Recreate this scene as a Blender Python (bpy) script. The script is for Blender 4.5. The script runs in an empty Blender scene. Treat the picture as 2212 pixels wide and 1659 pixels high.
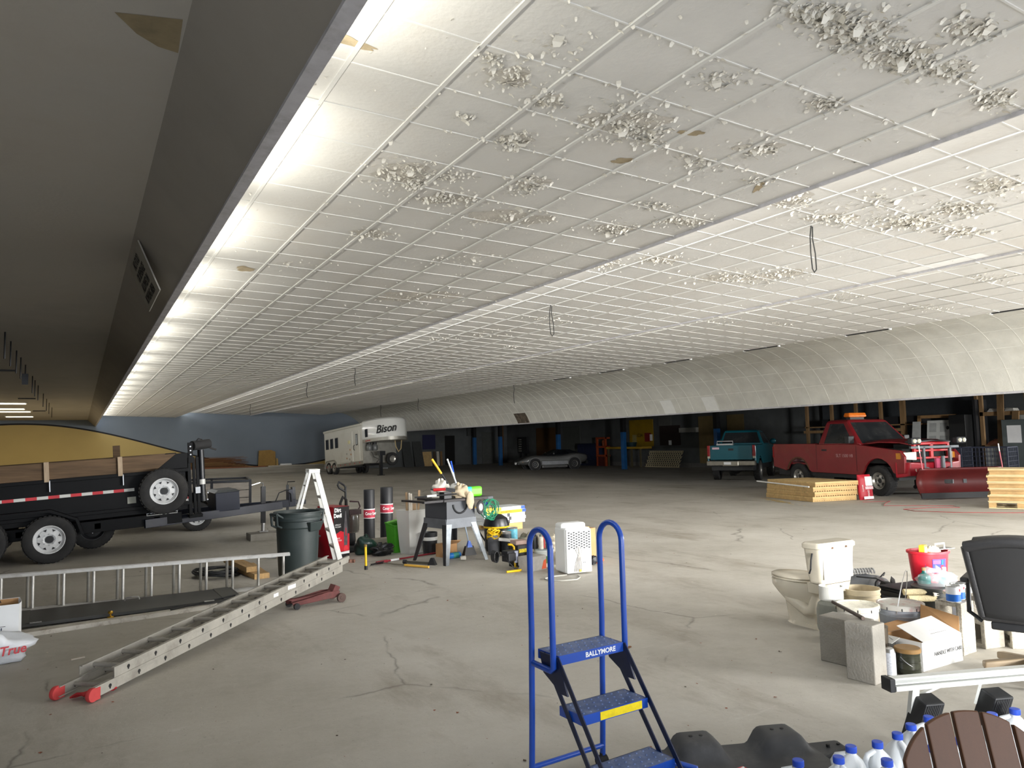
import bpy, bmesh, math, random
from mathutils import Vector, Matrix
R0 = random.Random(7)
PI = math.pi
sc = bpy.context.scene
COL = sc.collection
# ---------------------------------------------------------------- camera
cam_d = bpy.data.cameras.new('camera'); cam_d.sensor_width = 36.0; cam_d.lens = 36.0*1596/2212
cam_d.clip_start = 0.05; cam_d.clip_end = 300
cam = bpy.data.objects.new('camera', cam_d); COL.objects.link(cam)
cam.matrix_world = Matrix(((0.863668, -0.018592, -0.503718, 0), (-0.503493, -0.079243, -0.860358, 0), (-0.02392, 0.996682, -0.077801, 1.75), (0, 0, 0, 1)))
sc.camera = cam
# ---------------------------------------------------------------- light and exposure
sc.view_settings.view_transform = 'Standard'; sc.view_settings.look = 'None'
sc.view_settings.gamma = 1.0; sc.view_settings.use_curve_mapping = False
sc.view_settings.exposure = 1.65
W = bpy.data.worlds.new('world'); sc.world = W; W.use_nodes = True
W.node_tree.nodes['Background'].inputs[0].default_value = (0.80, 0.88, 1.0, 1); W.node_tree.nodes['Background'].inputs[1].default_value = 1.0
def area(name, loc, target, sx, sy, power, col=(1, 1, 1), spread=PI):
    d = bpy.data.lights.new(name, 'AREA'); d.shape = 'RECTANGLE'; d.size = sx; d.size_y = sy; d.energy = power; d.color = col; d.spread = spread
    o = bpy.data.objects.new(name, d); COL.objects.link(o); o.location = loc
    o.rotation_euler = (Vector(target)-Vector(loc)).to_track_quat('-Z', 'Y').to_euler()
    return o
# daylight through the shop-front openings in the front wall (behind and to the right of the camera), then two added fill lamps
area('daylight_wide', (14.2, -2.35, 1.9), (8.5, 14, -3.2), 10.5, 2.6, 400, (1.0, 0.985, 0.95), PI*.46)
area('daylight_middle', (1.6, -11.5, 1.7), (18, 17, 1.8), 4.0, 2.2, 230, (1.0, 0.985, 0.95), PI*.26)
area('fill_left', (-2.2, -2.35, 1.6), (-2.0, 10, 1.5), 2.2, 2.4, 20, (0.95, 0.97, 1.0))  # added weak front fill from the left
area('fill_side', (30.5, 3.2, 1.9), (15, 14.0, 0.4), 5.0, 2.4, 420, (1.0, 0.99, 0.96))  # added fill lamp, brightens the pickup fronts and the floor near them
# fluorescent battens hidden above the cove lips
ya = 2.2
while ya < 53.5:
    area('cove_batten', (1.02, ya+0.9, 3.66), (1.75, ya+0.9, 4.03), 1.75, 0.05, 5, (1.0, 0.97, 0.86))
    ya += 2.45
yb = 0.4
while yb < 53:
    area('cove_batten', (5.78, yb+1.1, 4.13), (6.35, yb+1.1, 4.21), 2.1, 0.04, 5, (1.0, 0.98, 0.92))
    yb += 2.45
yb = 6
while yb < 53:
    area('cove_batten', (10.75, yb+1.1, 4.195), (11.4, yb+1.1, 4.235), 2.0, 0.03, 7, (1.0, 0.97, 0.88))
    yb += 3.0
# ---------------------------------------------------------------- helpers
def mat(name, rgb, rough=0.6, metal=0.0, var=0.12, scale=6.0, bump=0.0, bscale=None, dirt=None, damt=0.35, dscale=2.0, alpha=None, trans=0.0, emit=None, estr=0.0, spec=0.5, coat=0.0, stretch=None):
    """procedural surface: base colour with noise variation, optional dirt patches and bump"""
    m = bpy.data.materials.new(name); m.use_nodes = True
    nt = m.node_tree; N = nt.nodes; L = nt.links; b = N['Principled BSDF']
    tc = N.new('ShaderNodeTexCoord'); mp = N.new('ShaderNodeMapping'); L.new(tc.outputs['Object'], mp.inputs[0])
    if stretch: mp.inputs['Scale'].default_value = stretch
    no = N.new('ShaderNodeTexNoise'); no.inputs['Scale'].default_value = scale; no.inputs['Detail'].default_value = 6; no.inputs['Roughness'].default_value = 0.62
    L.new(mp.outputs[0], no.inputs['Vector'])
    cr = N.new('ShaderNodeValToRGB'); cr.color_ramp.elements[0].position = 0.32; cr.color_ramp.elements[1].position = 0.68
    lo = [max(0, c*(1-var)) for c in rgb]; hi = [min(1, c*(1+var)) for c in rgb]
    cr.color_ramp.elements[0].color = (*lo, 1); cr.color_ramp.elements[1].color = (*hi, 1)
    L.new(no.outputs['Fac'], cr.inputs[0]); out = cr.outputs[0]
    if dirt:
        n2 = N.new('ShaderNodeTexNoise'); n2.inputs['Scale'].default_value = dscale; n2.inputs['Detail'].default_value = 8; n2.inputs['Roughness'].default_value = 0.7
        L.new(mp.outputs[0], n2.inputs['Vector'])
        r2 = N.new('ShaderNodeValToRGB'); r2.color_ramp.elements[0].position = 0.5; r2.color_ramp.elements[1].position = 0.72
        r2.color_ramp.elements[0].color = (0, 0, 0, 1); r2.color_ramp.elements[1].color = (damt, damt, damt, 1)
        L.new(n2.outputs['Fac'], r2.inputs[0])
        mx = N.new('ShaderNodeMix'); mx.data_type = 'RGBA'; L.new(r2.outputs[0], mx.inputs[0]); L.new(out, mx.inputs[6]); mx.inputs[7].default_value = (*dirt, 1)
        out = mx.outputs[2]
    L.new(out, b.inputs['Base Color'])
    b.inputs['Roughness'].default_value = rough; b.inputs['Metallic'].default_value = metal
    b.inputs['Specular IOR Level'].default_value = spec; b.inputs['Coat Weight'].default_value = coat
    if trans: b.inputs['Transmission Weight'].default_value = trans
    if alpha is not None: b.inputs['Alpha'].default_value = alpha
    if emit: b.inputs['Emission Color'].default_value = (*emit, 1); b.inputs['Emission Strength'].default_value = estr
    if bump:
        n3 = N.new('ShaderNodeTexNoise'); n3.inputs['Scale'].default_value = bscale or scale*5; n3.inputs['Detail'].default_value = 5
        L.new(mp.outputs[0], n3.inputs['Vector'])
        bp = N.new('ShaderNodeBump'); bp.inputs['Strength'].default_value = bump; bp.inputs['Distance'].default_value = 0.02
        L.new(n3.outputs['Fac'], bp.inputs['Height']); L.new(bp.outputs[0], b.inputs['Normal'])
    return m
MC = {}
def M_(key, *a, **k):
    if key not in MC: MC[key] = mat(key, *a, **k)
    return MC[key]
def children(o): return [c for c in bpy.data.objects if c.parent == o]
def frame_from(d, up=(0, 0, 1)):
    d = Vector(d).normalized(); u = Vector(up)
    if abs(d.dot(u)) > 0.98: u = Vector((1, 0, 0))
    x = u.cross(d).normalized(); y = d.cross(x).normalized()
    return x, y, d
class MB:
    """collects shapes; build() links them as ONE mesh object"""
    def __init__(s): s.bm = bmesh.new(); s.mi = 0; s.X = None
    def m(s, i): s.mi = i; return s
    def _v(s, p):
        p = Vector(p)
        return s.bm.verts.new(s.X @ p if s.X is not None else p)
    def _f(s, vs):
        try: f = s.bm.faces.new(vs); f.material_index = s.mi; return f
        except ValueError: return None
    def hexa(s, p):  # 8 points: bottom 4 ccw, top 4 ccw
        v = [s._v(q) for q in p]
        for f in ((3, 2, 1, 0), (4, 5, 6, 7), (0, 1, 5, 4), (1, 2, 6, 5), (2, 3, 7, 6), (3, 0, 4, 7)): s._f([v[i] for i in f])
        return s
    def box(s, x0, x1, y0, y1, z0, z1, tx=0.0, ty=0.0):
        """tx, ty: how far the top is drawn in on each side"""
        return s.hexa([(x0, y0, z0), (x1, y0, z0), (x1, y1, z0), (x0, y1, z0), (x0+tx, y0+ty, z1), (x1-tx, y0+ty, z1), (x1-tx, y1-ty, z1), (x0+tx, y1-ty, z1)])
    def bar(s, a, b, w, h, up=(0, 0, 1)):
        """rectangular bar from a to b, w across, h along up"""
        a = Vector(a); b = Vector(b); x, y, d = frame_from(b-a, up)
        q = [(-w/2, -h/2), (w/2, -h/2), (w/2, h/2), (-w/2, h/2)]
        return s.hexa([a+x*i+y*j for i, j in q]+[b+x*i+y*j for i, j in q])
    def ring(s, c, x, y, r, n, r2=None):
        r2 = r if r2 is None else r2
        return [s._v(Vector(c)+Vector(x)*math.cos(2*PI*i/n)*r+Vector(y)*math.sin(2*PI*i/n)*r2) for i in range(n)]
    def skin(s, rings, cap=True, close=True):
        for a, b in zip(rings, rings[1:]):
            n = len(a)
            for i in range(n if close else n-1): s._f([a[i], a[(i+1) % n], b[(i+1) % n], b[i]])
        if cap:
            if len(rings[0]) > 2: s._f(list(reversed(rings[0]))); s._f(rings[-1])
        return s
    def loft(s, rings, cap=True, close=True): return s.skin([[s._v(p) for p in r] for r in rings], cap, close)
    def cyl(s, a, b, r, r2=None, n=16, cap=True):
        a = Vector(a); b = Vector(b); x, y, d = frame_from(b-a)
        return s.skin([s.ring(a, x, y, r, n), s.ring(b, x, y, r if r2 is None else r2, n)], cap)
    def tube(s, pts, r, n=8, closed=False, cap=True):
        P = [Vector(p) for p in pts]; rs = []; x = None
        k = len(P)
        for i, p in enumerate(P):
            if closed: d = P[(i+1) % k]-P[i-1]
            else: d = P[min(i+1, k-1)]-P[max(i-1, 0)]
            if d.length < 1e-9: d = Vector((0, 0, 1))
            d.normalize()
            if x is None: x, y, _ = frame_from(d)
            else:
                x = (x-d*x.dot(d))
                if x.length < 1e-6: x, y, _ = frame_from(d)
                x.normalize(); y = d.cross(x)
            rr = r[i] if isinstance(r, (list, tuple)) else r
            rs.append(s.ring(p, x, y, rr, n))
        if closed: rs.append(rs[0]); cap = False
        return s.skin(rs, cap)
    def lathe(s, prof, c=(0, 0, 0), n=24, axis=(0, 0, 1), cap=True, sx=1.0, sy=1.0):
        """prof: (radius, height along axis)"""
        c = Vector(c); x, y, d = frame_from(axis, (0, 1, 0) if abs(axis[2]) > .9 else (0, 0, 1))
        rs = [s.ring(c+d*h, x, y, max(r, 1e-4)*sx, n, max(r, 1e-4)*sy) for r, h in prof]
        return s.skin(rs, cap)
    def prism(s, poly, a, b, axis='y'):
        """2-D outline extruded from a to b along an axis (outline in the two other axes)"""
        def p3(u, v, t): return {'x': (t, u, v), 'y': (u, t, v), 'z': (u, v, t)}[axis]
        A = [s._v(p3(u, v, a)) for u, v in poly]; B = [s._v(p3(u, v, b)) for u, v in poly]; n = len(A)
        s._f(A); s._f(list(reversed(B)))
        for i in range(n): s._f([A[i], B[i], B[(i+1) % n], A[(i+1) % n]])
        return s
    def quad(s, *p): s._f([s._v(q) for q in p]); return s
    def grid(s, fn, nu, nv, closed_u=False):
        V = [[s._v(fn(i/nu, j/nv)) for j in range(nv+1)] for i in range(nu if closed_u else nu+1)]
        k = len(V)
        for i in range(nu):
            for j in range(nv): s._f([V[i % k][j], V[(i+1) % k][j], V[(i+1) % k][j+1], V[i % k][j+1]])
        return s
    def blob(s, c, rx, ry, rz, n=16, k=10, rnd=None, amp=0.0, zmin=None):
        c = Vector(c)
        ph = [(R0.uniform(1, 4), R0.uniform(0, 6), R0.uniform(1, 4), R0.uniform(0, 6)) for _ in range(5)]
        def f(u, v):
            a = 2*PI*u; t = PI*(0.02+0.96*v)
            w = 1+amp*sum(math.sin(q[0]*2*a//1*0+round(q[0])*a+q[1])*math.sin(round(q[2])*2*t+q[3]) for q in ph)/2
            p = Vector((rx*w*math.sin(t)*math.cos(a), ry*w*math.sin(t)*math.sin(a), rz*w*math.cos(t)))+c
            if zmin is not None and p.z < zmin: p.z = zmin
            return p
        return s.grid(f, n, k, True)
    def build(s, name, mats, parent=None, bevel=0.0, smooth=None, seg=2, solid=None, sub=0):
        me = bpy.data.meshes.new(name)
        bmesh.ops.remove_doubles(s.bm, verts=s.bm.verts, dist=1e-6)
        bmesh.ops.recalc_face_normals(s.bm, faces=s.bm.faces)
        s.bm.to_mesh(me); s.bm.free()
        for m in (mats if isinstance(mats, (list, tuple)) else [mats]): me.materials.append(m)
        o = bpy.data.objects.new(name, me); COL.objects.link(o)
        if parent: o.parent = parent
        if solid: k = o.modifiers.new('solid', 'SOLIDIFY'); k.thickness = solid; k.offset = 0
        if bevel: k = o.modifiers.new('bevel', 'BEVEL'); k.width = bevel; k.segments = seg; k.limit_method = 'ANGLE'; k.angle_limit = 0.6; k.harden_normals = False
        if sub: k = o.modifiers.new('sub', 'SUBSURF'); k.levels = sub; k.render_levels = sub
        if smooth is not None:
            for p in me.polygons: p.use_smooth = True
            try: me.set_sharp_from_angle(angle=smooth)
            except Exception: pass
        return o
def tag(o, label=None, cat=None, group=None, kind=None):
    if label: o['label'] = label
    if cat: o['category'] = cat
    if group: o['group'] = group
    if kind: o['kind'] = kind
    return o
def thing(name, label, cat, loc=(0, 0, 0), rz=0.0, group=None, rot=None):
    o = bpy.data.objects.new(name, None); COL.objects.link(o); o.empty_display_size = 0.1
    o.location = loc; o.rotation_euler = rot if rot else (0, 0, rz)
    return tag(o, label, cat, group)
def dup(root, loc, rz=None, label=None, group=None, rot=None):
    def cp(o, par):
        c = o.copy(); COL.objects.link(c)
        if par is not None: c.parent = par
        for ch in children(o): cp(ch, c)
        return c
    r = cp(root, None); r.location = loc
    if rz is not None: r.rotation_euler = (0, 0, rz)
    if rot: r.rotation_euler = rot
    if label: r['label'] = label
    if group: r['group'] = group
    return r
def text(name, body, size, M, m, parent=None, ext=0.0008, align='CENTER', shear=0.0, sx=1.0, bold=0.0):
    """lettering as a mesh; M places the text plane (x right, y up, z out)"""
    c = bpy.data.curves.new('t', 'FONT'); c.body = body; c.size = size; c.extrude = ext; c.align_x = align; c.align_y = 'CENTER'; c.shear = shear; c.offset = bold; c.resolution_u = 3
    t = bpy.data.objects.new('t', c); COL.objects.link(t)
    dg = bpy.context.evaluated_depsgraph_get(); me = bpy.data.meshes.new_from_object(t.evaluated_get(dg))
    bpy.data.objects.remove(t); bpy.data.curves.remove(c)
    me.transform(M @ Matrix.Diagonal((sx, 1, 1, 1))); me.name = name
    me.materials.clear(); me.materials.append(m)
    o = bpy.data.objects.new(name, me); COL.objects.link(o)
    if parent: o.parent = parent
    return o
def plane_m(o, xdir, ydir):
    x = Vector(xdir).normalized(); y = Vector(ydir); y = (y-x*y.dot(x)).normalized(); z = x.cross(y)
    return Matrix(((x.x, y.x, z.x, o[0]), (x.y, y.y, z.y, o[1]), (x.z, y.z, z.z, o[2]), (0, 0, 0, 1)))
def arc(c, r, a0, a1, n): return [(c[0]+r*math.cos(a0+(a1-a0)*i/n), c[1]+r*math.sin(a0+(a1-a0)*i/n)) for i in range(n+1)]
# ================================================================ room
def struct(o): return tag(o, kind='structure')
YB = 54.0; YF = -2.6; XL = -16.0; XR = 31.0
# concrete floor
def floor_mat():
    m = bpy.data.materials.new('worn_concrete'); m.use_nodes = True
    nt = m.node_tree; N = nt.nodes; L = nt.links; b = N['Principled BSDF']
    tc = N.new('ShaderNodeTexCoord')
    def noise(s, d=6, r=.6, sc_=None):
        n = N.new('ShaderNodeTexNoise'); n.inputs['Scale'].default_value = s; n.inputs['Detail'].default_value = d; n.inputs['Roughness'].default_value = r
        if sc_:
            mp = N.new('ShaderNodeMapping'); mp.inputs['Scale'].default_value = sc_; L.new(tc.outputs['Object'], mp.inputs[0]); L.new(mp.outputs[0], n.inputs['Vector'])
        else: L.new(tc.outputs['Object'], n.inputs['Vector'])
        return n
    def ramp(i, p0, p1, c0, c1):
        r = N.new('ShaderNodeValToRGB'); r.color_ramp.elements[0].position = p0; r.color_ramp.elements[1].position = p1
        r.color_ramp.elements[0].color = (*c0, 1); r.color_ramp.elements[1].color = (*c1, 1); L.new(i, r.inputs[0]); return r.outputs[0]
    def mix(f, a, c):
        x = N.new('ShaderNodeMix'); x.data_type = 'RGBA'; L.new(f, x.inputs[0]); L.new(a, x.inputs[6])
        if isinstance(c, tuple): x.inputs[7].default_value = (*c, 1)
        else: L.new(c, x.inputs[7])
        return x.outputs[2]
    base = ramp(noise(0.55, 8, .65).outputs['Fac'], .3, .7, (.37, .345, .295), (.54, .515, .465))
    fine = ramp(noise(9, 8, .75).outputs['Fac'], .38, .66, (0, 0, 0), (.32, .32, .32))
    c = mix(fine, base, (.56, .54, .49))
    st = ramp(noise(0.9, 9, .72, (1, .35, 1)).outputs['Fac'], .53, .70, (0, 0, 0), (.75, .75, .75))
    c = mix(st, c, (.27, .235, .185))
    sp = ramp(noise(38, 3, .6).outputs['Fac'], .66, .72, (0, 0, 0), (.55, .55, .55))
    c = mix(sp, c, (.22, .19, .16))
    # warped crack lines
    w = noise(1.3, 4, .6); wm = N.new('ShaderNodeMix'); wm.data_type = 'RGBA'; wm.inputs[0].default_value = .22; L.new(tc.outputs['Object'], wm.inputs[6]); L.new(w.outputs['Color'], wm.inputs[7])
    vo = N.new('ShaderNodeTexVoronoi'); vo.feature = 'DISTANCE_TO_EDGE'; vo.inputs['Scale'].default_value = 0.42; L.new(wm.outputs[2], vo.inputs['Vector'])
    msk = ramp(noise(.7, 3).outputs['Fac'], .48, .56, (0, 0, 0), (1, 1, 1))
    cr = ramp(vo.outputs['Distance'], .0015, .005, (.65, .65, .65), (0, 0, 0))
    mm = N.new('ShaderNodeMath'); mm.operation = 'MULTIPLY'; L.new(cr, mm.inputs[0]); L.new(msk, mm.inputs[1])
    c = mix(mm.outputs[0], c, (.16, .14, .12))
    # pale trowel scuffs
    sf = ramp(noise(2.6, 9, .8, (.25, 1.6, 1)).outputs['Fac'], .60, .70, (0, 0, 0), (.5, .5, .5))
    c = mix(sf, c, (.66, .64, .60))
    L.new(c, b.inputs['Base Color'])
    rr = ramp(noise(1.4, 6).outputs['Fac'], .3, .7, (.62, .62, .62), (.9, .9, .9)); L.new(rr, b.inputs['Roughness'])
    b.inputs['Specular IOR Level'].default_value = .35
    bp = N.new('ShaderNodeBump'); bp.inputs['Strength'].default_value = .25; bp.inputs['Distance'].default_value = .01
    L.new(noise(22, 8, .7).outputs['Fac'], bp.inputs['Height']); L.new(bp.outputs[0], b.inputs['Normal'])
    return m
struct(MB().box(XL, XR, YF-1.5, YB+.2, -.15, 0).build('floor', floor_mat()))
# ceilings -------------------------------------------------------
white = mat('aged_white_ceiling_paint', (.69, .675, .645), .85, var=.07, scale=1.1, bump=.18, bscale=26, dirt=(.50, .455, .40), damt=.5, dscale=.55)
barw = mat('white_tee_bar', (.715, .705, .675), .6, var=.04, scale=3)
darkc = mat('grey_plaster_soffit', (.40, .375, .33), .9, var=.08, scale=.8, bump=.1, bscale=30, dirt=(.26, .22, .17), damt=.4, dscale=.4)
lip = mat('soffit_edge_and_step_shadow', (.50, .49, .51), .7, var=.1, scale=9, dirt=(.2, .19, .17), damt=.5, dscale=5)
TX = .605; TY = .567
def panel(x0, z0, x1, z1, name, xo):
    """one sloping run of lay-in tiles with its tee bars"""
    b = MB(); f = lambda x: z0+(z1-z0)*(x-x0)/(x1-x0)
    b.hexa([(x0, YF, z0), (x1, YF, z1), (x1, YB, z1), (x0, YB, z0), (x0, YF, z0+.05), (x1, YF, z1+.05), (x1, YB, z1+.05), (x0, YB, z0+.05)])
    b.m(1); k = math.ceil((x0-xo)/TX)
    while xo+k*TX < x1-.05:
        x = xo+k*TX; z = f(x); b.box(x-.014, x+.014, YF, YB, z-.012, z); k += 1
    y = 3.53-9*TY
    while y < YB-.1:
        if y > YF+.05:
            b.hexa([(x0, y-.006, z0-.006), (x1, y-.006, z1-.006), (x1, y+.006, z1-.006), (x0, y+.006, z0-.006), (x0, y-.006, z0), (x1, y-.006, z1), (x1, y+.006, z1), (x0, y+.006, z0)])
        y += TY
    return struct(b.build(name, [white, barw]))
P1 = (0.86, 4.03, 5.45, 3.90); P2 = (5.5, 4.26, 10.3, 4.03); P3 = (10.35, 4.28, 15.45, 4.05)
panel(*P1, 'ceiling', .72); panel(*P2, 'ceiling', 5.46); panel(*P3, 'ceiling', 10.9)
# risers behind each step: tube troughs
b = MB()
for (x0, z0, x1, z1) in ((5.45, 3.90, 5.86, 4.08), (10.3, 4.03, 10.95, 4.185)):
    b.m(1).box(x0-.008, x0+.008, YF, YB, z0-.03, z0+.06); b.m(0)  # grey strip painted in as the thin shadow line along the step
    b.hexa([(x0, YF, z0), (x1, YF, z1), (x1, YB, z1), (x0, YB, z0), (x0, YF, z0+.02), (x1, YF, z1+.02), (x1, YB, z1+.02), (x0, YB, z0+.02)])
struct(b.build('ceiling', [barw, lip]))
# curved drop over the pin decks: five tile bands, then the fascia edge
b = MB(); cx, cz, cr_ = 16.3, 1.62, 2.6; NB = 5; a1 = math.asin(2.4/2.6)
b.hexa([(15.45, YF, 4.05), (16.3, YF, 4.22), (16.3, YB, 4.22), (15.45, YB, 4.05), (15.45, YF, 4.10), (16.3, YF, 4.27), (16.3, YB, 4.27), (15.45, YB, 4.10)])
pr = []
for i in range(NB*4+1):
    a = a1*i/(NB*4); pr.append((cx+cr_*math.sin(a), cz+cr_*math.cos(a)))
for (xa, za), (xb, zb) in zip(pr, pr[1:]):
    b.quad((xa, YF, za), (xb, YF, zb), (xb, YB, zb), (xa, YB, za))
b.m(1)
for i in range(1, NB):
    x, z = pr[i*4]; a = a1*i/NB; nx, nz = -math.sin(a), -math.cos(a)
    b.bar((x, YF, z), (x, YB, z), .010, .010)
y = 3.3-10*.6
while y < YB-.1:
    if y > YF+.1:
        for (xa, za), (xb, zb) in zip(pr, pr[1:]): b.bar((xa, y, za), (xb, y, zb), .008, .008)
    y += .61
b.m(2); xf, zf = pr[-1]
b.box(xf-.02, xf+.06, YF, YB, zf-.03, zf+.02)
struct(b.build('ceiling', [mat('cream_cove_tile', (.64, .63, .575), .85, var=.10, scale=1.6, bump=.25, bscale=34, dirt=(.53, .50, .43), damt=.5, dscale=.9), mat('cove_seam', (.66, .65, .60), .8), lip], smooth=.5))
# pale replaced tiles, and the torn-out tile, in the lowest band
def band_pt(t, y): a = a1*(NB-1+t)/NB; return (cx+(cr_-.012)*math.sin(a), y, cz+(cr_-.012)*math.cos(a))
b = MB()
for ya_, yb_ in ((20.15, 20.74), (18.05, 18.64), (7.65, 8.26)): b.grid(lambda u, v: band_pt(.06+.9*u, ya_+(yb_-ya_)*v), 4, 1)
struct(b.build('ceiling', mat('new_white_tile', (.80, .80, .77), .8, var=.03), smooth=.5))
b = MB(); b.grid(lambda u, v: band_pt(.06+.9*u, 30.3+1.1*v), 6, 4)
struct(b.build('ceiling', mat('torn_foil_backing', (.16, .13, .10), .45, .3, var=.9, scale=5)))
# dark ceiling beyond, and the back of the fascia
struct(MB().box(xf+.02, XR, YF, YB, 3.6, 3.7).build('ceiling', mat('dark_deck_ceiling', (.06, .06, .06), .95)))
struct(MB().box(xf+.05, xf+.09, YF, YB, zf, 3.6).build('ceiling', mat('fascia_back', (.12, .115, .11), .95)))
# low plaster soffit on the left, its raking face and thin edge
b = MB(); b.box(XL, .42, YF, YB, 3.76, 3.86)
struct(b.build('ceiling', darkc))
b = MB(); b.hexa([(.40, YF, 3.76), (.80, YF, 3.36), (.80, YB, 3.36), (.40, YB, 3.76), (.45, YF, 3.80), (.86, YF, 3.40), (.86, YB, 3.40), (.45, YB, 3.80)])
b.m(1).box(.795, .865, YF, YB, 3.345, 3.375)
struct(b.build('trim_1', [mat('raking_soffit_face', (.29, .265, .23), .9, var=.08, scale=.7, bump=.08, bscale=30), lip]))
# walls ----------------------------------------------------------
def backwall_mat():
    """blue over ochre, divided by a dark wave line"""
    m = bpy.data.materials.new('two_tone_wave_wall'); m.use_nodes = True
    nt = m.node_tree; N = nt.nodes; L = nt.links; b = N['Principled BSDF']
    tc = N.new('ShaderNodeTexCoord'); sp = N.new('ShaderNodeSeparateXYZ'); L.new(tc.outputs['Object'], sp.inputs[0])
    def ma(op, a, c=None, d=None):
        n = N.new('ShaderNodeMath'); n.operation = op
        for i, q in enumerate((a, c, d)):
            if q is None: continue
            if isinstance(q, (int, float)): n.inputs[i].default_value = q
            else: L.new(q, n.inputs[i])
        return n.outputs[0]
    # wave height z(x) = 2.07 + 1.62*cos((x+3.2)*2*pi/31)
    ang = ma('MULTIPLY', ma('ADD', sp.outputs['X'], 3.2), 2*PI/31)
    zc = ma('ADD', ma('MULTIPLY', ma('COSINE', ang), 1.55), 1.98)
    dz = ma('SUBTRACT', sp.outputs['Z'], zc)
    up = ma('GREATER_THAN', dz, 0); ln = ma('LESS_THAN', ma('ABSOLUTE', dz), .05)
    no = N.new('ShaderNodeTexNoise'); no.inputs['Scale'].default_value = 1.2; L.new(tc.outputs['Object'], no.inputs['Vector'])
    def two(c0, c1):
        r = N.new('ShaderNodeValToRGB'); r.color_ramp.elements[0].color = (*c0, 1); r.color_ramp.elements[1].color = (*c1, 1); L.new(no.outputs['Fac'], r.inputs[0]); return r.outputs[0]
    def mix(f, a, c):
        x = N.new('ShaderNodeMix'); x.data_type = 'RGBA'; L.new(f, x.inputs[0]); L.new(a, x.inputs[6])
        if isinstance(c, tuple): x.inputs[7].default_value = (*c, 1)
        else: L.new(c, x.inputs[7])
        return x.outputs[2]
    c = mix(up, two((.50, .37, .14), (.56, .42, .16)), two((.17, .205, .25), (.20, .235, .28)))
    c = mix(ln, c, (.015, .015, .02))
    L.new(c, b.inputs['Base Color']); b.inputs['Roughness'].default_value = .85
    return m
struct(MB().box(XL, 18.8, YB, YB+.2, 0, 4.4).build('wall_back', backwall_mat()))
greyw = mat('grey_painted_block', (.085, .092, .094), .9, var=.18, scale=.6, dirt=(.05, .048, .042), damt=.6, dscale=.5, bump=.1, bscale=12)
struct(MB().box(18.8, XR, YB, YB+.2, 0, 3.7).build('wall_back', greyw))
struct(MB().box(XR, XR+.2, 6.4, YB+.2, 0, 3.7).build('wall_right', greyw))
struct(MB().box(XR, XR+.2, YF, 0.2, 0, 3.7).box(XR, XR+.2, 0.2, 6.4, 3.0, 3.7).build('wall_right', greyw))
lw = mat('pale_front_wall', (.62, .60, .55), .9, var=.06, scale=.8)
struct(MB().box(XL-.2, XL, YF, YB, 0, 3.8).build('wall_left', mat('ochre_side_wall', (.42, .33, .15), .9, var=.06, scale=.8)))
b = MB()
for x0, x1, z0, z1 in ((XL, -3.5, 0, 4.4), (-3.5, -1, 3.0, 4.4), (-1, -.4, 0, 4.4), (-.4, 5.7, 2.9, 4.4), (5.7, 8.2, 0, 4.4), (8.2, 20, 3.3, 4.4), (20, XR, 0, 4.4)): b.box(x0, x1, YF-.2, YF, z0, z1)
struct(b.build('wall_front', lw))
# gutter kerb along the back wall and pin-side wall base
struct(MB().box(XL, 17.6, 52.9, 54.0, 0, .42).build('trim_2', mat('grey_timber_kerb', (.30, .28, .24), .85, var=.25, scale=2, stretch=(.2, 3, 3))))
struct(MB().box(XR-.05, XR, 6.4, YB, 0, .25).build('baseboard_right', mat('dark_base', (.13, .125, .12), .9)))
# ================================================================ common surfaces
def S(r, g, b): return tuple(((c/255)/12.92 if c/255 <= .04045 else ((c/255+.055)/1.055)**2.4) for c in (r, g, b))
alu = mat('worn_aluminium', S(205, 203, 198), .42, .55, var=.1, scale=7, dirt=S(120, 112, 100), damt=.45, dscale=5, bump=.05)
alud = mat('dull_aluminium', S(176, 172, 163), .55, .35, var=.12, scale=6, dirt=S(110, 102, 90), damt=.5, dscale=4)
rubber = mat('black_rubber', S(34, 34, 35), .8, var=.25, scale=8, dirt=S(80, 76, 70), damt=.3, dscale=3)
blackp = mat('black_plastic', S(32, 33, 36), .5, var=.15, scale=5)
steel = mat('bright_steel', S(190, 190, 190), .3, .9, var=.08, scale=9)
darkmetal = mat('black_painted_steel', S(18, 20, 25), .35, .1, var=.25, scale=4, dirt=S(60, 58, 55), damt=.2, dscale=3)
whitep = mat('white_plastic', S(232, 233, 232), .45, var=.03, scale=4)
card = mat('corrugated_cardboard', S(176, 135, 92), .85, var=.1, scale=3, dirt=S(130, 95, 60), damt=.3)
wood = mat('bare_pine', S(206, 170, 112), .75, var=.2, scale=2.2, stretch=(1, 9, 9), bump=.08, bscale=14)
woody = mat('bare_pine_long', S(206, 170, 112), .75, var=.2, scale=2.2, stretch=(9, 1, 9), bump=.08, bscale=14)
conc = mat('cast_concrete', S(150, 146, 138), .92, var=.1, scale=5, bump=.3, bscale=60, dirt=S(112, 98, 82), damt=.5, dscale=3)
red = mat('red_paint', S(190, 30, 38), .4, var=.1, scale=3)
yellow = mat('yellow_paint', S(240, 196, 20), .45, var=.08, scale=4)
ink = mat('black_ink', S(20, 20, 22), .6, var=.1)
whink = mat('white_ink', S(240, 240, 240), .55, var=.03)
redink = mat('red_ink', S(190, 25, 45), .5, var=.05)
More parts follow.
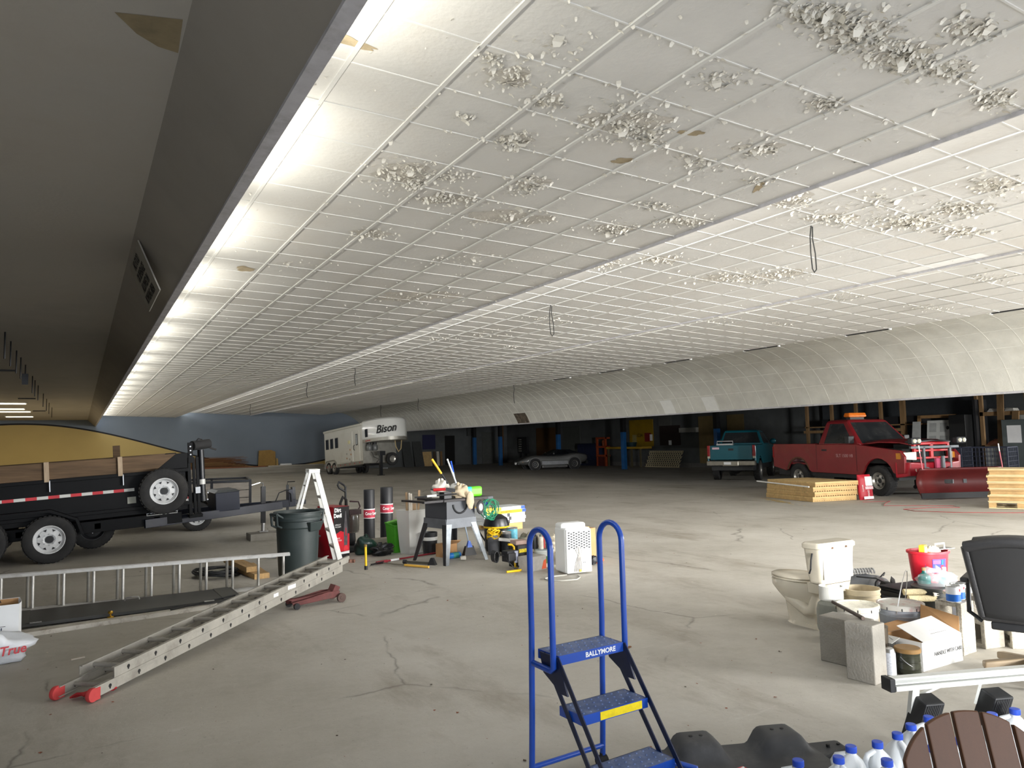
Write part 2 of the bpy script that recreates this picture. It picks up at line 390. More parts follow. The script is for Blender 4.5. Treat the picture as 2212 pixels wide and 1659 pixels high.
# ================================================================ blue rolling step ladder
blu = mat('blue_powder_coat', S(22, 72, 170), .3, .0, var=.1, scale=4, coat=.4)
blun = mat('navy_powder_coat', S(22, 32, 62), .35, var=.15, scale=4)
tread = mat('worn_blue_tread', S(92, 112, 158), .45, .2, var=.16, scale=8, dirt=S(158, 168, 190), damt=.55, dscale=16)
L1 = thing('rolling_step_ladder', 'blue steel rolling step ladder with tall looped handrails and punched treads', 'ladder', (2.24, 3.19, 0), math.radians(3))
def loop_rail(sx):
    b = MB(); x = .232*sx; yb_, yf = .105, -.075; top = 1.215; r = .0155; rad = (yb_-yf)/2
    pts = [(x, yb_+.03, .06), (x, yb_+.015, .35), (x, yb_, .8), (x, yb_, top)]
    for i in range(1, 12):
        a = PI*i/12; pts.append((x, (yb_+yf)/2+rad*math.cos(a), top+rad*math.sin(a)))
    pts += [(x, yf, top), (x, yf, .72), (x, yf, .645), (x, yf+.02, .628), (x, yb_-.01, .632)]
    b.tube(pts, r, 12); return b.build('handrail', blu, L1, smooth=.8)
loop_rail(-1); loop_rail(1)
def tread_part(yc, z, key):
    b = MB(); hw, hd = .205, .0875
    b.box(-hw, hw, yc-hd, yc+hd, z-.006, z); b.m(1).box(-hw, hw, yc-hd-.002, yc-hd+.004, z-.045, z+.001).box(-hw, hw, yc+hd-.004, yc+hd, z-.045, z)
    for s in (-1, 1): b.box(s*hw-.003, s*hw+.003, yc-hd, yc+hd, z-.045, z)
    b.m(0)
    for i in range(9):
        for j in range(4):
            b.cyl((-hw+.025+i*.044+(j % 2)*.018, yc-hd+.025+j*.042, z-.001), (-hw+.025+i*.044+(j % 2)*.018, yc-hd+.025+j*.042, z+.004), .0075, .004, 8)
    return b.build('tread', [tread, blu], L1)
t1 = tread_part(0, .70, 1); t2 = tread_part(-.17, .465, 2); t3 = tread_part(-.34, .23, 3)
text('lettering', 'BALLYMORE', .034, plane_m((.055, -.0905, .678), (1, 0, 0), (0, 0, 1)), whink, t1, sx=1.05, bold=.0007)
MB().box(-.10, .165, -.17-.0925, -.17-.0893, .425, .462).build('warning_label', mat('yellow_warning_label', S(250, 222, 20), .4, var=.06, dirt=S(90, 70, 20), damt=.25, dscale=22), t2)
for s in (-1, 1):
    for k, (ya_, yz) in enumerate(((-.085, -.17), (.03, -.06))):
        b = MB(); b.bar((s*.214, ya_, .69), (s*.214, ya_-.50, .03), .006, .028, (0, 1, 0)); b.build('stile', blun, L1)
    b = MB(); b.prism([(.06, .695), (-.088, .695), (-.165, .53), (-.115, .53), (.03, .60)], s*.209, s*.219, 'x'); g = b.build('gusset_plate', blun, L1)
    MB().cyl((s*.219, -.07, .655), (s*.228, -.07, .655), .010, n=12).build('bolt', steel, g)
    MB().cyl((s*.2, .135, .03), (s*.25, .135, .03), .03, n=16).cyl((s*.225, .135, .03), (s*.225, .135, .07), .012).build('caster', rubber, L1, smooth=.6)
MB().cyl((-.232, .13, .11), (.232, .13, .11), .0135, n=12).build('cross_tube', blu, L1, smooth=.8)
MB().tube([(.214, -.36, .19), (.26, -.40, .185), (.30, -.47, .18), (.30, -.54, .02)], .014, 10).build('front_leg', blu, L1, smooth=.8)
MB().tube([(-.214, -.36, .19), (-.26, -.40, .185), (-.30, -.47, .18), (-.30, -.54, .02)], .014, 10).build('front_leg', blu, L1, smooth=.8)
# ================================================================ long extension ladder resting on the floor jack
EL = thing('extension_ladder', 'long aluminium extension ladder lying aslant with red rubber feet', 'ladder', (.11, 6.105, 0), math.atan2(.730, .683))
d0, d1 = (0, 4.1); zr = lambda x: .01+.205*x/4.0
Wl = .30
def rail(x0, x1, y, zo, h, t, name, par, holes):
    b = MB(); yy = y
    b.bar((x0, yy, zr(x0)+zo), (x1, yy, zr(x1)+zo), t, h)
    sg = -1 if y < Wl/2 else 1
    for e in (-1, 1): b.bar((x0, yy-sg*.012, zr(x0)+zo+e*(h/2-.003)), (x1, yy-sg*.012, zr(x1)+zo+e*(h/2-.003)), .028, .006)
    b.m(1)
    x = x0+holes
    while x < x1-.1:
        z = zr(x)+zo; b.cyl((x, yy+sg*(t/2+.0015), z), (x, yy-sg*(t/2+.0015), z), .0145, n=10).cyl((x, yy+sg*(t/2+.0015), z-.016), (x, yy-sg*(t/2+.0015), z-.016), .007, n=8); x += .2935
    return b.build(name, [alud, rubber], par)
for y in (0, Wl): rail(0, 3.93, y, .048, .074, .006, 'base_rail', EL, .16)
for y in (0, Wl): rail(.2, 4.12, y, .124, .074, .006, 'fly_rail', EL, .14)
for k in range(13):
    x = .16+.2935*k; MB().cyl((x, 0, zr(x)+.048), (x, Wl, zr(x)+.048), .015, n=10).build('rung', alud, EL, smooth=.6)
    x = .34+.2935*k; MB().cyl((x, 0, zr(x)+.124), (x, Wl, zr(x)+.124), .0175, n=10).build('rung', alud, EL, smooth=.6)
for y in (0, Wl):
    b = MB(); b.lathe([(.046, -.016), (.05, 0), (.046, .016)], (-.005, y, .052), 18, (0, 1, 0)); b.box(-.005, .06, y-.012, y+.012, .008, .09)
    f = b.build('rubber_foot', mat('red_rubber_foot', S(205, 70, 70), .7, var=.15, dirt=S(120, 60, 55)), EL, smooth=.5)
MB().grid(lambda u, v: (.02+.2*u, Wl*.5+.12*(v-.5)-.1*u, .03+.02*math.sin(3*u+4*v)), 5, 4).build('foot_tread', mat('loose_red_rubber', S(170, 40, 45), .75, var=.2), EL, solid=.012)
MB().bar((4.1, -.008, zr(4.1)+.10), (4.17, -.02, zr(4.1)+.085), .016, .04).cyl((4.17, -.05, zr(4.1)+.09), (4.17, .02, zr(4.1)+.09), .022, n=12).build('rung_lock', mat('rusty_brown', S(110, 76, 62), .8, var=.3), EL)
MB().box(2.64, 2.80, -.0052, -.0035, zr(2.7)+.105, zr(2.7)+.145).build('label', whink, EL)
MB().box(2.36, 2.45, -.0052, -.0035, zr(2.4)+.10, zr(2.4)+.135).build('label', whink, EL)
# ================================================================ second ladder standing on its edge
SL = thing('ladder', 'aluminium two-section ladder standing on its edge beside the dark storm door', 'ladder', (-2.0, 10.16, 0), math.atan2(-.13, 1.0))
for zz, nm in ((.016, 'rail'), (.405, 'rail')):
    b = MB(); b.box(0, 4.35, -.035, .035, zz-.016, zz-.010).box(0, 4.35, -.038, -.032, zz-.016, zz+.018).box(0, 4.35, .032, .038, zz-.016, zz+.018); b.build(nm, alu, SL)
    b = MB(); b.box(.3, 3.9, .042, .112, zz-.016, zz-.010).box(.3, 3.9, .042, .048, zz-.016, zz+.012).box(.3, 3.9, .106, .112, zz-.016, zz+.012); b.build('fly_rail', alud, SL)
for k in range(15):
    x = .10+.298*k
    if x < 4.3: MB().cyl((x, 0, .01), (x, 0, .40), .0165, n=12).build('rung', alu, SL, smooth=.6)
    if .3 < x+.235 < 3.9: MB().cyl((x+.235, .077, .01), (x+.235, .077, .40), .0165, n=12).build('rung', alud, SL, smooth=.6)
# ================================================================ storm door lying on the floor
dkp = mat('charcoal_door_face', S(62, 62, 60), .5, var=.1, scale=3, dirt=S(90, 86, 80), damt=.3)
flk = mat('flaking_white_paint', S(205, 200, 190), .7, var=.08, scale=9, dirt=S(110, 85, 62), damt=.75, dscale=11)
SD = thing('storm_door', 'charcoal storm door lying flat with a flaking white edge and brass knob', 'door', (.5, 9.18, 0), math.radians(1))
MB().box(-1.08, 1.12, -.30, .42, .04, .075).build('door_leaf', dkp, SD, bevel=.004)
b = MB()
for x in (-1.0, 1.0): b.box(x-.085, x+.085, -.298, .418, .0752, .081)
b.build('end_rail', mat('charcoal_rail', S(78, 78, 75), .5, var=.08), SD)
MB().hexa([(-1.02, -.60, 0), (.82, -.36, 0), (.85, -.29, 0), (-1.02, -.42, 0), (-1.02, -.60, .045), (.82, -.36, .045), (.85, -.29, .045), (-1.02, -.42, .045)]).build('edge_stile', flk, SD, bevel=.003)
k = MB(); k.lathe([(.020, 0), (.020, .006), (.008, .012), (.008, .028), (.022, .036), (.026, .048), (.020, .060), (.002, .064)], (-.20, -.36, .05), 18)
k.lathe([(.034, 0), (.034, .006), (.026, .012)], (-.20, -.36, .046), 18).build('knob', mat('polished_brass', S(214, 172, 70), .22, .9, var=.1, scale=10), SD, smooth=.6)
for x, y in ((-.85, -.30), (.76, -.30)):
    b = MB(); b.box(x-.05, x+.05, y-.028, y+.012, .0752, .082); b.m(1)
    for i in range(3): b.cyl((x-.03+.03*i, y-.012, .082), (x-.03+.03*i, y-.012, .085), .006, n=8)
    b.m(0).cyl((x-.05, y-.03, .082), (x+.05, y-.03, .082), .006, n=8).build('hinge', [steel, blackp], SD)
MB().tube([(-.03, .30, .08), (-.02, .30, .11), (.05, .30, .115), (.11, .30, .11), (.12, .30, .08)], .007, 8).build('pull_handle', steel, SD, smooth=.8)
MB().tube([(.36, -.40, .055), (1.05, -.22, .09)], .010, 8).build('closer_tube', blackp, SD, smooth=.8)
# ================================================================ bags at the left edge
PB = thing('paper_carrier_bag', 'white paper carrier bag with cord handles standing beyond the plastic bag', 'bag', (-.77, 8.05, 0), math.radians(2))
wp = mat('white_kraft_paper', S(236, 238, 240), .7, var=.03, scale=3)
b = MB(); hw, hd, hh = .33, .11, .43
b.quad((-hw, -hd, 0), (hw, -hd, 0), (hw, -hd, hh), (-hw, -hd, hh)); b.quad((hw, -hd, 0), (hw+.02, 0, 0), (hw+.015, 0, hh), (hw, -hd, hh)); b.quad((hw+.02, 0, 0), (hw, hd, 0), (hw, hd, hh+.02), (hw+.015, 0, hh))
b.quad((hw, hd, 0), (-hw, hd, 0), (-hw, hd, hh+.02), (hw, hd, hh+.02)); b.quad((-hw, hd, 0), (-hw, -hd, 0), (-hw, -hd, hh), (-hw, hd, hh+.02)); b.quad((-hw, -hd, .001), (hw, -hd, .001), (hw, hd, .001), (-hw, hd, .001))
pbm = b.build('bag_body', wp, PB, solid=.003)
MB().box(-hw+.01, hw-.01, hd-.008, hd-.004, .10, hh+.018).build('bag_lining', card, PB)
for y, z0 in ((-hd-.004, hh-.02), (hd-.012, hh-.01)):
    MB().tube([(-.02, y, z0), (.02, y-.004, z0+.05 if y > 0 else z0-.04), (.10, y-.004, z0+.075 if y > 0 else z0-.10), (.17, y-.004, z0+.05 if y > 0 else z0-.04), (.19, y, z0)], .004, 6).build('cord_handle', mat('black_cord_'+str(y), S(40, 38, 38), .7), PB)
MB().box(-.30, .235, -hd-.003, -hd-.0015, .245, .249).box(-.30, .235, -hd-.003, -hd-.0015, .165, .169).build('printed_rule', ink, pbm)
text('lettering', 'ESTOWN', .075, plane_m((.02, -hd-.003, .208), (1, 0, 0), (0, 0, 1)), mat('grey_ink', S(80, 84, 100), .6), pbm, sx=1.25)
PL = thing('plastic_shopping_bag', 'crumpled white plastic shopping bag with red lettering', 'bag', (-.78, 7.66, 0))
b = MB(); b.blob((0, 0, .13), .44, .17, .15, 30, 16, amp=.26, zmin=.003)
b.build('bag_body', mat('white_poly_film', S(232, 236, 242), .35, var=.04, scale=6, bump=.5, bscale=9, trans=.05), PL, smooth=1.2)
text('lettering', 'True', .10, plane_m((.33, -.155, .13), (.93, .36, 0), (-.1, .25, 1)), redink, PL, shear=.25, bold=.002)
# ================================================================ floor jack under the ladder
jr = mat('rusty_red_jack_paint', S(112, 62, 60), .7, .2, var=.25, scale=6, dirt=S(80, 62, 56), damt=.8, dscale=7)
FJ = thing('floor_jack', 'rusty red trolley jack lying under the long ladder', 'jack', (2.30, 8.36, 0), math.radians(11))
for s in (-1, 1):
    b = MB(); b.prism([(-.30, .035), (.24, .06), (.25, .125), (.10, .13), (-.10, .10), (-.32, .075)], s*.085-.006, s*.085+.006, 'y'); b.build('side_plate', jr, FJ, bevel=.004)
    MB().cyl((.255, s*.11-.016, .05), (.255, s*.11+.016, .05), .05, n=20).cyl((.255, s*.11-.02, .05), (.255, s*.11+.02, .05), .02, n=12).build('wheel', mat('rusty_iron', S(96, 78, 72), .75, .4, var=.2), FJ, smooth=.6)
    MB().cyl((-.27, s*.10-.014, .034), (-.27, s*.10+.014, .034), .034, n=18).build('front_roller', darkmetal, FJ, smooth=.6)
MB().cyl((-.05, 0, .075), (.2, 0, .10), .035, n=14).bar((.2, 0, .10), (.24, 0, .175), .12, .07).build('pump_body', jr, FJ, bevel=.006)
MB().bar((-.3, 0, .08), (.08, 0, .095), .06, .04).cyl((-.30, 0, .09), (-.30, 0, .105), .045, n=16).build('lift_arm', jr, FJ)
# ================================================================ trash can
gcm = mat('dark_green_grey_plastic', S(46, 56, 56), .5, var=.1, scale=3, dirt=S(80, 84, 82), damt=.2, dscale=4)
TC = thing('trash_can', 'large dark green-grey plastic trash can without a lid', 'trash can', (2.62, 10.42, 0), math.radians(20))
b = MB(); b.lathe([(.24, 0), (.255, .012), (.285, .64), (.30, .66), (.30, .74), (.325, .75), (.325, .785), (.315, .80), (.31, .845), (.325, .85), (.325, .865), (.305, .865), (.295, .84), (.285, .62), (.24, .02), (.001, .02)], n=40, cap=False); b.m(0)
b.build('barrel', gcm, TC, smooth=.5)
for a in (PI*1.02, PI*.02, -PI/2+.3):
    c, s_ = math.cos(a), math.sin(a); ux, uy = -s_, c
    b = MB()
    if a < -.5: b.hexa([(c*.27+ux*e*.15-c*.0, s_*.27+uy*e*.15, .60) for e in (-.7, .7)]+[(c*.30+ux*e*.15, s_*.30+uy*e*.15, .60) for e in (.7, -.7)]+[(c*.27+ux*e*.15, s_*.27+uy*e*.15, .73) for e in (-1, 1)]+[(c*.335+ux*e*.15, s_*.335+uy*e*.15, .73) for e in (1, -1)]); b.build('lift_ledge', gcm, TC, bevel=.01)
    else:
        P = lambda r, e, z: (c*r+ux*e, s_*r+uy*e, z)
        b.tube([P(.30, -.075, .80), P(.385, -.07, .85), P(.39, -.06, .84), P(.375, -.06, .70), P(.31, -.06, .67)], .016, 8).tube([P(.30, .075, .80), P(.385, .07, .85), P(.39, .06, .84), P(.375, .06, .70), P(.31, .06, .67)], .016, 8)
        b.tube([P(.385, -.075, .85), P(.40, 0, .855), P(.385, .075, .85)], .02, 8).build('handle', gcm, TC, smooth=.8)
# ================================================================ aluminium A-frame step ladder behind the trash can
AF = thing('step_ladder', 'white-grey aluminium A-frame step ladder open behind the trash can', 'ladder', (3.04, 11.22, 0), math.radians(-6))
zt = 1.40; sh = lambda t, s, wb=.235, wt=.14: (wb+(wt-wb)*t)*s
def AP(t, s): return Vector((.38*(1-t)+.035*t, sh(t, s), zt*t))
def BP(t, s): return Vector((-.42*(1-t)-.04*t, sh(t, s, .225, .12), zt*t))
alw = mat('pale_aluminium', S(222, 222, 218), .45, .25, var=.06, scale=8, dirt=S(150, 145, 135), damt=.4, dscale=9)
for s in (-1, 1):
    b = MB(); a, e = AP(0, s), AP(1, s); b.bar(a, e, .012, .07, (0, 1, 0)) if False else b.bar(a, e, .072, .006, (0, 1, 0))
    for q in (-.034, .034): b.bar(a+Vector((q, -s*.014, 0)), e+Vector((q, -s*.014, 0)), .005, .03, (0, 1, 0))
    b.build('front_rail', alw, AF)
    b = MB(); b.bar(BP(0, s), BP(1, s), .034, .016, (0, 1, 0)); b.build('rear_leg', alw, AF)
    b = MB(); b.bar(AP(.52, s)+Vector((-.03, 0, 0)), (AP(.52, s)+BP(.62, s))/2+Vector((0, 0, -.02)), .02, .004, (0, 1, 0)).bar((AP(.52, s)+BP(.62, s))/2+Vector((0, 0, -.02)), BP(.62, s), .02, .004, (0, 1, 0)); b.build('spreader', alud, AF)
for i in range(1, 6):
    t = i/5.6; a, e = AP(t, -1), AP(t, 1); b = MB(); b.box(a.x-.04, a.x+.04, a.y, e.y, a.z-.002, a.z+.004).box(a.x+.036, a.x+.04, a.y, e.y, a.z-.03, a.z).box(a.x-.04, a.x-.036, a.y, e.y, a.z-.03, a.z); b.build('step', alud, AF)
for i in (1, 2, 3):
    t = i/3.6; b = MB(); b.bar(BP(t, -1), BP(t, 1), .02, .02); b.build('rear_brace', alud, AF)
MB().box(-.075, .085, -.16, .16, zt, zt+.012).box(-.075, .085, -.165, -.155, zt-.045, zt+.012).box(-.075, .085, .155, .165, zt-.045, zt+.012).box(.078, .086, -.16, .16, zt-.045, zt+.012).build('top_cap', alw, AF, bevel=.003)
# ================================================================ wheels
def wheel(par, c, R, w, rr, rimm, style='mod', face=-1, tire=None, name='wheel', tread_=True, axis='y'):
    """tyre with its rim as a sub-part; axle along local y, outer face towards face*y"""
    cx_, cy_, cz_ = c; f = face
    b = MB(); h = w/2
    b.lathe([(rr, -h*.82), (rr+.02, -h*.95), (R*.86, -h), (R*.965, -h*.86), (R, -h*.6), (R, h*.6), (R*.965, h*.86), (R*.86, h), (rr+.02, h*.95), (rr, h*.82)], (cx_, cy_, cz_), 36, (0, 1, 0), cap=False)
    if tread_:
        for i in range(36):
            a = 2*PI*i/36; u, v = math.cos(a), math.sin(a); t = (-v, u)
            for q in (-.3, .3):
                p = [(cx_+u*R*.985+t[0]*e*.018, cy_+q*w+k*w*.13, cz_+v*R*.985+t[1]*e*.018) for e, k in ((-1, -1), (1, -1), (1, 1), (-1, 1))]
                b.hexa(p+[(x+u*R*.025, y, z+v*R*.025) for x, y, z in p])
    t_ = b.build(name, tire or rubber, par, smooth=.7)
    b = MB(); yo = cy_+f*h
    def pr(l): return [(r, cy_+f*y-cy_) for r, y in l]
    b.lathe(pr([(rr+.012, h*.80), (rr+.016, h*.88), (rr-.004, h*.86), (rr-.025, h*.55), (rr*.80, h*.40), (rr*.74, h*.52), (rr*.42, h*.62), (rr*.30, h*.52), (rr*.29, h*.30), (.001, h*.30)]), (cx_, cy_, cz_), 36, (0, 1, 0), cap=False)
    b.m(1); n = 8 if style == 'mod' else 5
    for i in range(n):
        a = 2*PI*(i+.5)/n
        def q(r, e, y): return (cx_+r*math.cos(a+e), cy_+f*y, cz_+r*math.sin(a+e))
        if style == 'mod': o, wi = [(.77, -.17, .52), (.60, 0, .595), (.77, .17, .52)], .004
        else: o, wi = [(.76, -.34, .50), (.50, -.22, .60), (.50, .22, .60), (.76, .34, .50)], .004
        b.loft([[q(rr*r, e, h*y-.01) for r, e, y in o], [q(rr*r, e, h*y+wi) for r, e, y in o]])
    b.m(1).cyl((cx_, cy_+f*h*.3, cz_), (cx_, cy_+f*h*(.60 if style != 'spare' else .33), cz_), rr*.26, n=20)
    b.m(2)
    for i in range(8):
        a = 2*PI*i/8; b.cyl((cx_+rr*.40*math.cos(a), cy_+f*h*.55, cz_+rr*.40*math.sin(a)), (cx_+rr*.40*math.cos(a), cy_+f*(h*.62+.012), cz_+rr*.40*math.sin(a)), rr*.045, n=8)
    b.build('rim', [rimm, blackp, steel], t_, smooth=.5)
    return t_
whrim = mat('white_wheel_enamel', S(214, 216, 218), .4, var=.06, scale=8, dirt=S(120, 110, 100), damt=.3, dscale=6)
alrim = mat('cast_alloy_rim', S(170, 168, 162), .35, .7, var=.15, scale=6, dirt=S(95, 80, 66), damt=.5, dscale=5)
pair_rot = lambda p: Matrix.Rotation(-p, 4, 'Y')
# ================================================================ dump trailer
dnavy = mat('navy_black_trailer_paint', S(7, 8, 11), .5, .0, var=.2, scale=3, spec=.2, dirt=S(24, 25, 27), damt=.2, dscale=2)
dblue = mat('navy_frame_paint', S(26, 31, 46), .4, .0, var=.15, scale=4, spec=.35)
brd = mat('weathered_board', S(98, 78, 57), .8, var=.3, scale=1.4, stretch=(1.2, 10, 16), bump=.1, bscale=20)
brdl = mat('pale_board', S(176, 156, 132), .8, var=.15, scale=3, stretch=(10, 10, 1.5))
DT = thing('dump_trailer', 'black dump trailer with wooden side boards and white spare wheel on its flank', 'trailer', (-.39, 13.95, 0))
RT = pair_rot(.052)
def D(): b = MB(); b.X = RT; return b
b = D()   # bed: near flank, far flank, front, floor
b.box(-4.5, 2.12, .22, .28, .70, 1.32).box(-4.5, 2.12, 1.98, 2.04, .70, 1.32).box(-4.5, 2.12, .28, 1.98, .70, .76).box(2.06, 2.12, .22, 2.04, .70, 1.50)
b.box(-4.5, 2.12, .17, .30, 1.26, 1.32).box(-4.5, 2.12, .18, .24, .68, .74)
b.prism([(1.60, 1.32), (2.12, 1.32), (2.12, 1.585), (1.93, 1.585)], .20, .24, 'y').prism([(1.60, 1.32), (2.12, 1.32), (2.12, 1.585), (1.93, 1.585)], 2.0, 2.04, 'y')
b.build('bed', dnavy, DT, bevel=.006)
b = D()
for y in (.19, 2.0):
    b.prism([(-4.5, 1.32), (1.60, 1.32), (1.93, 1.585), (-4.5, 1.585)], y, y+.04, 'y')
    b.build('side_board', brd, DT); b = D()
b = MB()
for x in (-2.9, -1.2, .01, 1.06):
    b = D(); b.box(x-.035, x+.035, .15, .188, 1.28, 1.60); s_ = b.build('stake', brdl, DT); b = D(); b.box(x+.03, x+.045, .15, .20, 1.12, 1.30).build('stake_pocket', steel, s_)
D().box(1.02, 1.14, 1.9, 1.95, 1.45, 1.80).build('stake', brd, DT)
b = D(); b.box(1.675, 1.705, .195, .20, 1.46, 1.49)
rs = mat('red_reflector', S(196, 20, 30), .3, var=.1); ws = mat('white_reflector', S(205, 205, 200), .3, var=.06)
b = D()
for i in range(24):
    x = 1.26-.155*i; b.m(i % 2).box(x-.155, x, .214, .219, 1.005, 1.055)
b.build('reflective_tape', [ws, rs], DT)
b = D(); b.box(-4.6, 2.0, .38, .52, .37, .56).box(-4.6, 2.0, 1.74, 1.88, .37, .56).box(-4.4, 2.1, .24, .30, .60, .70)
for x in (-2.4, -.4, .7, 1.6): b.box(x-.05, x+.05, .38, 1.88, .42, .52)
b.build('chassis', dnavy, DT, bevel=.005)
b = D(); fo = [(-2.25, .50), (-2.25, .66), (-2.0, .84), (.05, .84), (.42, .66), (.50, .40), (.46, .40), (.385, .64), (.03, .80), (-1.98, .80), (-2.20, .64), (-2.2, .50)]
b.prism(fo, .02, .34, 'y'); b.build('fender', dnavy, DT)
b = D(); b.prism(fo, 1.92, 2.24, 'y'); b.build('fender', dnavy, DT)
for x in (0, -.93):
    wheel(DT, (x, .11, .375), .375, .215, .215, whrim); wheel(DT, (x, 2.15, .375), .375, .215, .215, blackp, face=1)
wheel(DT, (.62, 1.72, .36), .36, .2, .2, blackp)
w_ = wheel(DT, (1.64, .02, 1.055), .385, .22, .215, whrim, style='mod')
D().box(1.5, 1.8, .1, .24, .93, 1.05).build('spare_mount', darkmetal, DT)
# front frame, hoist and tarp roll
b = D()
for x0, x1, y0 in ((2.10, 2.155, .2), (2.19, 2.235, .26), (2.26, 2.31, .36), (2.10, 2.155, 1.98)): b.box(x0, x1, y0, y0+.06, .48, 1.50)
b.box(2.10, 2.32, .20, .42, .44, .50).box(2.12, 2.20, .19, .22, 1.40, 1.76).box(2.10, 2.40, .5, .56, .70, .86)
b.build('hoist_frame', dnavy, DT, bevel=.004)
b = D(); b.cyl((2.20, .24, 1.70), (2.50, .42, 1.72), .085, n=18).tube([(2.27, .25, 1.78), (2.31, .25, 1.82), (2.37, .28, 1.80)], .012, 6).bar((2.48, .40, 1.66), (2.62, .42, 1.60), .03, .03); b.build('tarp_roll', rubber, DT, smooth=.6)
b = D(); b.cyl((2.36, .44, .78), (2.36, .44, 1.62), .055, n=18).cyl((2.36, .44, .70), (2.36, .44, .80), .065, n=16); b.m(1).cyl((2.36, .44, 1.0), (2.36, .44, 1.09), .0565, n=18).build('hoist_cylinder', [darkmetal, ws], DT, smooth=.6)
b = D()
for p in ((2.30, .45, .82), (2.45, .45, .84), (2.28, .45, .70), (2.44, .45, .72), (2.16, .188, 1.55), (2.16, .188, 1.62), (2.16, .188, 1.69)): b.cyl((p[0], p[1]-.03, p[2]), (p[0], p[1]+.0, p[2]), .013, n=8)
b.build('bolt', steel, DT)
b = D(); b.box(2.22, 2.30, .22, .235, .86, .97).build('latch_chain', steel, DT)
# tongue
b = D(); b.bar((1.40, .32, .42), (3.86, .98, .42), .07, .15).bar((1.40, 1.94, .42), (3.86, 1.28, .42), .07, .15).box(3.70, 4.15, 1.03, 1.23, .36, .50); b.build('tongue', dblue, DT, bevel=.006)
b = D(); b.box(2.60, 3.02, .62, 1.6, .46, .80).build('toolbox', dblue, DT, bevel=.008)
b = D(); b.hexa([(2.58, .60, .80), (3.04, .60, .80), (3.04, 1.62, .80), (2.58, 1.62, .80), (2.66, .72, .84), (2.98, .72, .84), (2.98, 1.5, .84), (2.66, 1.5, .84)]).build('toolbox_lid', mat('chequer_plate', S(96, 100, 104), .4, .6, var=.2, scale=30), DT)
b = MB(); b.box(3.44, 3.52, .94, 1.02, .30, 1.0).m(1).cyl((3.48, .98, .14), (3.48, .98, .5), .036, n=14).box(3.40, 3.56, .90, 1.06, .135, .15).m(1).tube([(3.48, .98, 1.0), (3.48, .98, 1.06), (3.40, .90, 1.08), (3.24, .86, 1.04)], .012, 6).build('jack', [darkmetal, steel], DT, smooth=.5)
b = D(); b.box(4.02, 4.10, 1.02, 1.24, .38, .70); b.m(1).box(4.10, 4.16, 1.06, 1.20, .42, .74); b.m(2)
for z in (.48, .54, .60, .66): b.cyl((4.16, 1.09, z), (4.163, 1.09, z), .014, n=8)
b.build('coupler', [dblue, darkmetal, steel], DT, bevel=.004)
D().tube([(3.75, 1.0, .50), (3.82, .98, .66), (3.95, .98, .70), (4.05, 1.0, .62), (4.06, 1.0, .46)], .012, 6).build('breakaway_cable', blackp, DT, smooth=.8)
b = D()
b.m(0).box(1.44, 1.93, .376, .379, .545, .685).m(1).box(1.45, 1.92, .3745, .377, .555, .675)
dec = b.build('nameplate', [ws, dnavy], DT)
text('lettering', 'SURE-TRAC', .105, RT @ plane_m((1.685, .373, .612), (1, 0, 0), (0, 0, 1)), mat('silver_decal', S(186, 190, 196), .4, .3), dec, sx=.92, shear=.18, bold=.004)
b = D(); b.box(1.15, 1.28, .214, .219, .80, .91).build('dealer_sticker', mat('pale_sticker', S(190, 192, 180), .5), DT)
b = D(); b.m(0).box(2.0, 2.10, .214, .219, .71, .82).m(1).box(2.0, 2.10, .213, .2195, .785, .82).m(2).box(2.01, 2.09, .213, .2195, .72, .75).build('warning_sticker', [ws, rs, blackp], DT)
# concrete pad under its jack
tag(MB().box(2.80, 3.42, 14.62, 15.05, 0, .128).build('concrete_pad', conc, None, bevel=.006), 'flat concrete block beneath the dump trailer tongue jack', 'block')
# ================================================================ small utility trailer behind it
UT = thing('utility_trailer', 'small black angle-iron utility trailer with grey plank sides behind the dump trailer', 'trailer', (2.2, 18.4, 0), math.radians(-8))
grb = mat('grey_plank', S(120, 114, 106), .85, var=.22, scale=2.5, stretch=(1.5, 1.5, 12))
fr = darkmetal
for y in (-.85, .85):
    b = MB(); b.bar((-1.4, y, 1.02), (1.25, y, 1.02), .05, .05).bar((-1.4, y, .44), (1.25, y, .44), .05, .09)
    for x in (-1.4, -.4, .45, 1.25): b.bar((x, y, .40), (x, y, 1.02), .05, .05)
    b.build('side_frame', fr, UT)
    for i in range(3): MB().box(-1.38, 1.23, y-.015, y+.015, .49+.17*i, .645+.17*i).build('plank', grb, UT)
b = MB(); b.bar((1.25, -.85, 1.02), (1.25, .85, 1.02), .05, .05).bar((1.25, -.85, .44), (1.25, .85, .44), .05, .09).bar((1.25, 0, .44), (1.25, 0, 1.02), .05, .05).bar((1.25, -.5, .40), (2.4, 0, .42), .06, .08).bar((1.25, .5, .40), (2.4, 0, .42), .06, .08).box(2.3, 2.55, -.06, .06, .38, .48); b.build('front_frame', fr, UT)
for i in range(3): MB().box(1.235, 1.265, -.83, .83, .49+.17*i, .645+.17*i).build('plank', grb, UT)
MB().box(-1.4, 1.25, -.85, .85, .40, .44).build('deck', grb, UT)
for y, f in ((-1.0, -1), (1.0, 1)):
    wheel(UT, (.15, y, .31), .31, .18, .18, whrim, face=f); b = MB(); b.prism(arc((.15, .31), .40, 0, PI, 12)+list(reversed(arc((.15, .31), .37, 0, PI, 12))), y-.11, y+.11, 'y'); b.build('fender', fr, UT)
MB().box(2.1, 2.16, -.03, .03, .1, .85).tube([(2.13, 0, .85), (2.13, 0, .92), (2.3, 0, .92)], .012, 6).box(2.06, 2.2, -.07, .07, 0, .02).cyl((2.13, 0, .02), (2.13, 0, .12), .02).build('jack', fr, UT)
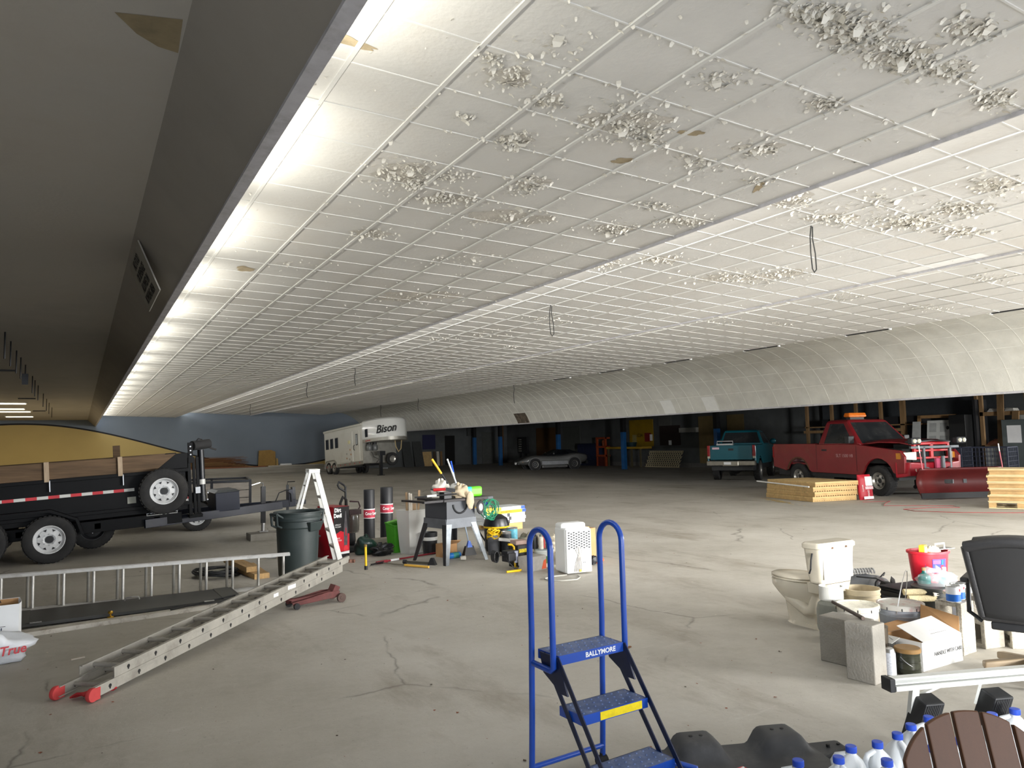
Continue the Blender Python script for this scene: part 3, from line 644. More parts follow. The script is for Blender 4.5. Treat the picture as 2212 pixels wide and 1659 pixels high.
# ================================================================ horse trailer
hw_ = mat('white_trailer_skin', S(206, 205, 196), .35, var=.04, scale=.6, coat=.3, dirt=S(160, 155, 140), damt=.3, dscale=1.2)
hs = mat('brushed_trim', S(160, 158, 150), .35, .6, var=.1, scale=4)
gl = mat('dark_glass', S(20, 22, 26), .08, var=.1, spec=.7)
HT = thing('horse_trailer', 'white gooseneck horse trailer parked at the far end by the blue wall', 'trailer', (14.55, 45.5, 0), math.radians(-81.3))
HR = Matrix.Rotation(math.radians(-4.3), 4, 'Y')
def H(): b = MB(); b.X = HR; return b
def ringx(x, hw, z0, z1, r=.16):
    return [(x, -hw, z0), (x, hw, z0), (x, hw, z1-r), (x, hw-r*.3, z1-r*.3), (x, hw-r, z1), (x, -hw+r, z1), (x, -hw+r*.3, z1-r*.3), (x, -hw, z1-r)]
b = H(); b.loft([ringx(-.9, 1.08, .42, 2.78), ringx(4.2, 1.08, .42, 2.78)]); b.build('body', hw_, HT, bevel=.03)
b = H(); P_ = [(4.2, 1.08), (5.3, 1.06), (5.95, .86), (6.35, .42), (6.42, 0), (6.35, -.42), (5.95, -.86), (5.3, -1.06), (4.2, -1.08)]
b.loft([[(x, y, 1.62) for x, y in P_], [(x, y, 2.60) for x, y in P_], [(x-.03, y*.97, 2.76) for x, y in P_], [(x-.12, y*.88, 2.84) for x, y in P_]])
nose = b.build('gooseneck', mat('white_gooseneck_skin', S(214, 215, 212), .22, var=.03, scale=.7, coat=.5), HT, smooth=.6)
b = H(); b.loft([[(x*1.001, y*1.004, z) for x, y in P_] for z in (1.56, 1.75)]).build('gooseneck_skirt', hs, HT, smooth=.6)
b = H(); b.box(-.92, 4.3, -1.12, -1.06, 2.58, 2.72).cyl((-.8, -1.13, 2.66), (4.2, -1.13, 2.66), .06).build('awning', hw_, HT, smooth=.6)
b = H(); b.box(-.92, 4.22, -1.10, -1.08, .36, .56).box(4.19, 4.23, -1.08, 1.08, .40, 1.60).build('skirt_trim', hs, HT)
for x in (-.45, .18, .85):
    f = H().box(x-.20, x+.20, -1.105, -1.08, 1.55, 2.18).build('window', blackp, HT, bevel=.05)
    H().box(x-.16, x+.16, -1.11, -1.10, 1.60, 2.13).build('pane', gl, f)
f = H().box(4.55, 4.85, -1.10, -1.06, 1.86, 2.32).build('window', blackp, HT, bevel=.05)
H().box(4.59, 4.81, -1.108, -1.095, 1.90, 2.28).build('pane', gl, f)
H().box(1.3, 3.0, -1.13, -1.07, .62, 2.36).build('slide_out', hw_, HT, bevel=.01)
d_ = H().box(3.15, 3.85, -1.10, -1.07, .60, 2.34).build('door', hw_, HT, bevel=.012)
f = H().box(3.4, 3.66, -1.115, -1.09, 1.50, 2.16).build('window', blackp, d_, bevel=.04)
H().box(3.45, 3.61, -1.122, -1.11, 1.55, 2.11).build('pane', mat('bright_glass', S(176, 182, 184), .1), f)
H().tube([(3.24, -1.10, 1.22), (3.24, -1.17, 1.28), (3.24, -1.17, 1.48), (3.24, -1.10, 1.54)], .02, 6).build('handle', blackp, d_)
b = H()
for i, (x, z) in enumerate(((2.25, 1.08), (2.25, .82), (2.62, .74), (2.7, 1.30), (2.8, .60), (2.8, 1.02))): b.m(i % 2).box(x-.05, x+.05, -1.137, -1.13, z-.05, z+.05)
b.build('vent_cover', [hs, mat('amber_lens', S(170, 120, 70), .4)], HT)
H().box(2.5, 2.75, -1.16, -1.13, 1.66, 1.86).build('porch_light', mat('cream_lens', S(210, 205, 160), .4), HT)
b = H()
for i in range(8): b.m(0).box(-.6+.62*i, -.52+.62*i, -1.108, -1.10, .44, .49)
for i in range(3): b.box(4.6+.2*i, 4.68+.2*i, -1.10, -1.08, 1.62, 1.67)
b.build('marker_light', rs, HT)
for x in (-.39, .39):
    for y, f in ((-1.0, -1), (1.0, 1)): wheel(HT, (x, y, .36), .36, .21, .21, alrim, face=f)
b = H(); b.prism(arc((-.39, .40), .46, PI, PI*.45, 8)+arc((.39, .40), .46, PI*.55, 0, 8)+list(reversed(arc((.39, .40), .41, PI*.5, 0, 8)))+list(reversed(arc((-.39, .40), .41, PI, PI*.5, 8))), -1.16, -.9, 'y'); b.build('fender', hs, HT)
b = H(); b.prism(arc((-.39, .40), .46, PI, PI*.45, 8)+arc((.39, .40), .46, PI*.55, 0, 8)+list(reversed(arc((.39, .40), .41, PI*.5, 0, 8)))+list(reversed(arc((-.39, .40), .41, PI, PI*.5, 8))), .9, 1.16, 'y'); b.build('fender', hs, HT)
H().box(-.6, .6, -1.02, 1.02, .36, .80).build('wheel_well', blackp, HT)
b = H(); b.box(2.4, 2.8, -.2, 2.0*.4, .34, .44); b.build('step', darkmetal, HT)
for k, y in enumerate((-.78, -.42)):
    c_ = (4.42, y, 1.10); b = H(); b.lathe([(.13, 0), (.17, .06), (.175, .26), (.12, .36), (.06, .40)], c_, 16).m(1).lathe([(.12, .38), (.12, .46)], c_, 14, cap=False); b.build('propane_tank', [mat('tank_grey_'+str(k), S(110, 112, 112), .4, .2), blackp], HT, smooth=.6)
b = MB(); b.box(4.68, 4.84, -.36, -.20, .02, 1.35).box(4.60, 4.92, -.44, -.12, 0, .03).box(4.60, 5.0, -.46, -.12, 1.15, 1.40).bar((4.76, -.28, .42), (4.86, .1, .40), .06, .06); b.build('landing_leg', darkmetal, HT)
b = MB(); b.X = Matrix.Translation((4.55, .58, .88)) @ Matrix.Rotation(PI/2, 4, 'Z'); bb = wheel
t_ = MB(); t_.lathe([(.2, -.09), (.34, -.1), (.38, -.06), (.38, .06), (.34, .1), (.2, .09)], (4.50, .60, .92), 30, (1, 0, 0), cap=False); tt = t_.build('spare_wheel', rubber, HT, smooth=.6)
r_ = MB(); r_.lathe([(.21, -.06), (.215, .07), (.19, .05), (.12, .03), (.10, .06), (.001, .06)], (4.50, .60, .92), 24, (1, 0, 0), cap=False); r_.build('rim', alrim, tt, smooth=.5)
H().tube([(5.6, .25, 1.56), (5.6, .30, 1.2), (5.6, .45, .92), (5.6, .62, 1.1), (5.6, .68, 1.56)], .03, 6).build('safety_chain', mat('rope_yellow', S(170, 150, 110), .8), HT)
H().tube([(4.35, -.6, 1.05), (4.4, -.5, .75), (4.45, -.2, .58), (4.4, -.35, .4)], .015, 6).build('gas_hose', blackp, HT)
b = H(); b.loft([[(3.6, -.35, 2.76), (4.9, -.35, 2.76), (4.9, .35, 2.76), (3.6, .35, 2.76)], [(3.7, -.32, 2.94), (4.5, -.32, 3.0), (4.5, .32, 3.0), (3.7, .32, 2.94)]]); b.build('air_conditioner', hw_, HT, bevel=.03)
b = H(); b.cyl((1.5, -.4, 2.76), (1.5, -.4, 2.88), .05).cyl((2.6, -.3, 2.76), (2.6, -.3, 2.86), .08).build('roof_vent', hw_, HT)
def nose_text():
    # lettering wrapped on the slanted nose face
    pc = (5.98, -.87, 2.08)
    return text('lettering', 'Bison', .62, HR @ plane_m((6.19, -.645, 2.20), (.42, .46, .05), (0, 0, 1)), ink, nose, sx=.86, shear=.35, ext=.012, bold=.012)
nose_text()
# ================================================================ red pickup with plough
rp = mat('faded_red_truck_paint', S(128, 30, 36), .35, .1, var=.12, scale=1.2, coat=.5, dirt=S(120, 70, 55), damt=.35, dscale=2.2)
rust = mat('rust_patch', S(92, 62, 44), .9, var=.4, scale=12)
RP = thing('pickup_truck', 'faded red pickup truck with rusty wheel arches, amber roof beacon and snow plough', 'truck', (20.87, 15.76, 0), math.atan2(-.976, -.218))
WB = 3.3; zw = .42
def arch(cx__, r, z0, n=10): return [(cx__+r*math.cos(a), zw+.06+r*math.sin(a)) for a in [PI*(1-i/n) for i in range(n+1)] if zw+.06+r*math.sin(a) >= z0]
low = .60
out = [(-1.22, .72), (-.62, low)]+arch(0, .53, low)+[(.62, low-.02), (WB-.62, low-.04)]+arch(WB, .56, low)+[(WB+.66, .62), (WB+.92, .66), (WB+.94, 1.10), (WB+.80, 1.26), (2.62, 1.42), (2.55, 1.44), (.86, 1.44), (.84, 1.46), (-1.20, 1.46), (-1.24, 1.10)]
def mirror_build(name, outline, y0, y1, m_, par, bev=.02):
    for s in (-1, 1): MB().prism(outline, s*y0, s*y1, 'y').build(name, m_, par, bevel=bev)
b = MB(); b.prism(out, -.98, -.90, 'y'); b.build('body_side', rp, RP, bevel=.035, seg=3)
b = MB(); b.prism(out, .90, .98, 'y'); b.build('body_side', rp, RP, bevel=.035, seg=3)
fo2 = [(2.50, 1.2), (WB+.66, 1.1), (WB+.80, 1.24), (2.62, 1.41)]
for s in (-1, 1): MB().prism(fo2, s*.74, s*.93, 'y').build('front_wing', rp, RP, bevel=.03)
b = MB(); b.box(-1.2, .84, -.92, .92, .80, .86).box(.78, .84, -.92, .92, .8, 1.44).box(-1.24, -1.18, -.92, .92, .74, 1.44); b.build('bed', rp, RP, bevel=.01)
b = MB(); b.box(-1.1, WB+.6, -.86, .86, .45, .80).build('underbody', blackp, RP)
def cabring(x, hb, ht, zb, zt): return [(x, -hb, zb), (x, hb, zb), (x, ht, zt), (x, -ht, zt)]
CB = [(.90, .95, 1.42), (2.62, .95, 1.42)]
rb = [(.90, -.95, 1.42), (2.66, -.95, 1.42), (2.66, .95, 1.42), (.90, .95, 1.42)]
rt = [(1.10, -.74, 2.12), (1.98, -.74, 2.12), (1.98, .74, 2.12), (1.10, .74, 2.12)]
rr2 = [(1.16, -.64, 2.17), (1.92, -.64, 2.17), (1.92, .64, 2.17), (1.16, .64, 2.17)]
b = MB(); b.loft([rb, rt, rr2]); b.build('cab', rp, RP, bevel=.05, seg=3)
def onface(a, c, d, e, u, v, off):  # bilinear on quad a(bl) c(br) d(tr) e(tl)
    a, c, d, e = map(Vector, (a, c, d, e)); p = (a*(1-u)+c*u)*(1-v)+(e*(1-u)+d*u)*v
    n = (c-a).cross(e-a).normalized(); return p+n*off
def pane(name, a, c, d, e, u0, u1, v0, v1, m_, par, off=.006, poly=None):
    pts = poly or [(u0, v0), (u1, v0), (u1, v1), (u0, v1)]
    b = MB(); b.loft([[onface(a, c, d, e, u, v, off-.012) for u, v in pts], [onface(a, c, d, e, u, v, off) for u, v in pts]]); return b.build(name, m_, par, bevel=.004)
rglass = mat('dusty_dark_glass', S(38, 40, 42), .12, var=.15, spec=.6, dirt=S(90, 88, 84), damt=.35, dscale=1.6)
for s, (i, j) in ((-1, (0, 1)), (1, (2, 3))):
    A, B_, Ct, Dt = rb[i], rb[j], rt[j], rt[i]
    pl = [(.16, .06), (.86, .06), (.80, .90), (.22, .90)] if s < 0 else [(.14, .06), (.84, .06), (.78, .90), (.20, .90)]
    pane('side_window', A, B_, Ct, Dt, 0, 0, 0, 0, rglass, RP, poly=pl)
pane('windscreen', rb[1], rb[2], rt[2], rt[1], .06, .94, .05, .94, rglass, RP)
pane('rear_window', rb[3], rb[0], rt[0], rt[3], .12, .88, .2, .88, rglass, RP)
b = MB()   # hood sits slightly open
hd = [(2.56, .80, 1.46), (3.2, .80, 1.52), (WB+.55, .76, 1.50), (WB+.86, .66, 1.44)]
b.loft([[(x, -w, z-.05), (x, w, z-.05), (x, w, z-.015), (x, w*.8, z+.045), (x, 0, z+.06), (x, -w*.8, z+.045), (x, -w, z-.015)] for x, w, z in hd]); b.build('hood', rp, RP, bevel=.012, smooth=.6)
MB().loft([[(WB+.72, y, 1.50-.05*abs(y)) for y in (-.7, -.35, 0, .35, .7)]+[(WB+.72, y, 1.545-.05*abs(y)) for y in (.7, .35, 0, -.35, -.7)], [(WB+.93, y*.93, 1.50-.06*abs(y)) for y in (-.7, -.35, 0, .35, .7)]+[(WB+.93, y*.93, 1.53-.06*abs(y)) for y in (.7, .35, 0, -.35, -.7)]]).build('bug_deflector', blackp, RP)
b = MB(); gx = WB+.90   # grille frame with a cross
for y0, y1, z0, z1 in ((-.62, .62, 1.40, 1.47), (-.58, .58, 1.02, 1.08), (-.62, -.54, 1.02, 1.47), (.54, .62, 1.02, 1.47), (-.05, .05, 1.05, 1.45), (-.58, .58, 1.22, 1.28)): b.box(gx-.04, gx+.03, y0, y1, z0, z1)
b.build('grille', red, RP, bevel=.015)
MB().box(WB+.2, gx-.08, -.58, .58, .70, 1.42).build('engine_bay', mat('engine_black', S(14, 14, 15), .8), RP)
MB().box(2.75, WB+.78, -.88, .88, .9, 1.30).build('engine_block', mat('engine_dark', S(18, 18, 18), .8), RP)
b = MB(); b.loft([[(WB+.62, -1.0, .52), (WB+.62, 1.0, .52), (WB+.62, 1.0, .96), (WB+.62, -1.0, .96)], [(WB+.98, -.86, .58), (WB+.98, .86, .58), (WB+1.0, .86, .94), (WB+1.0, -.86, .94)], [(WB+1.08, -.5, .60), (WB+1.08, .5, .60), (WB+1.10, .5, .92), (WB+1.10, -.5, .92)]]); b.build('bumper', mat('red_bumper', S(150, 24, 38), .3, var=.08, coat=.5), RP, bevel=.03)
lens = mat('headlamp_lens', S(210, 208, 190), .15, .2, var=.15, scale=10); amb = mat('amber_lamp', S(225, 150, 50), .3)
for s in (-1, 1):
    b = MB(); b.loft([[(WB+.72, s*.98, 1.02), (WB+.72, s*.98, 1.2), (WB+.60, s*.97, 1.2), (WB+.60, s*.97, 1.02)], [(WB+.96, s*.58, 1.0), (WB+.96, s*.58, 1.22), (WB+.8, s*.58, 1.22), (WB+.8, s*.58, 1.0)]]); h_ = b.build('headlight', lens, RP, bevel=.01)
    MB().box(WB+.66, WB+.82, s*.93-.05, s*.93+.05, 1.03, 1.19).build('turn_signal', amb, h_)
    MB().cyl((WB+.96, s*.66, .74), (WB+1.035, s*.66, .74), .06, n=14).build('fog_lamp', lens, RP)
    b = MB(); b.prism(arc((0, zw+.06), .565, .35, PI*.9, 14)+list(reversed(arc((0, zw+.06), .52, .35, PI*.9, 14))), s*.955, s*.984, 'y').build('rusty_arch', rust, RP)
    MB().box(2.25, 2.42, s*1.02-.10, s*1.02+.10, 1.46, 1.68).bar((2.34, s*.9, 1.46), (2.34, s*1.05, 1.5), .04, .04).build('wing_mirror', blackp, RP, bevel=.03)
    MB().box(1.12, 1.32, s*.985-.012, s*.985+.012, 1.24, 1.29).build('door_handle', blackp, RP, bevel=.006)
    MB().box(-1.255, -1.16, s*.93-.05, s*.93+.05, 1.0, 1.38).build('tail_lamp', mat('tail_red', S(150, 16, 24), .25), RP, bevel=.01)
    for x in (0, WB): wheel(RP, (x, s*.86, zw), zw, .29, .225, alrim, 'alloy', face=s)
MB().box(.862, .874, -.9815, -.978, .66, 1.44).build('door_seam', ink, RP)
MB().box(2.52, 2.532, -.9815, -.978, .66, 1.40).build('door_seam', ink, RP)
b = MB(); b.box(.9, 2.5, -.985, -.975, .98, 1.0).box(-1.1, -.6, -.985, -.975, .98, 1.0).build('side_moulding', rp, RP)
text('lettering', 'SLT 1500 V8', .13, plane_m((2.05, -.983, 1.10), (1, 0, 0), (0, 0, 1)), mat('badge_silver', S(190, 150, 150), .4), RP)
b = MB(); b.loft([[(x*.8+1.5, y*.85, 2.245) for x, y in ((-.12, -.34), (.12, -.34), (.12, .34), (-.12, .34))], [(x+1.5, y, 2.27) for x, y in ((-.12, -.34), (.12, -.34), (.12, .34), (-.12, .34))], [(x*.8+1.5, y*.9, 2.38) for x, y in ((-.12, -.34), (.12, -.34), (.12, .34), (-.12, .34))]]); bc = b.build('beacon', mat('amber_beacon', S(214, 110, 30), .25, var=.15), RP, bevel=.02)
MB().box(1.42, 1.58, -.26, .26, 2.16, 2.25).build('beacon_base', blackp, bc)
# plough
plm = mat('plough_red', S(98, 22, 22), .45, var=.2, scale=2, dirt=S(80, 30, 26), damt=.4); px = WB+1.75
ca, sa = math.cos(math.radians(-14)), math.sin(math.radians(-14))
def PW(x, y, z): return (px+x*ca-y*sa, x*sa+y*ca, z)
b = MB(); b.grid(lambda u, v: PW(.16-.30*math.sin(PI*(.12+.76*v)), -1.12+2.24*u, .10+.70*v), 12, 10); bl = b.build('plough_blade', plm, RP, smooth=1.0, solid=.03)
MB().hexa([PW(.05, -1.12, .03), PW(.05, 1.12, .03), PW(.08, 1.12, .03), PW(.08, -1.12, .03), PW(.01, -1.12, .17), PW(.01, 1.12, .17), PW(.05, 1.12, .17), PW(.05, -1.12, .17)]).build('cutting_edge', blackp, bl)
for y in (-1.08, 1.08):
    p0 = PW(.10, y, .78); b = MB(); b.cyl(p0, (p0[0]-.05, p0[1], p0[2]+.42), .014, n=8).m(1).cyl((p0[0]-.05, p0[1], p0[2]+.42), (p0[0]-.07, p0[1], p0[2]+.62), .014, n=8).build('blade_marker', [mat('pink_marker', S(205, 110, 120), .5), whink], bl)
b = MB(); b.bar((px-.75, -.55, .45), (px-.05, -.2, .45), .08, .1).bar((px-.75, .55, .45), (px-.05, .2, .45), .08, .1).bar((px-.68, -.45, .5), (px-.68, -.45, 1.36), .06, .06).bar((px-.68, .45, .5), (px-.68, .45, 1.36), .06, .06).bar((px-.68, -.9, 1.34), (px-.68, .75, 1.34), .06, .06)
b.bar((px-.68, -.4, .8), (px-.4, 0, .62), .04, .04).bar((px-.68, .4, .8), (px-.4, 0, .62), .04, .04).cyl((px-.5, 0, .6), (px-.5, 0, 1.1), .05).build('plough_frame', mat('plough_frame_grey', S(96, 100, 104), .5, .3, var=.2), RP)
MB().box(px-.62, px-.56, -.16, .02, .78, 1.04).build('plough_pump_plate', mat('pink_plate', S(200, 90, 120), .5, var=.15), RP)
for y in (-.85, .70):
    b = MB(); b.box(px-.66, px-.50, y-.16, y+.16, 1.42, 1.60); pl_ = b.build('plough_lamp', blackp, RP, bevel=.03)
    b = MB(); b.lathe([(.06, 0), (.055, .02), (.001, .03)], (px-.50, y-.075, 1.51), 14, (1, 0, 0)).lathe([(.06, 0), (.055, .02), (.001, .03)], (px-.50, y+.075, 1.51), 14, (1, 0, 0)).build('lamp_lens', lens, pl_, smooth=.6)
# ================================================================ teal pickup behind it
tp = mat('teal_truck_paint', S(18, 92, 106), .3, .15, var=.08, scale=1.5, coat=.6)
TP = thing('pickup_truck', 'teal pickup truck seen from its chrome rear bumper beyond the red pickup', 'truck', (22.95, 21.35, 0), math.radians(32))
oT = [(-1.12, .78), (-.60, .66)]+[(x, z) for x, z in [(.50*math.cos(a), .46+.5*math.sin(a)) for a in [PI*(1-i/10) for i in range(11)]] if z >= .66]+[(.60, .64), (2.66, .62)]+[(x, z) for x, z in [(3.2+.50*math.cos(a), .46+.5*math.sin(a)) for a in [PI*(1-i/10) for i in range(11)]] if z >= .64]+[(4.0, .66), (4.05, 1.30), (2.5, 1.42), (-1.12, 1.40)]
for y0, y1 in ((-.93, -.86), (.86, .93)): MB().prism(oT, y0, y1, 'y').build('body_side', tp, TP, bevel=.03, seg=3)
b = MB(); b.box(-1.0, .9, -.88, .88, .86, .90).box(.84, .90, -.88, .88, .86, 1.4).box(2.5, 4.0, -.88, .88, 1.2, 1.34); b.build('bed', tp, TP)
tg = MB().box(-1.14, -1.07, -.80, .80, .84, 1.40).build('tailgate', tp, TP, bevel=.015)
MB().box(-1.147, -1.135, -.10, .10, 1.20, 1.28).build('handle', blackp, tg)
MB().box(-1.146, -1.136, .45, .72, 1.25, 1.33).build('sticker', mat('pink_white_sticker', S(225, 190, 200), .5, var=.2, scale=20), tg)
for s in (-1, 1):
    l_ = MB().box(-1.14, -1.02, s*.865-.055, s*.865+.055, .96, 1.40).build('tail_lamp', mat('tail_red2', S(150, 16, 24), .25), TP, bevel=.01)
    MB().box(-1.145, -1.05, s*.865-.05, s*.865+.05, .90, .98).build('reverse_lamp', lens, l_)
b = MB(); b.loft([[(-1.30, y, z) for y, z in ((-.92, .62), (.92, .62), (.92, .80), (-.92, .80))], [(-1.10, y, z) for y, z in ((-.93, .62), (.93, .62), (.93, .82), (-.93, .82))]]).box(-1.33, -1.28, -.30, .30, .60, .80); bm_ = b.build('bumper', mat('dented_chrome', S(176, 172, 162), .22, .8, var=.15, scale=5), TP, bevel=.02)
MB().box(-1.345, -1.325, -.02, .25, .66, .76).build('licence_plate', whink, bm_)
tb = [(.95, -.90, 1.40), (2.75, -.90, 1.40), (2.75, .90, 1.40), (.95, .90, 1.40)]; tt_ = [(1.12, -.70, 1.96), (2.1, -.70, 1.96), (2.1, .70, 1.96), (1.12, .70, 1.96)]; t3_ = [(1.2, -.6, 2.0), (2.0, -.6, 2.0), (2.0, .6, 2.0), (1.2, .6, 2.0)]
MB().loft([tb, tt_, t3_]).build('cab', tp, TP, bevel=.05, seg=3)
pane('rear_window', tb[3], tb[0], tt_[0], tt_[3], .06, .94, .12, .9, rglass, TP)
pane('side_window', tb[0], tb[1], tt_[1], tt_[0], 0, 0, 0, 0, rglass, TP, poly=[(.10, .08), (.86, .08), (.80, .9), (.16, .9)])
pane('side_window', tb[2], tb[3], tt_[3], tt_[2], 0, 0, 0, 0, rglass, TP, poly=[(.14, .08), (.9, .08), (.84, .9), (.20, .9)])
pane('windscreen', tb[1], tb[2], tt_[2], tt_[1], .06, .94, .06, .94, rglass, TP)
MB().box(-1.0, 3.9, -.8, .8, .42, .80).build('underbody', blackp, TP)
MB().cyl((0, -.8, .42), (0, .8, .42), .08).blob((0, .05, .40), .2, .2, .16).build('rear_axle', blackp, TP)
for s in (-1, 1):
    for x in (0, 3.2): wheel(TP, (x, s*.80, .39), .39, .26, .21, alrim, 'alloy', face=s)
    MB().blob((2.3, s*1.08, 1.52), .06, .13, .11, 12, 8).build('wing_mirror', tp, TP, smooth=1)
b = MB(); b.box(-.2, .05, .1, .75, 1.40, 1.46).tube([(-.1, .12, 1.4), (-.1, .12, 1.56), (-.1, .74, 1.56), (-.1, .74, 1.4)], .025, 6).build('bed_rack', steel, TP)
# ================================================================ silver sports car
sv = mat('dusty_silver_car_paint', S(112, 113, 112), .3, .35, var=.08, scale=1.5, coat=.5); bkp = mat('black_car_paint', S(26, 28, 32), .3, .1, var=.1, coat=.4)
CO = thing('sports_car', 'low silver and black vintage sports coupe parked between blue posts', 'car', (26.5, 38.35, 0), math.radians(163.6))
# x forward, rear axle 0, front axle 2.5; stations across the length
st = [(-1.05, .60, .44, .80, .82), (-.75, .82, .34, .90, .92), (-.35, .92, .24, .96, .99), (0, .93, .30, .94, 1.0), (.4, .88, .20, .86, .92), (.9, .86, .18, .82, .86), (1.5, .87, .18, .80, .84), (2.0, .90, .22, .80, .88), (2.5, .92, .30, .80, .92), (2.9, .88, .26, .72, .82), (3.3, .72, .30, .60, .64), (3.5, .52, .40, .50, .52)]
b = MB(); rings = []
for x, w, z0, zs, zt_ in st:
    rings.append([(x, -w*.9, z0), (x, w*.9, z0), (x, w, (z0+zs)/2), (x, w*.98, zs), (x, w*.72, zt_), (x, w*.3, zt_-.04), (x, -w*.3, zt_-.04), (x, -w*.72, zt_), (x, -w*.98, zs), (x, -w, (z0+zs)/2)])
b.loft(rings); body = b.build('body', sv, CO, smooth=.9, sub=1)
b = MB(); gh = [[(-.55, y, .90) for y in (-.55, .55)], ]
g0 = [(-.65, -.62, .90), (1.72, -.72, .84), (1.72, .72, .84), (-.65, .62, .90)]; g1 = [(.10, -.44, 1.19), (.92, -.50, 1.21), (.92, .50, 1.21), (.10, .44, 1.19)]
b.loft([g0, g1]); b.build('cabin', bkp, CO, bevel=.04, seg=3)
pane('windscreen', g0[1], g0[2], g1[2], g1[1], .05, .95, .08, .95, mat('grey_glass', S(70, 74, 74), .15), CO)
pane('side_window', g0[2], g0[3], g1[3], g1[2], 0, 0, 0, 0, gl, CO, poly=[(.22, .15), (.68, .15), (.55, .88), (.12, .88)])
pane('side_window', g0[0], g0[1], g1[1], g1[0], 0, 0, 0, 0, gl, CO, poly=[(.32, .15), (.78, .15), (.88, .88), (.45, .88)])
for s in (-1, 1):
    for x in (0, 2.5):
        b = MB(); b.lathe([(.40, -.03), (.40, .06), (.001, .06)], (x, s*.87, .34), 28, (0, s, 0), cap=False); b.build('wheel_arch', blackp, CO)
        b = MB(); b.prism(arc((x, .34), .43, -.15, PI+.15, 18)+list(reversed(arc((x, .34), .385, -.15, PI+.15, 18))), s*.88, s*.965, 'y'); b.build('arch_flare', sv, CO, bevel=.008)
        wheel(CO, (x, s*.85, .335), .335, .24, .19, alrim, 'alloy', face=s)
    MB().box(.45, 2.05, s*.90-.02, s*.90+.02, .14, .26).cyl((.5, s*.93, .2), (2.0, s*.93, .2), .045).build('side_pipe', mat('side_pipe_steel', S(150, 150, 150), .3, .7), CO)
    MB().box(.42, 2.06, s*.935-.006, s*.935+.006, .30, .52).build('lower_flank', mat('pale_silver_flank', S(150, 152, 156), .3, .3), CO)
    MB().blob((1.30, s*.90, .98), .06, .09, .06, 10, 8).build('wing_mirror', sv, CO, smooth=1)
    MB().box(3.12, 3.22, s*.70-.03, s*.70+.03, .46, .52).build('marker_lamp', amb, CO)
    MB().box(3.36, 3.50, s*.38-.16, s*.38+.16, .34, .42).build('grille_opening', blackp, CO)
MB().box(3.44, 3.53, -.14, .14, .33, .46).build('licence_plate', whink, CO)
MB().box(-1.0, -.85, -.6, .6, .30, .5).build('rear_valance', bkp, CO)
# ================================================================ middle cluster: vacuum box, rolls, tubs
vred = mat('glossy_red_carton', S(165, 20, 34), .35, var=.06, scale=3); vblk = mat('glossy_black_carton', S(24, 22, 25), .35, var=.1, scale=3)
VB = thing('vacuum_carton', 'tall red and black carton of an upright vacuum behind the step ladder', 'box', (3.50, 11.70, 0), math.radians(20))
b = MB(); b.box(-.15, .15, -.21, .21, 0, .80); b.build('carton', vred, VB, bevel=.004)
b = MB(); b.box(-.148, .148, -.213, -.209, .005, .795).build('front_panel', vblk, VB)
b = MB(); b.prism([(-.148, .10), (.148, .10), (.148, .22), (.148, .36), (-.02, .42), (-.148, .36)], -.2145, -.2125, 'y').build('printed_flash', mat('flash_red', S(205, 26, 44), .35), VB)
MB().prism([(-.148, .06), (.148, .06), (.148, .10), (-.148, .085)], -.2148, -.2128, 'y').build('printed_band', whink, VB)
b = MB(); b.prism([(.045, .15), (.105, .15), (.115, .44), (.10, .56), (.085, .72), (.07, .72), (.055, .56), (.04, .44)], -.2155, -.2135, 'y').build('printed_vacuum', mat('print_grey', S(84, 80, 84), .4, var=.3, scale=20), VB)
MB().prism([(.03, .13), (.055, .19), (.10, .19), (.13, .13), (.10, .10), (.06, .10)], -.2165, -.2145, 'y').build('printed_base', mat('print_red', S(220, 46, 56), .4), VB)
MB().prism([(.07, .34), (.09, .34), (.085, .46), (.075, .46)], -.217, -.2145, 'y').build('printed_core', redink, VB)
text('lettering', 'Dirt\nDevil', .085, plane_m((-.075, -.2150, .70), (1, 0, 0), (0, 0, 1)), whink, VB, bold=.004, sx=.85)
text('lettering', 'UPRIGHT\nVACUUM', .032, plane_m((-.07, -.2150, .50), (1, 0, 0), (0, 0, 1)), whink, VB, sx=.85)
text('lettering', 'MAX\nSUCTION', .034, plane_m((-.06, -.2160, .29), (1, 0, 0), (0, 0, 1)), whink, VB, sx=.8)
UV = thing('upright_vacuum', 'black upright vacuum with clear dust cup and looped handle behind the red carton', 'vacuum cleaner', (3.92, 12.16, 0), math.radians(15))
b = MB(); b.box(-.17, .17, -.20, .12, .0, .11).build('floor_head', blackp, UV, bevel=.03)
b = MB(); b.lathe([(.09, .10), (.11, .16), (.105, .30)], (0, .03, 0), 20); b.build('motor_housing', blackp, UV, smooth=.6)
b = MB(); b.lathe([(.085, .30), (.10, .34), (.105, .58), (.10, .60)], (.06, 0, 0), 22); b.build('dust_cup', mat('smoky_clear_plastic', S(150, 146, 138), .12, var=.1, trans=.6), UV, smooth=.6)
MB().cyl((.06, 0, .32), (.06, 0, .55), .045, n=16).build('cyclone', mat('cyclone_grey', S(90, 88, 84), .5), UV)
MB().box(-.06, .17, -.09, .09, .60, .68).tube([(.16, 0, .66), (.20, 0, .72), (.17, 0, .80), (0, 0, .82)], .014, 8).build('top_housing', mat('dark_red_black', S(50, 18, 24), .4), UV, bevel=.01)
b = MB(); b.tube([(-.05, .05, .12), (-.05, .05, 1.06), (-.09, .05, 1.10), (-.18, .05, 1.15), (-.20, .05, 1.10), (-.17, .05, 1.05), (-.07, .05, .99)], .018, 8); b.build('handle', blackp, UV, smooth=.8)
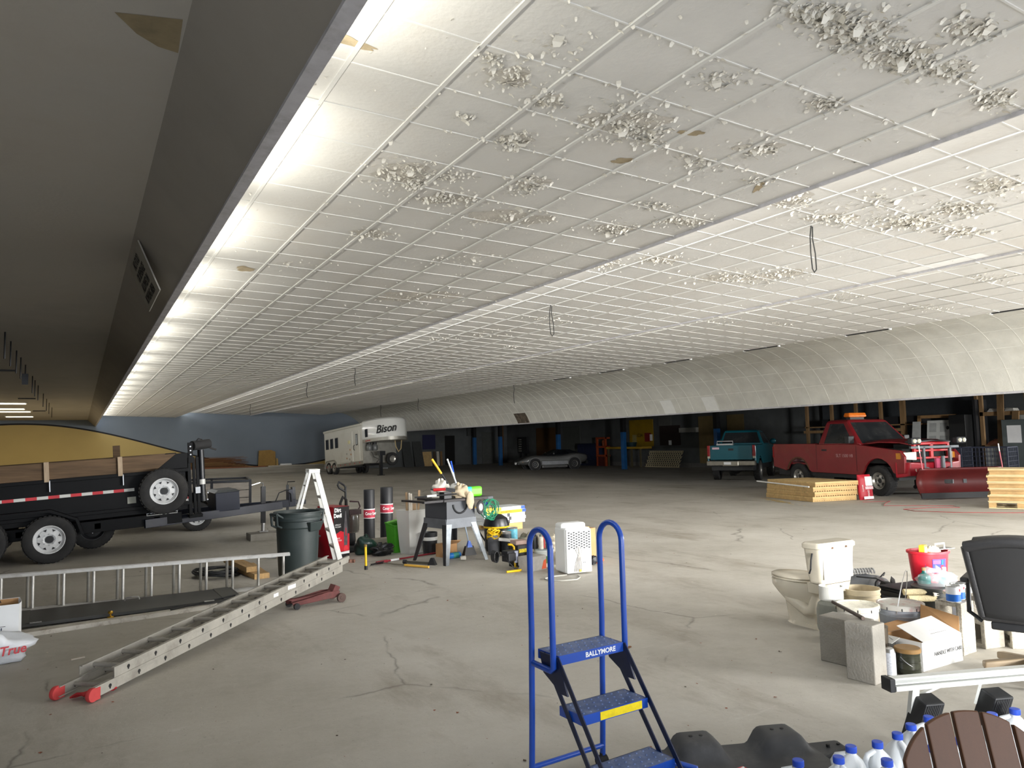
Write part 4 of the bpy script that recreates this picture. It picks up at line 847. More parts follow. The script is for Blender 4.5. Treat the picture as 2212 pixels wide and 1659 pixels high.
MB().tube([(-.10, .02, .2), (-.16, .02, .55), (-.17, .02, .80), (-.12, .02, .90), (-.06, .02, .85), (-.04, .02, .60)], .024, 10).build('hose', rubber, UV, smooth=.8)
dg = mat('dark_storage_tote', S(58, 60, 60), .6, var=.1)
t_ = thing('storage_tote', 'small dark grey tote half hidden between trash can and red carton', 'tote', (3.08, 11.72, 0), math.radians(12))
MB().box(-.13, .13, -.12, .12, 0, .36, -.02, -.02).box(-.165, .165, -.155, .155, .34, .37).build('body', dg, t_, bevel=.006)
tag(MB().box(2.98, 3.18, 11.62, 11.8, .374, .46).build('folded_cloth', whitep, None, bevel=.02), 'white folded cloth lying on the small dark tote', 'cloth')
rl = mat('black_weed_membrane', S(30, 31, 35), .5, var=.12, scale=5); rlab = mat('red_white_wrapper', S(196, 56, 78), .55, var=.35, scale=26)
def membrane_roll(x, y, r, h, zl, label, lean):
    t = thing('membrane_roll', label, 'roll', (x, y, 0), .3, 'black rolls standing on end', rot=(0, lean, .3))
    MB().lathe([(r*.95, 0), (r, .01), (r*.99, h*.5), (r, h-.012), (r*.94, h), (r*.3, h-.004)], n=28).build('roll', rl, t, smooth=.7)
    w_ = MB().lathe([(r+.002, zl), (r+.003, zl+.17)], n=28, cap=False).build('wrapper', rlab, t, smooth=.7)
    b = MB()
    b.lathe([(r+.0035, zl+.152), (r+.0035, zl+.17)], n=28, cap=False).lathe([(r+.0035, zl), (r+.0035, zl+.012)], n=28, cap=False).build('wrapper_border', whink, w_)
    for k, a in enumerate((-1.2, -2.3)):
        text('lettering', 'Cover', .075, Matrix.Rotation(a+PI/2, 4, 'Z') @ plane_m((0, -r-.004, zl+.085), (1, 0, 0), (0, 0, 1)), whink, w_, bold=.002, sx=.62)
membrane_roll(4.53, 12.94, .098, .95, .44, 'slimmer of the two black membrane rolls with a red wrapper standing on end', 0)
membrane_roll(4.90, 13.06, .115, .97, .50, 'thicker black membrane roll with torn red wrapper beside the green bin', .01)
gr = mat('green_plastic', S(66, 150, 34), .4, var=.08, scale=4)
GB = thing('green_bin', 'bright green plastic bin with sloping mouth beside the clear tub', 'bin', (4.50, 11.55, 0), math.radians(14))
b = MB(); 
def sq(w, d, z, z2=None): return [(-w, -d, z), (w, -d, z), (w, d, z2 or z), (-w, d, z2 or z)]
b.loft([sq(.095, .10, 0), sq(.125, .13, .42, .46), sq(.135, .14, .42, .46), sq(.135, .14, .445, .485), sq(.12, .125, .445, .485), sq(.09, .095, .02)]); b.build('body', gr, GB, bevel=.008)
MB().tube([(-.10, .12, .47), (0, .0, .51), (.09, -.02, .49)], .02, 8).build('inner_lip', mat('pale_green', S(120, 190, 80), .4), GB, smooth=.8)
ct = mat('frosted_clear_plastic', S(226, 226, 222), .35, var=.04, scale=3, alpha=.5)
CT = thing('clear_tub', 'tall frosted clear plastic tub holding wooden slats', 'tub', (4.66, 11.25, 0), math.radians(16))
b = MB(); b.loft([sq(.15, .12, 0), sq(.165, .135, .12), sq(.20, .165, .68), sq(.208, .173, .685), sq(.208, .173, .70), sq(.192, .157, .70), sq(.158, .128, .12), sq(.145, .115, .01)]); b.build('body', ct, CT, bevel=.01)
pslat = mat('weathered_slat', S(160, 134, 104), .8, var=.2, scale=4, stretch=(6, 6, 1)); wslat = mat('whitewashed_slat', S(214, 206, 194), .7, var=.1)
for i, (x, y, dx, dy, h, w, m_) in enumerate(((-.10, -.02, -.03, 0, .98, .022, pslat), (-.075, -.05, -.02, .0, .97, .016, wslat), (-.03, -.03, .0, .01, .78, .02, wslat), (.0, .0, .0, .02, .95, .018, wslat), (.02, -.06, .10, .02, 1.0, .022, pslat), (.09, .06, .02, .04, .78, .05, pslat))):
    p = CT.matrix_basis @ Vector((x, y, .015)); q = CT.matrix_basis @ Vector((x+dx, y+dy, h))
    tag(MB().bar(p, q, w*1.6, w*.6, (0, 1, 0)).build('wood_slat', m_, None), ['brown slat at the near side of the clear tub', 'white slat leaning beside the brown one in the clear tub', 'short white rod standing in the clear tub', 'tall white lath in the middle of the clear tub', 'brown lath tilted towards the table saw in the clear tub', 'broad short board at the back of the clear tub'][i], 'slat', 'slats in the clear tub')
# bags on the floor, stake, rakes
bagm = mat('black_bin_bag', S(20, 22, 24), .25, var=.2, scale=5, bump=.8, bscale=7); bagg = mat('dark_green_bag', S(26, 52, 46), .3, var=.25, scale=5, bump=.7, bscale=8)
tag(MB().blob((3.99, 11.62, .13), .17, .13, .16, 26, 14, amp=.22, zmin=.002).build('plastic_bag', bagg, None, smooth=1.2), 'crumpled dark green plastic bag beside the red carton', 'bag')
tag(MB().blob((4.19, 11.34, .08), .19, .10, .10, 26, 14, amp=.3, zmin=.002).build('plastic_bag', bagm, None, smooth=1.2), 'flat black bin bag on the floor before the membrane rolls', 'bag')
tag(MB().box(4.22, 4.62, 11.86, 12.0, 0, .20).build('folded_sheet', mat('grey_translucent_sheet', S(140, 134, 120), .5, var=.1), None, bevel=.02), 'folded grey plastic sheet standing behind the black bin bag', 'sheet')
ST = thing('hand_pump', 'short yellow rod standing upright on the bare floor', 'rod', (3.52, 10.21, 0))
MB().cyl((0, 0, .05), (-.005, 0, .33), .017, n=12).build('shaft', yellow, ST, smooth=.7); MB().cyl((0, 0, 0), (0, 0, .055), .024, n=12).build('foot', blackp, ST, smooth=.7); MB().cyl((-.005, 0, .32), (-.005, 0, .35), .022, n=12).build('cap', mat('bronze_cap', S(130, 104, 50), .5), ST, smooth=.7)
RK = thing('garden_rake', 'small garden rake with yellow handle end lying on the floor', 'rake', (3.86, 10.42, 0), math.atan2(-.70, .42))
b = MB(); b.bar((-.10, -.16, .028), (-.10, .12, .028), .02, .014)
for i in range(9): b.bar((-.10, -.155+.034*i, .028), (-.125, -.155+.034*i, .002), .006, .006)
b.bar((-.1, 0, .028), (0, 0, .028), .012, .012); b.build('rake_head', darkmetal, RK)
MB().cyl((0, 0, .03), (.42, 0, .024), .011, n=10).build('handle', mat('weathered_handle', S(110, 104, 92), .7), RK); MB().cyl((.38, 0, .024), (.80, 0, .021), .017, n=12).build('grip', mat('yellow_grip', S(228, 178, 72), .6), RK)
RP2 = thing('paint_pole', 'long red pole taped with white lying across the floor under the table saw', 'pole', (3.80, 10.56, 0), math.atan2(.40, 1.23))
MB().cyl((0, 0, .020), (.20, 0, .022), .022, n=10).cyl((.2, 0, .022), (1.55, 0, .018), .013, n=10).build('pole', mat('dark_red_pole', S(140, 30, 44), .5, var=.2), RP2, smooth=.8); MB().cyl((.26, 0, .022), (.42, 0, .0215), .0165, n=10).build('tape', whink, RP2)
JB = thing('pipe_clamp', 'short dark bar clamp lying by the near leg of the table saw', 'clamp', (4.30, 10.16, 0), math.radians(-50))
MB().bar((-.22, 0, .03), (.25, 0, .02), .03, .03).build('bar', mat('olive_bar', S(74, 72, 62), .5), JB); MB().hexa([(.16, -.04, 0), (.28, -.04, 0), (.28, .04, 0), (.16, .04, 0), (.20, -.02, .10), (.24, -.02, .10), (.24, .02, .10), (.20, .02, .10)]).cyl((-.25, 0, .03), (-.2, 0, .03), .03).build('jaw', blackp, JB)
# ================================================================ table saw
sg = mat('grey_saw_enamel', S(66, 69, 75), .45, .1, var=.08, scale=4, dirt=S(60, 60, 60), damt=.3); sdk = mat('dark_cast_iron', S(46, 44, 46), .5, .4, var=.2, scale=5, dirt=S(100, 76, 56), damt=.4, dscale=5); sgal = mat('galvanised_leg', S(140, 146, 152), .45, .5, var=.2, scale=9)
TS = thing('table_saw', 'grey table saw on splayed steel legs heaped with rags', 'table saw', (4.85, 10.24, 0), math.radians(12))
b = MB(); b.box(-.27, .26, -.28, .26, .62, .90); b.build('cabinet', sg, TS, bevel=.006)
MB().tube([(-.02+.13*math.cos(a), -.285, .845+.13*math.sin(a)) for a in [PI+PI*i/14 for i in range(15)]], .014, 8).build('cabinet_arc', blackp, TS)
for sx in (-1, 1):
    for sy in (-1, 1):
        b = MB(); t0 = Vector((sx*.27, sy*.27, .63)); t1_ = Vector((sx*.40, sy*.41, 0)); a_ = Vector((-sx*.11, 0, 0)); c_ = Vector((0, -sy*.11, 0))
        b.hexa([t1_, t1_+a_*.55, t1_+a_*.55+Vector((0, -sy*.006, 0)), t1_+Vector((0, -sy*.006, 0)), t0, t0+a_, t0+a_+Vector((0, -sy*.006, 0)), t0+Vector((0, -sy*.006, 0))])
        b.m(1).hexa([t1_, t1_+c_*.55, t1_+c_*.55+Vector((-sx*.006, 0, 0)), t1_+Vector((-sx*.006, 0, 0)), t0, t0+c_, t0+c_+Vector((-sx*.006, 0, 0)), t0+Vector((-sx*.006, 0, 0))])
        b.build('leg', [sgal if sy < 0 else blackp, blackp if sx < 0 else sg], TS)
b = MB()
for y in (-.285, .275): b.hexa([(-.29, y, .50), (.29, y, .50), (.29, y+.006, .50), (-.29, y+.006, .50), (-.275, y, .64), (.275, y, .64), (.275, y+.006, .64), (-.275, y+.006, .64)])
for x in (-.285, .28): b.hexa([(x, -.29, .50), (x+.006, -.29, .50), (x+.006, .29, .50), (x, .29, .50), (x, -.27, .64), (x+.006, -.27, .64), (x+.006, .27, .64), (x, .27, .64)])
b.build('skirt', mat('grey_skirt', S(104, 108, 114), .5, .2, var=.15, scale=8), TS)
MB().box(-.36, .48, -.33, .34, .90, .935).box(-.36, .48, -.345, -.33, .895, .93).build('table_top', sdk, TS, bevel=.004)
MB().box(-.70, -.30, -.33, -.27, .90, .93).box(-.70, -.62, -.30, .25, .905, .93).build('fence_rail', sdk, TS)
MB().box(.42, .60, -.32, .30, .885, .925).build('side_extension', sg, TS, bevel=.004)
hw2 = MB().lathe([(.095, 0), (.105, .012), (.095, .024), (.02, .02)], (.33, -.31, .775), 26, (.35, -1, 0)).build('handwheel', blackp, TS, smooth=.6)
MB().lathe([(.045, .02), (.045, .03), (.001, .032)], (.33, -.31, .775), 20, (.35, -1, 0)).build('wheel_cap', whink, hw2); MB().lathe([(.06, .018), (.06, .023), (.046, .023), (.046, .018)], (.33, -.31, .775), 20, (.35, -1, 0)).build('wheel_ring', steel, hw2)
# what lies on the saw
zt_ = .937
def on_saw(x, y, z=0): p = TS.matrix_basis @ Vector((x, y, zt_+z)); return tuple(p)
bk = thing('black_box', 'small black metal box at the near corner of the saw top', 'box', on_saw(-.24, -.22), math.radians(12)); MB().box(-.07, .07, -.06, .06, 0, .10).build('body', darkmetal, bk, bevel=.004)
tr = thing('caulking_gun', 'red and black caulking gun lying across the black box on the saw', 'caulking gun', on_saw(-.26, -.22, .115), math.radians(-25)); MB().cyl((-.16, 0, .02), (.02, 0, .025), .022, n=12).build('barrel', red, tr); MB().bar((.02, 0, .025), (.16, 0, .0), .02, .05).cyl((-.20, 0, .03), (-.16, 0, .02), .012).build('grip', blackp, tr)
sd = thing('paint_pole', 'pole end with white band sticking out over the clear tub', 'roller', on_saw(-.42, -.24, .03), math.radians(168)); MB().cyl((-.30, 0, .04), (.32, 0, .015), .012, n=10).build('shaft', blackp, sd); MB().cyl((.0, 0, .03), (.14, 0, .025), .017, n=10).build('band', whitep, sd)
ragm = mat('white_rag', S(226, 222, 212), .9, var=.08, scale=8, bump=.6, bscale=12); ragt = mat('stained_rag', S(188, 172, 146), .9, var=.2, scale=8, bump=.6, bscale=12)
b = MB(); b.blob(Vector(on_saw(-.10, .08, .10)), .13, .13, .15, 28, 16, amp=.3, zmin=zt_+.001); tag(b.build('rag', ragm, None, smooth=1.2), 'crumpled white cloth heaped at the back of the saw top', 'rag')
b = MB(); b.blob(Vector(on_saw(.03, -.24, .07)), .12, .09, .12, 28, 16, amp=.3, zmin=zt_+.001); b.blob(Vector(on_saw(.10, -.375, -.04)), .065, .024, .13, 20, 12, amp=.1); tag(b.build('rag', ragt, None, smooth=1.2), 'stained cream rag hanging over the front edge of the saw', 'rag')
pk = thing('wipes_pack', 'lime green and turquoise plastic pack lying on the saw', 'pack', on_saw(.26, -.20), math.radians(10)); 
MB().box(-.17, .17, -.075, .075, 0, .15).build('pack', mat('lime_film', S(100, 205, 40), .3, var=.12, scale=7), pk, bevel=.035, seg=3); MB().box(-.172, -.02, -.077, .077, .03, .152).build('label', mat('turquoise_film', S(30, 190, 205), .3, var=.15, scale=9), pk, bevel=.03, seg=3); MB().box(-.173, -.07, -.078, .0, .0, .032).build('foot_band', redink, pk)
tag(MB().blob(Vector(on_saw(.24, .10, .10)), .16, .09, .09, 20, 10, amp=.2, zmin=zt_+.06).build('film_wrap', mat('clear_film', S(205, 205, 202), .2, var=.08, bump=.6, bscale=8, alpha=.7), None, smooth=1.2), 'clear plastic wrap behind the lime green pack', 'wrap')
# poles leaning behind the saw
pl_ = thing('broom', 'black pole with yellow grip leaning behind the saw', 'pole', (0, 0, 0))
A_, B_ = Vector((5.90, 10.95, .01)), Vector((4.92, 11.02, 1.50)); MB().cyl(A_, A_+(B_-A_)*.9, .013, n=10).build('shaft', blackp, pl_); MB().cyl(A_+(B_-A_)*.84, B_, .018, n=10).build('grip', mat('yellow_grip2', S(240, 190, 50), .5), pl_)
A_, B_ = Vector((5.58, 10.62, .01)), Vector((5.23, 11.1, 1.49)); tag(MB().cyl(A_, B_, .014, n=10).build('painted_pole', mat('paint_spotted_white', S(206, 210, 214), .4, var=.3, scale=18), None), 'white paint-spattered pole leaning against the back of the saw', 'pole')
pl2 = thing('dustpan_brush', 'blue-topped long brush with black bristle head leaning behind the saw', 'brush', (0, 0, 0))
A_, B_ = Vector((5.30, 10.50, .16)), Vector((5.32, 11.15, 1.45)); MB().cyl(A_, B_, .010, n=10).build('shaft', mat('pale_blue_shaft', S(170, 186, 204), .4), pl2); MB().cyl(A_+(B_-A_)*.86, B_, .013, n=10).build('grip', mat('blue_grip', S(40, 90, 200), .4), pl2)
MB().hexa([(5.19, 10.44, 0), (5.40, 10.44, 0), (5.40, 10.54, 0), (5.19, 10.54, 0), (5.23, 10.47, .14), (5.36, 10.47, .14), (5.36, 10.52, .14), (5.23, 10.52, .14)]).build('pan', blackp, pl2); MB().hexa([(5.25, 10.46, .12), (5.34, 10.46, .12), (5.34, 10.52, .12), (5.25, 10.52, .12), (5.28, 10.48, .22), (5.31, 10.48, .22), (5.31, 10.51, .22), (5.28, 10.51, .22)]).build('socket', mat('blue_socket', S(40, 100, 210), .4), pl2)
# under the saw
ub = thing('bucket', 'black bucket with a white band behind the legs of the saw', 'bucket', (4.86, 11.02, 0)); MB().lathe([(.105, 0), (.12, .20), (.125, .34), (.115, .34), (.10, .03)], n=24).build('body', blackp, ub, smooth=.6); MB().lathe([(.117, .16), (.124, .27)], n=24, cap=False).build('band', mat('band_white', S(214, 214, 210), .5, var=.1), ub, smooth=.6)
cb2 = thing('cardboard_box', 'open brown cardboard box under the saw', 'box', (4.97, 10.62, 0), math.radians(14)); MB().box(-.15, .15, -.07, .09, 0, .20).build('carton', card, cb2, bevel=.003); MB().hexa([(-.15, -.09, .19), (.15, -.09, .19), (.15, -.085, .20), (-.15, -.085, .20), (-.13, -.2, .26), (.12, -.2, .24), (.12, -.195, .25), (-.13, -.195, .27)]).build('flap', card, cb2)
bt = thing('bottle', 'blue and green plastic bottle lying on the floor under the saw', 'bottle', (4.93, 10.34, .045), math.radians(10)); MB().lathe([(.02, -.15), (.04, -.12), (.045, -.02), (.045, .13), (.03, .15)], n=20, axis=(1, 0, 0)).build('body', mat('blue_bottle', S(40, 120, 200), .3, var=.25, scale=9), bt, smooth=.6); MB().lathe([(.0455, .0), (.0455, .1)], n=20, axis=(1, 0, 0), cap=False).build('label', mat('green_label', S(60, 140, 130), .4, var=.3, scale=14), bt, smooth=.6)
tag(MB().lathe([(.026, -.04), (.036, .04), (.033, .04), (.024, -.035)], (4.97, 10.06, .037), 18, (.96, -.25, 0)).build('paper_cup', mat('paper_white', S(206, 202, 192), .8), None, smooth=.6), 'white paper cup lying on its side by the saw leg', 'cup')
# cord, shop vac, sacks and tins right of the saw
gcord = mat('green_cord', S(24, 122, 88), .5, var=.1)
def coil(name, c, r, n, m_, label, cat, th=.008, tilt=(1, .3, .2), par=None, amp=.25):
    pts = []; ax = Vector(tilt).normalized(); x, y, d = frame_from(ax); rr = random.Random(len(label))
    for k in range(n*14):
        a = 2*PI*k/14; q = r*(1+amp*math.sin(k*.37)*rr.uniform(.6, 1)); pts.append(Vector(c)+x*math.cos(a)*q+y*math.sin(a)*q*.8+d*(.04*math.sin(k*.23)))
    return tag(MB().tube(pts, th, 6).build(name, m_, par, smooth=1.2), label, cat)
coil('cable_coil', (5.52, 10.20, .72), .15, 13, gcord, 'green extension cord looped over the corner of the saw', 'cord', .006, (.5, -1, .1), None, .55)
sv_ = thing('shop_vacuum', 'black shop vacuum with yellow trim behind the green cord', 'vacuum cleaner', (5.86, 10.62, 0)); MB().lathe([(.17, 0), (.19, .05), (.20, .34), (.19, .36)], n=26).build('drum', blackp, sv_, smooth=.6); MB().lathe([(.205, .36), (.21, .42), (.18, .52), (.09, .58), (.001, .59)], n=26).build('motor_lid', darkmetal, sv_, smooth=.6); MB().lathe([(.207, .37), (.212, .40)], n=26, cap=False).build('trim_ring', yellow, sv_)
ys = thing('cord_reel', 'yellow and black coiled air hose beside the shop vacuum', 'hose', (5.62, 10.28, 0)); 
pts = []
for k in range(120):
    a = 2*PI*k/13; pts.append(((.085+.02*math.sin(k*.31))*math.cos(a), (.085+.02*math.sin(k*.31))*math.sin(a), .26+.11*k/120+.03*math.sin(a*2+k*.1)))
MB().tube(pts, .010, 6).build('hose', yellow, ys, smooth=1.2); MB().lathe([(.09, 0), (.10, .30), (.09, .31)], n=18).build('drum', mat('grey_reel', S(110, 112, 118), .5, var=.2), ys, smooth=.6)
tl = mat('teal_tin_label', S(96, 178, 200), .4, var=.25, scale=22); tm = mat('black_tin_label', S(40, 46, 52), .4, var=.5, scale=16)
def can(name, loc, r, h, lab, label, group=None, cat='paint can', band=(.1, .9), lid=None):
    t = thing(name, label, cat, loc, 0, group)
    MB().lathe([(r*.97, 0), (r, .006), (r, h-.008), (r*1.02, h-.004), (r*1.0, h), (r*.9, h-.004), (r*.88, h-.010), (.001, h-.010)], n=24).build('tin', lid or steel, t, smooth=.5)
    MB().lathe([(r*1.006, h*band[0]), (r*1.006, h*band[1])], n=24, cap=False).build('label', lab, t, smooth=.6); return t
can('paint_can', (5.92, 10.22, 0), .085, .20, tm, 'dark labelled tin under the white and teal tin beside the saw')
can('paint_can', (5.92, 10.22, .20), .085, .20, tl, 'white and teal tin stacked on the dark tin beside the saw')
can('paint_can', (5.76, 10.13, 0), .08, .36, tm, 'tall black tin standing between saw and teal tin')
# stacked flooring cartons on a small skid
tag(MB().box(7.05, 7.75, 12.95, 13.5, .0, .03).box(7.05, 7.75, 12.95, 13.02, .03, .10).box(7.05, 7.75, 13.43, 13.5, .03, .10).box(7.05, 7.75, 12.95, 13.5, .10, .125).build('wooden_skid', wood, None), 'low wooden skid under the white and yellow cartons', 'skid')
wct = mat('white_print_carton', S(222, 226, 228), .5, var=.06, scale=6)
for i in range(5):
    t = thing('tile_carton', ['lowest white carton of the pile on the skid', 'second white carton from the bottom of the pile on the skid', 'middle white carton of the pile on the skid', 'fourth carton with yellow lettered flank on the skid', 'topmost yellow and blue carton of the pile on the skid'][i], 'carton', (7.32+.03*(i % 2), 13.18, .126+.066*i), math.radians(8+3*(i % 2)), 'cartons on the skid')
    MB().box(-.52, .50, -.24, .24, 0, .064).build('carton', wct, t, bevel=.003)
    if i < 3:
        b = MB()
        for x in (-.2, .05, .08): b.box(x, x+.025, -.2425, -.239, 0, .064)
        b.build('strap', ink, t); MB().box(-.5, -.35, -.2425, -.239, .01, .05).build('print', mat('print_blk', S(90, 94, 98), .5, var=.4, scale=30), t)
    else:
        (MB().box(-.521, .40, -.2425, -.239, .003, .062) if i == 3 else MB().box(-.521, -.1, -.2425, -.239, .003, .062).box(-.52, -.2, -.24, .24, .0625, .0652)).build('yellow_panel', yellow, t); MB().box(.40, .501, -.2425, -.239, .003, .062).build('blue_logo', mat('logo_blue', S(40, 80, 170), .4), t)
        text('lettering', 'Castlebrook', .062, plane_m((-.02, -.2435, .032), (-1, 0, 0), (0, 0, -1)), ink, t, sx=.95) if i == 3 else None
bs = thing('tape_gun', 'dark blue tool lying on top of the yellow carton', 'tool', (7.02, 13.2, .46), .4); MB().blob((0, 0, .05), .12, .06, .05, 16, 10, amp=.15).build('body', mat('dark_blue_tool', S(24, 40, 110), .35, var=.2), bs, smooth=1); MB().cyl((-.12, -.03, .07), (-.12, .03, .07), .05, n=16).build('roll', mat('blue_roll', S(40, 70, 170), .3), bs)
# drop cloths, tray and bits
tc = mat('paint_stained_dropcloth', S(150, 142, 126), .9, var=.25, scale=6, bump=.6, bscale=10, dirt=S(96, 86, 72), damt=.5)
b = MB(); b.blob((6.22, 10.24, .10), .24, .20, .15, 36, 16, amp=.3, zmin=.003); tag(b.build('drop_cloth', tc, None, smooth=1.2), 'heap of paint-stained drop cloth right of the saw', 'cloth')
b = MB(); b.blob((6.46, 9.86, .13), .17, .12, .12, 28, 14, amp=.3, zmin=.003); tag(b.build('drop_cloth', mat('pale_dropcloth', S(190, 180, 160), .9, var=.15, bump=.6, bscale=10), None, smooth=1.2), 'pale cloth bundle behind the black carton', 'cloth')
lt = thing('strip_light', 'long grey light fitting lying slanted on the drop cloth', 'light fitting', (5.78, 9.86, .24), math.radians(-22), rot=(0, math.radians(8), math.radians(-22))); MB().box(-.28, .42, -.06, .06, -.02, .02).build('tray', alu, lt, bevel=.004); MB().box(.0, .40, -.055, .055, .02, .024).build('label', mat('slate_blue_label', S(120, 146, 160), .5, var=.15), lt); MB().box(-.1, .06, -.05, .05, .0205, .025).build('white_label', whink, lt)
WL = thing('work_light', 'work lamp on a bent yellow tube stand with coiled black flex', 'work light', (5.10, 8.86, 0), math.radians(10))
MB().tube([(-.16, -.10, .016), (.04, -.14, .016), (.12, -.10, .016), (.13, 0, .02), (.13, .06, .03), (.13, .08, .30), (.10, .09, .33), (.04, .09, .34)], .015, 10).build('stand', yellow, WL, smooth=.8)
MB().box(-.07, .10, -.02, .11, .12, .27).box(-.075, .06, -.05, -.02, .13, .24).build('lamp_head', blackp, WL, bevel=.012); MB().box(.05, .11, -.03, -.02, .10, .26).build('lamp_glass', mat('lamp_glass', S(168, 172, 190), .15), WL)
pts = []
for k in range(90):
    a = 2*PI*k/12; pts.append((-.20+.03*k/90+.085*math.cos(a)*.5, .05+.12*k/90, .20+.075*math.sin(a)))
pts += [(-.05, .05, .2), (-.08, -.03, .14), (0, -.08, .04), (.06, -.09, .05), (.12, -.05, .12)]
MB().tube(pts, .007, 6).build('flex', blackp, WL, smooth=1.2)
kb = thing('hardware_carton', 'black and yellow carton standing behind the grey and red carton', 'box', (5.40, 9.12, 0), math.radians(10)); MB().box(-.12, .10, -.10, .10, 0, .30).build('carton', vblk, kb, bevel=.003); MB().box(-.10, .09, -.103, -.099, .20, .25).build('yellow_print', mat('yellow_print', S(214, 190, 20), .5, var=.5, scale=40), kb); MB().box(-.10, .09, -.103, -.099, .07, .16).build('picture_print', mat('picture_print', S(92, 72, 50), .5, var=.7, scale=40), kb)
tag(MB().box(5.30, 5.50, 9.05, 9.22, .302, .36).build('pink_sponge', mat('dusty_pink', S(176, 150, 140), .8), None, bevel=.01), 'dusty pink block lying on the black and yellow carton', 'block')
rb2 = thing('hardware_carton', 'low grey carton with an orange end beside the yellow work light', 'box', (5.37, 8.74, 0), math.radians(12)); MB().box(-.17, .17, -.10, .10, 0, .19).build('carton', mat('grey_white_carton', S(176, 172, 166), .6, var=.15, scale=9), rb2, bevel=.003); MB().box(-.165, -.10, -.102, -.099, .01, .18).build('white_strip', whink, rb2); MB().prism([(.08, .01), (.168, .01), (.168, .14), (.12, .12)], -.103, -.099, 'y').build('orange_print', mat('orange_print', S(214, 92, 50), .5), rb2)
b = MB()
for i, z in enumerate((.13, .075)): b.cyl((-.133, -.1035, z), (-.133, -.1, z), .018, n=12)
b.build('round_print', redink, rb2)
tub_ = thing('plastic_pail', 'clear white pail with a green label between carton and dehumidifier', 'pail', (5.68, 8.92, 0)); MB().lathe([(.11, 0), (.135, .20), (.142, .205), (.142, .225), (.13, .225)], n=26).build('body', mat('milky_pail', S(206, 210, 206), .4, var=.05), tub_, smooth=.6); MB().lathe([(.1205, .05), (.1335, .15)], n=26, cap=False).build('label', mat('green_white_label', S(92, 136, 66), .5, var=.5, scale=10), tub_, smooth=.6); MB().lathe([(.145, .226), (.145, .24), (.001, .24)], n=26).build('lid', mat('grey_lid', S(150, 160, 160), .4), tub_, smooth=.6)
for i, (x, y, r, h, c_, lab) in enumerate(((5.62, 8.90, .036, .20, S(196, 190, 176), 'white spray can on the pail lid'), (5.72, 8.86, .034, .19, S(40, 42, 46), 'black spray can on the pail lid near the dehumidifier'), (5.56, 8.98, .05, .22, S(34, 36, 38), 'dark square bottle at the back of the pail lid'), (5.70, 8.98, .035, .23, S(196, 70, 70), 'red-capped bottle behind the cans on the pail lid'))):
    t = thing('spray_can' if i < 2 else 'bottle', lab, 'can' if i < 2 else 'bottle', (x, y, .241)); MB().lathe([(r*.95, 0), (r, .006), (r, h*.78), (r*.6, h*.86)], n=18).build('body', mat('can_%d' % i, c_, .4, var=.15, scale=14), t, smooth=.6); MB().lathe([(r*.6, h*.85), (r*.62, h*.98), (r*.4, h)], n=14).build('cap', blackp if i != 0 else mat('grey_green_cap', S(96, 104, 96), .5), t, smooth=.6)
# dehumidifier
dw = mat('white_appliance_plastic', S(236, 238, 238), .4, var=.02, scale=2)
DH = thing('dehumidifier', 'white portable dehumidifier with patterned grille and bundled cord', 'dehumidifier', (5.70, 8.24, 0), math.radians(-7))
MB().box(-.19, .19, -.16, .16, .015, .60).build('body', dw, DH, bevel=.03, seg=3); MB().box(-.185, .185, -.05, .155, .56, .655).build('top_housing', dw, DH, bevel=.035, seg=3)
MB().box(-.185, .185, -.185, -.15, .02, .585).build('front_panel', dw, DH, bevel=.02, seg=3)
b = MB()
for i in range(9):
    for j in range(7):
        x, z = -.15+.0375*i, .545-.034*j+(.017 if i % 2 else 0)
        if z > .555: continue
        for a in (PI/6, PI/2, PI*5/6):
            c, s_ = math.cos(a), math.sin(a); q = [(x+e*c*.016-f*s_*.006, z+e*s_*.016+f*c*.006) for e, f in ((-1, 0), (0, -1), (1, 0), (0, 1))]
            q = [(u+c*0+(.008 if a != PI/2 else 0)*(1 if a < PI/2 else -1), v) for u, v in q]; b.prism(q, -.1885, -.183, 'y')
b.build('grille', mat('grille_slot', S(52, 54, 56), .7), DH)
b = MB()
for k in range(6):
    x0 = -.055+.016*k; b.tube([(x0*.5, -.19, .36), (x0-.012*math.sin(k*2), -.197, .31), (x0*.35, -.20, .25), (x0*1.1, -.197, .15), (x0*1.3-.01, -.192, .04)], .005, 6)
b.build('power_cord', mat('grey_white_cord', S(176, 172, 168), .5), DH, smooth=1); MB().box(-.015, .015, -.203, -.19, .035, .065).build('plug', mat('plug_amber', S(200, 160, 60), .5), DH)
MB().box(.09, .15, -.1865, -.184, .22, .34).build('door_outline', mat('faint_grey', S(214, 216, 216), .4), DH)
b = MB(); b.cyl((.055, -.187, .15), (.055, -.184, .15), .007, n=8).build('socket', ink, DH); MB().cyl((.08, -.187, .15), (.08, -.184, .15), .007, n=8).build('socket', ink, DH)
tag(MB().tube([(5.50, 8.10, .008), (5.28, 8.12, .008), (5.12, 8.05, .008), (5.10, 7.93, .008), (5.24, 7.80, .008), (5.42, 7.76, .008), (5.54, 7.86, .008), (5.60, 7.99, .008), (5.62, 8.02, .008)], .008, 6).build('power_flex', mat('grey_flex', S(176, 174, 166), .6), None, smooth=1), 'pale grey flex curling on the floor before the dehumidifier', 'cord')
cbx = thing('cardboard_box', 'brown cardboard box standing behind the dehumidifier', 'box', (6.30, 8.98, 0), math.radians(10)); MB().box(-.26, .26, -.12, .12, 0, .46).build('carton', card, cbx, bevel=.003); MB().box(-.2, .2, -.05, .05, .46, .475).build('yellow_strap', yellow, cbx)
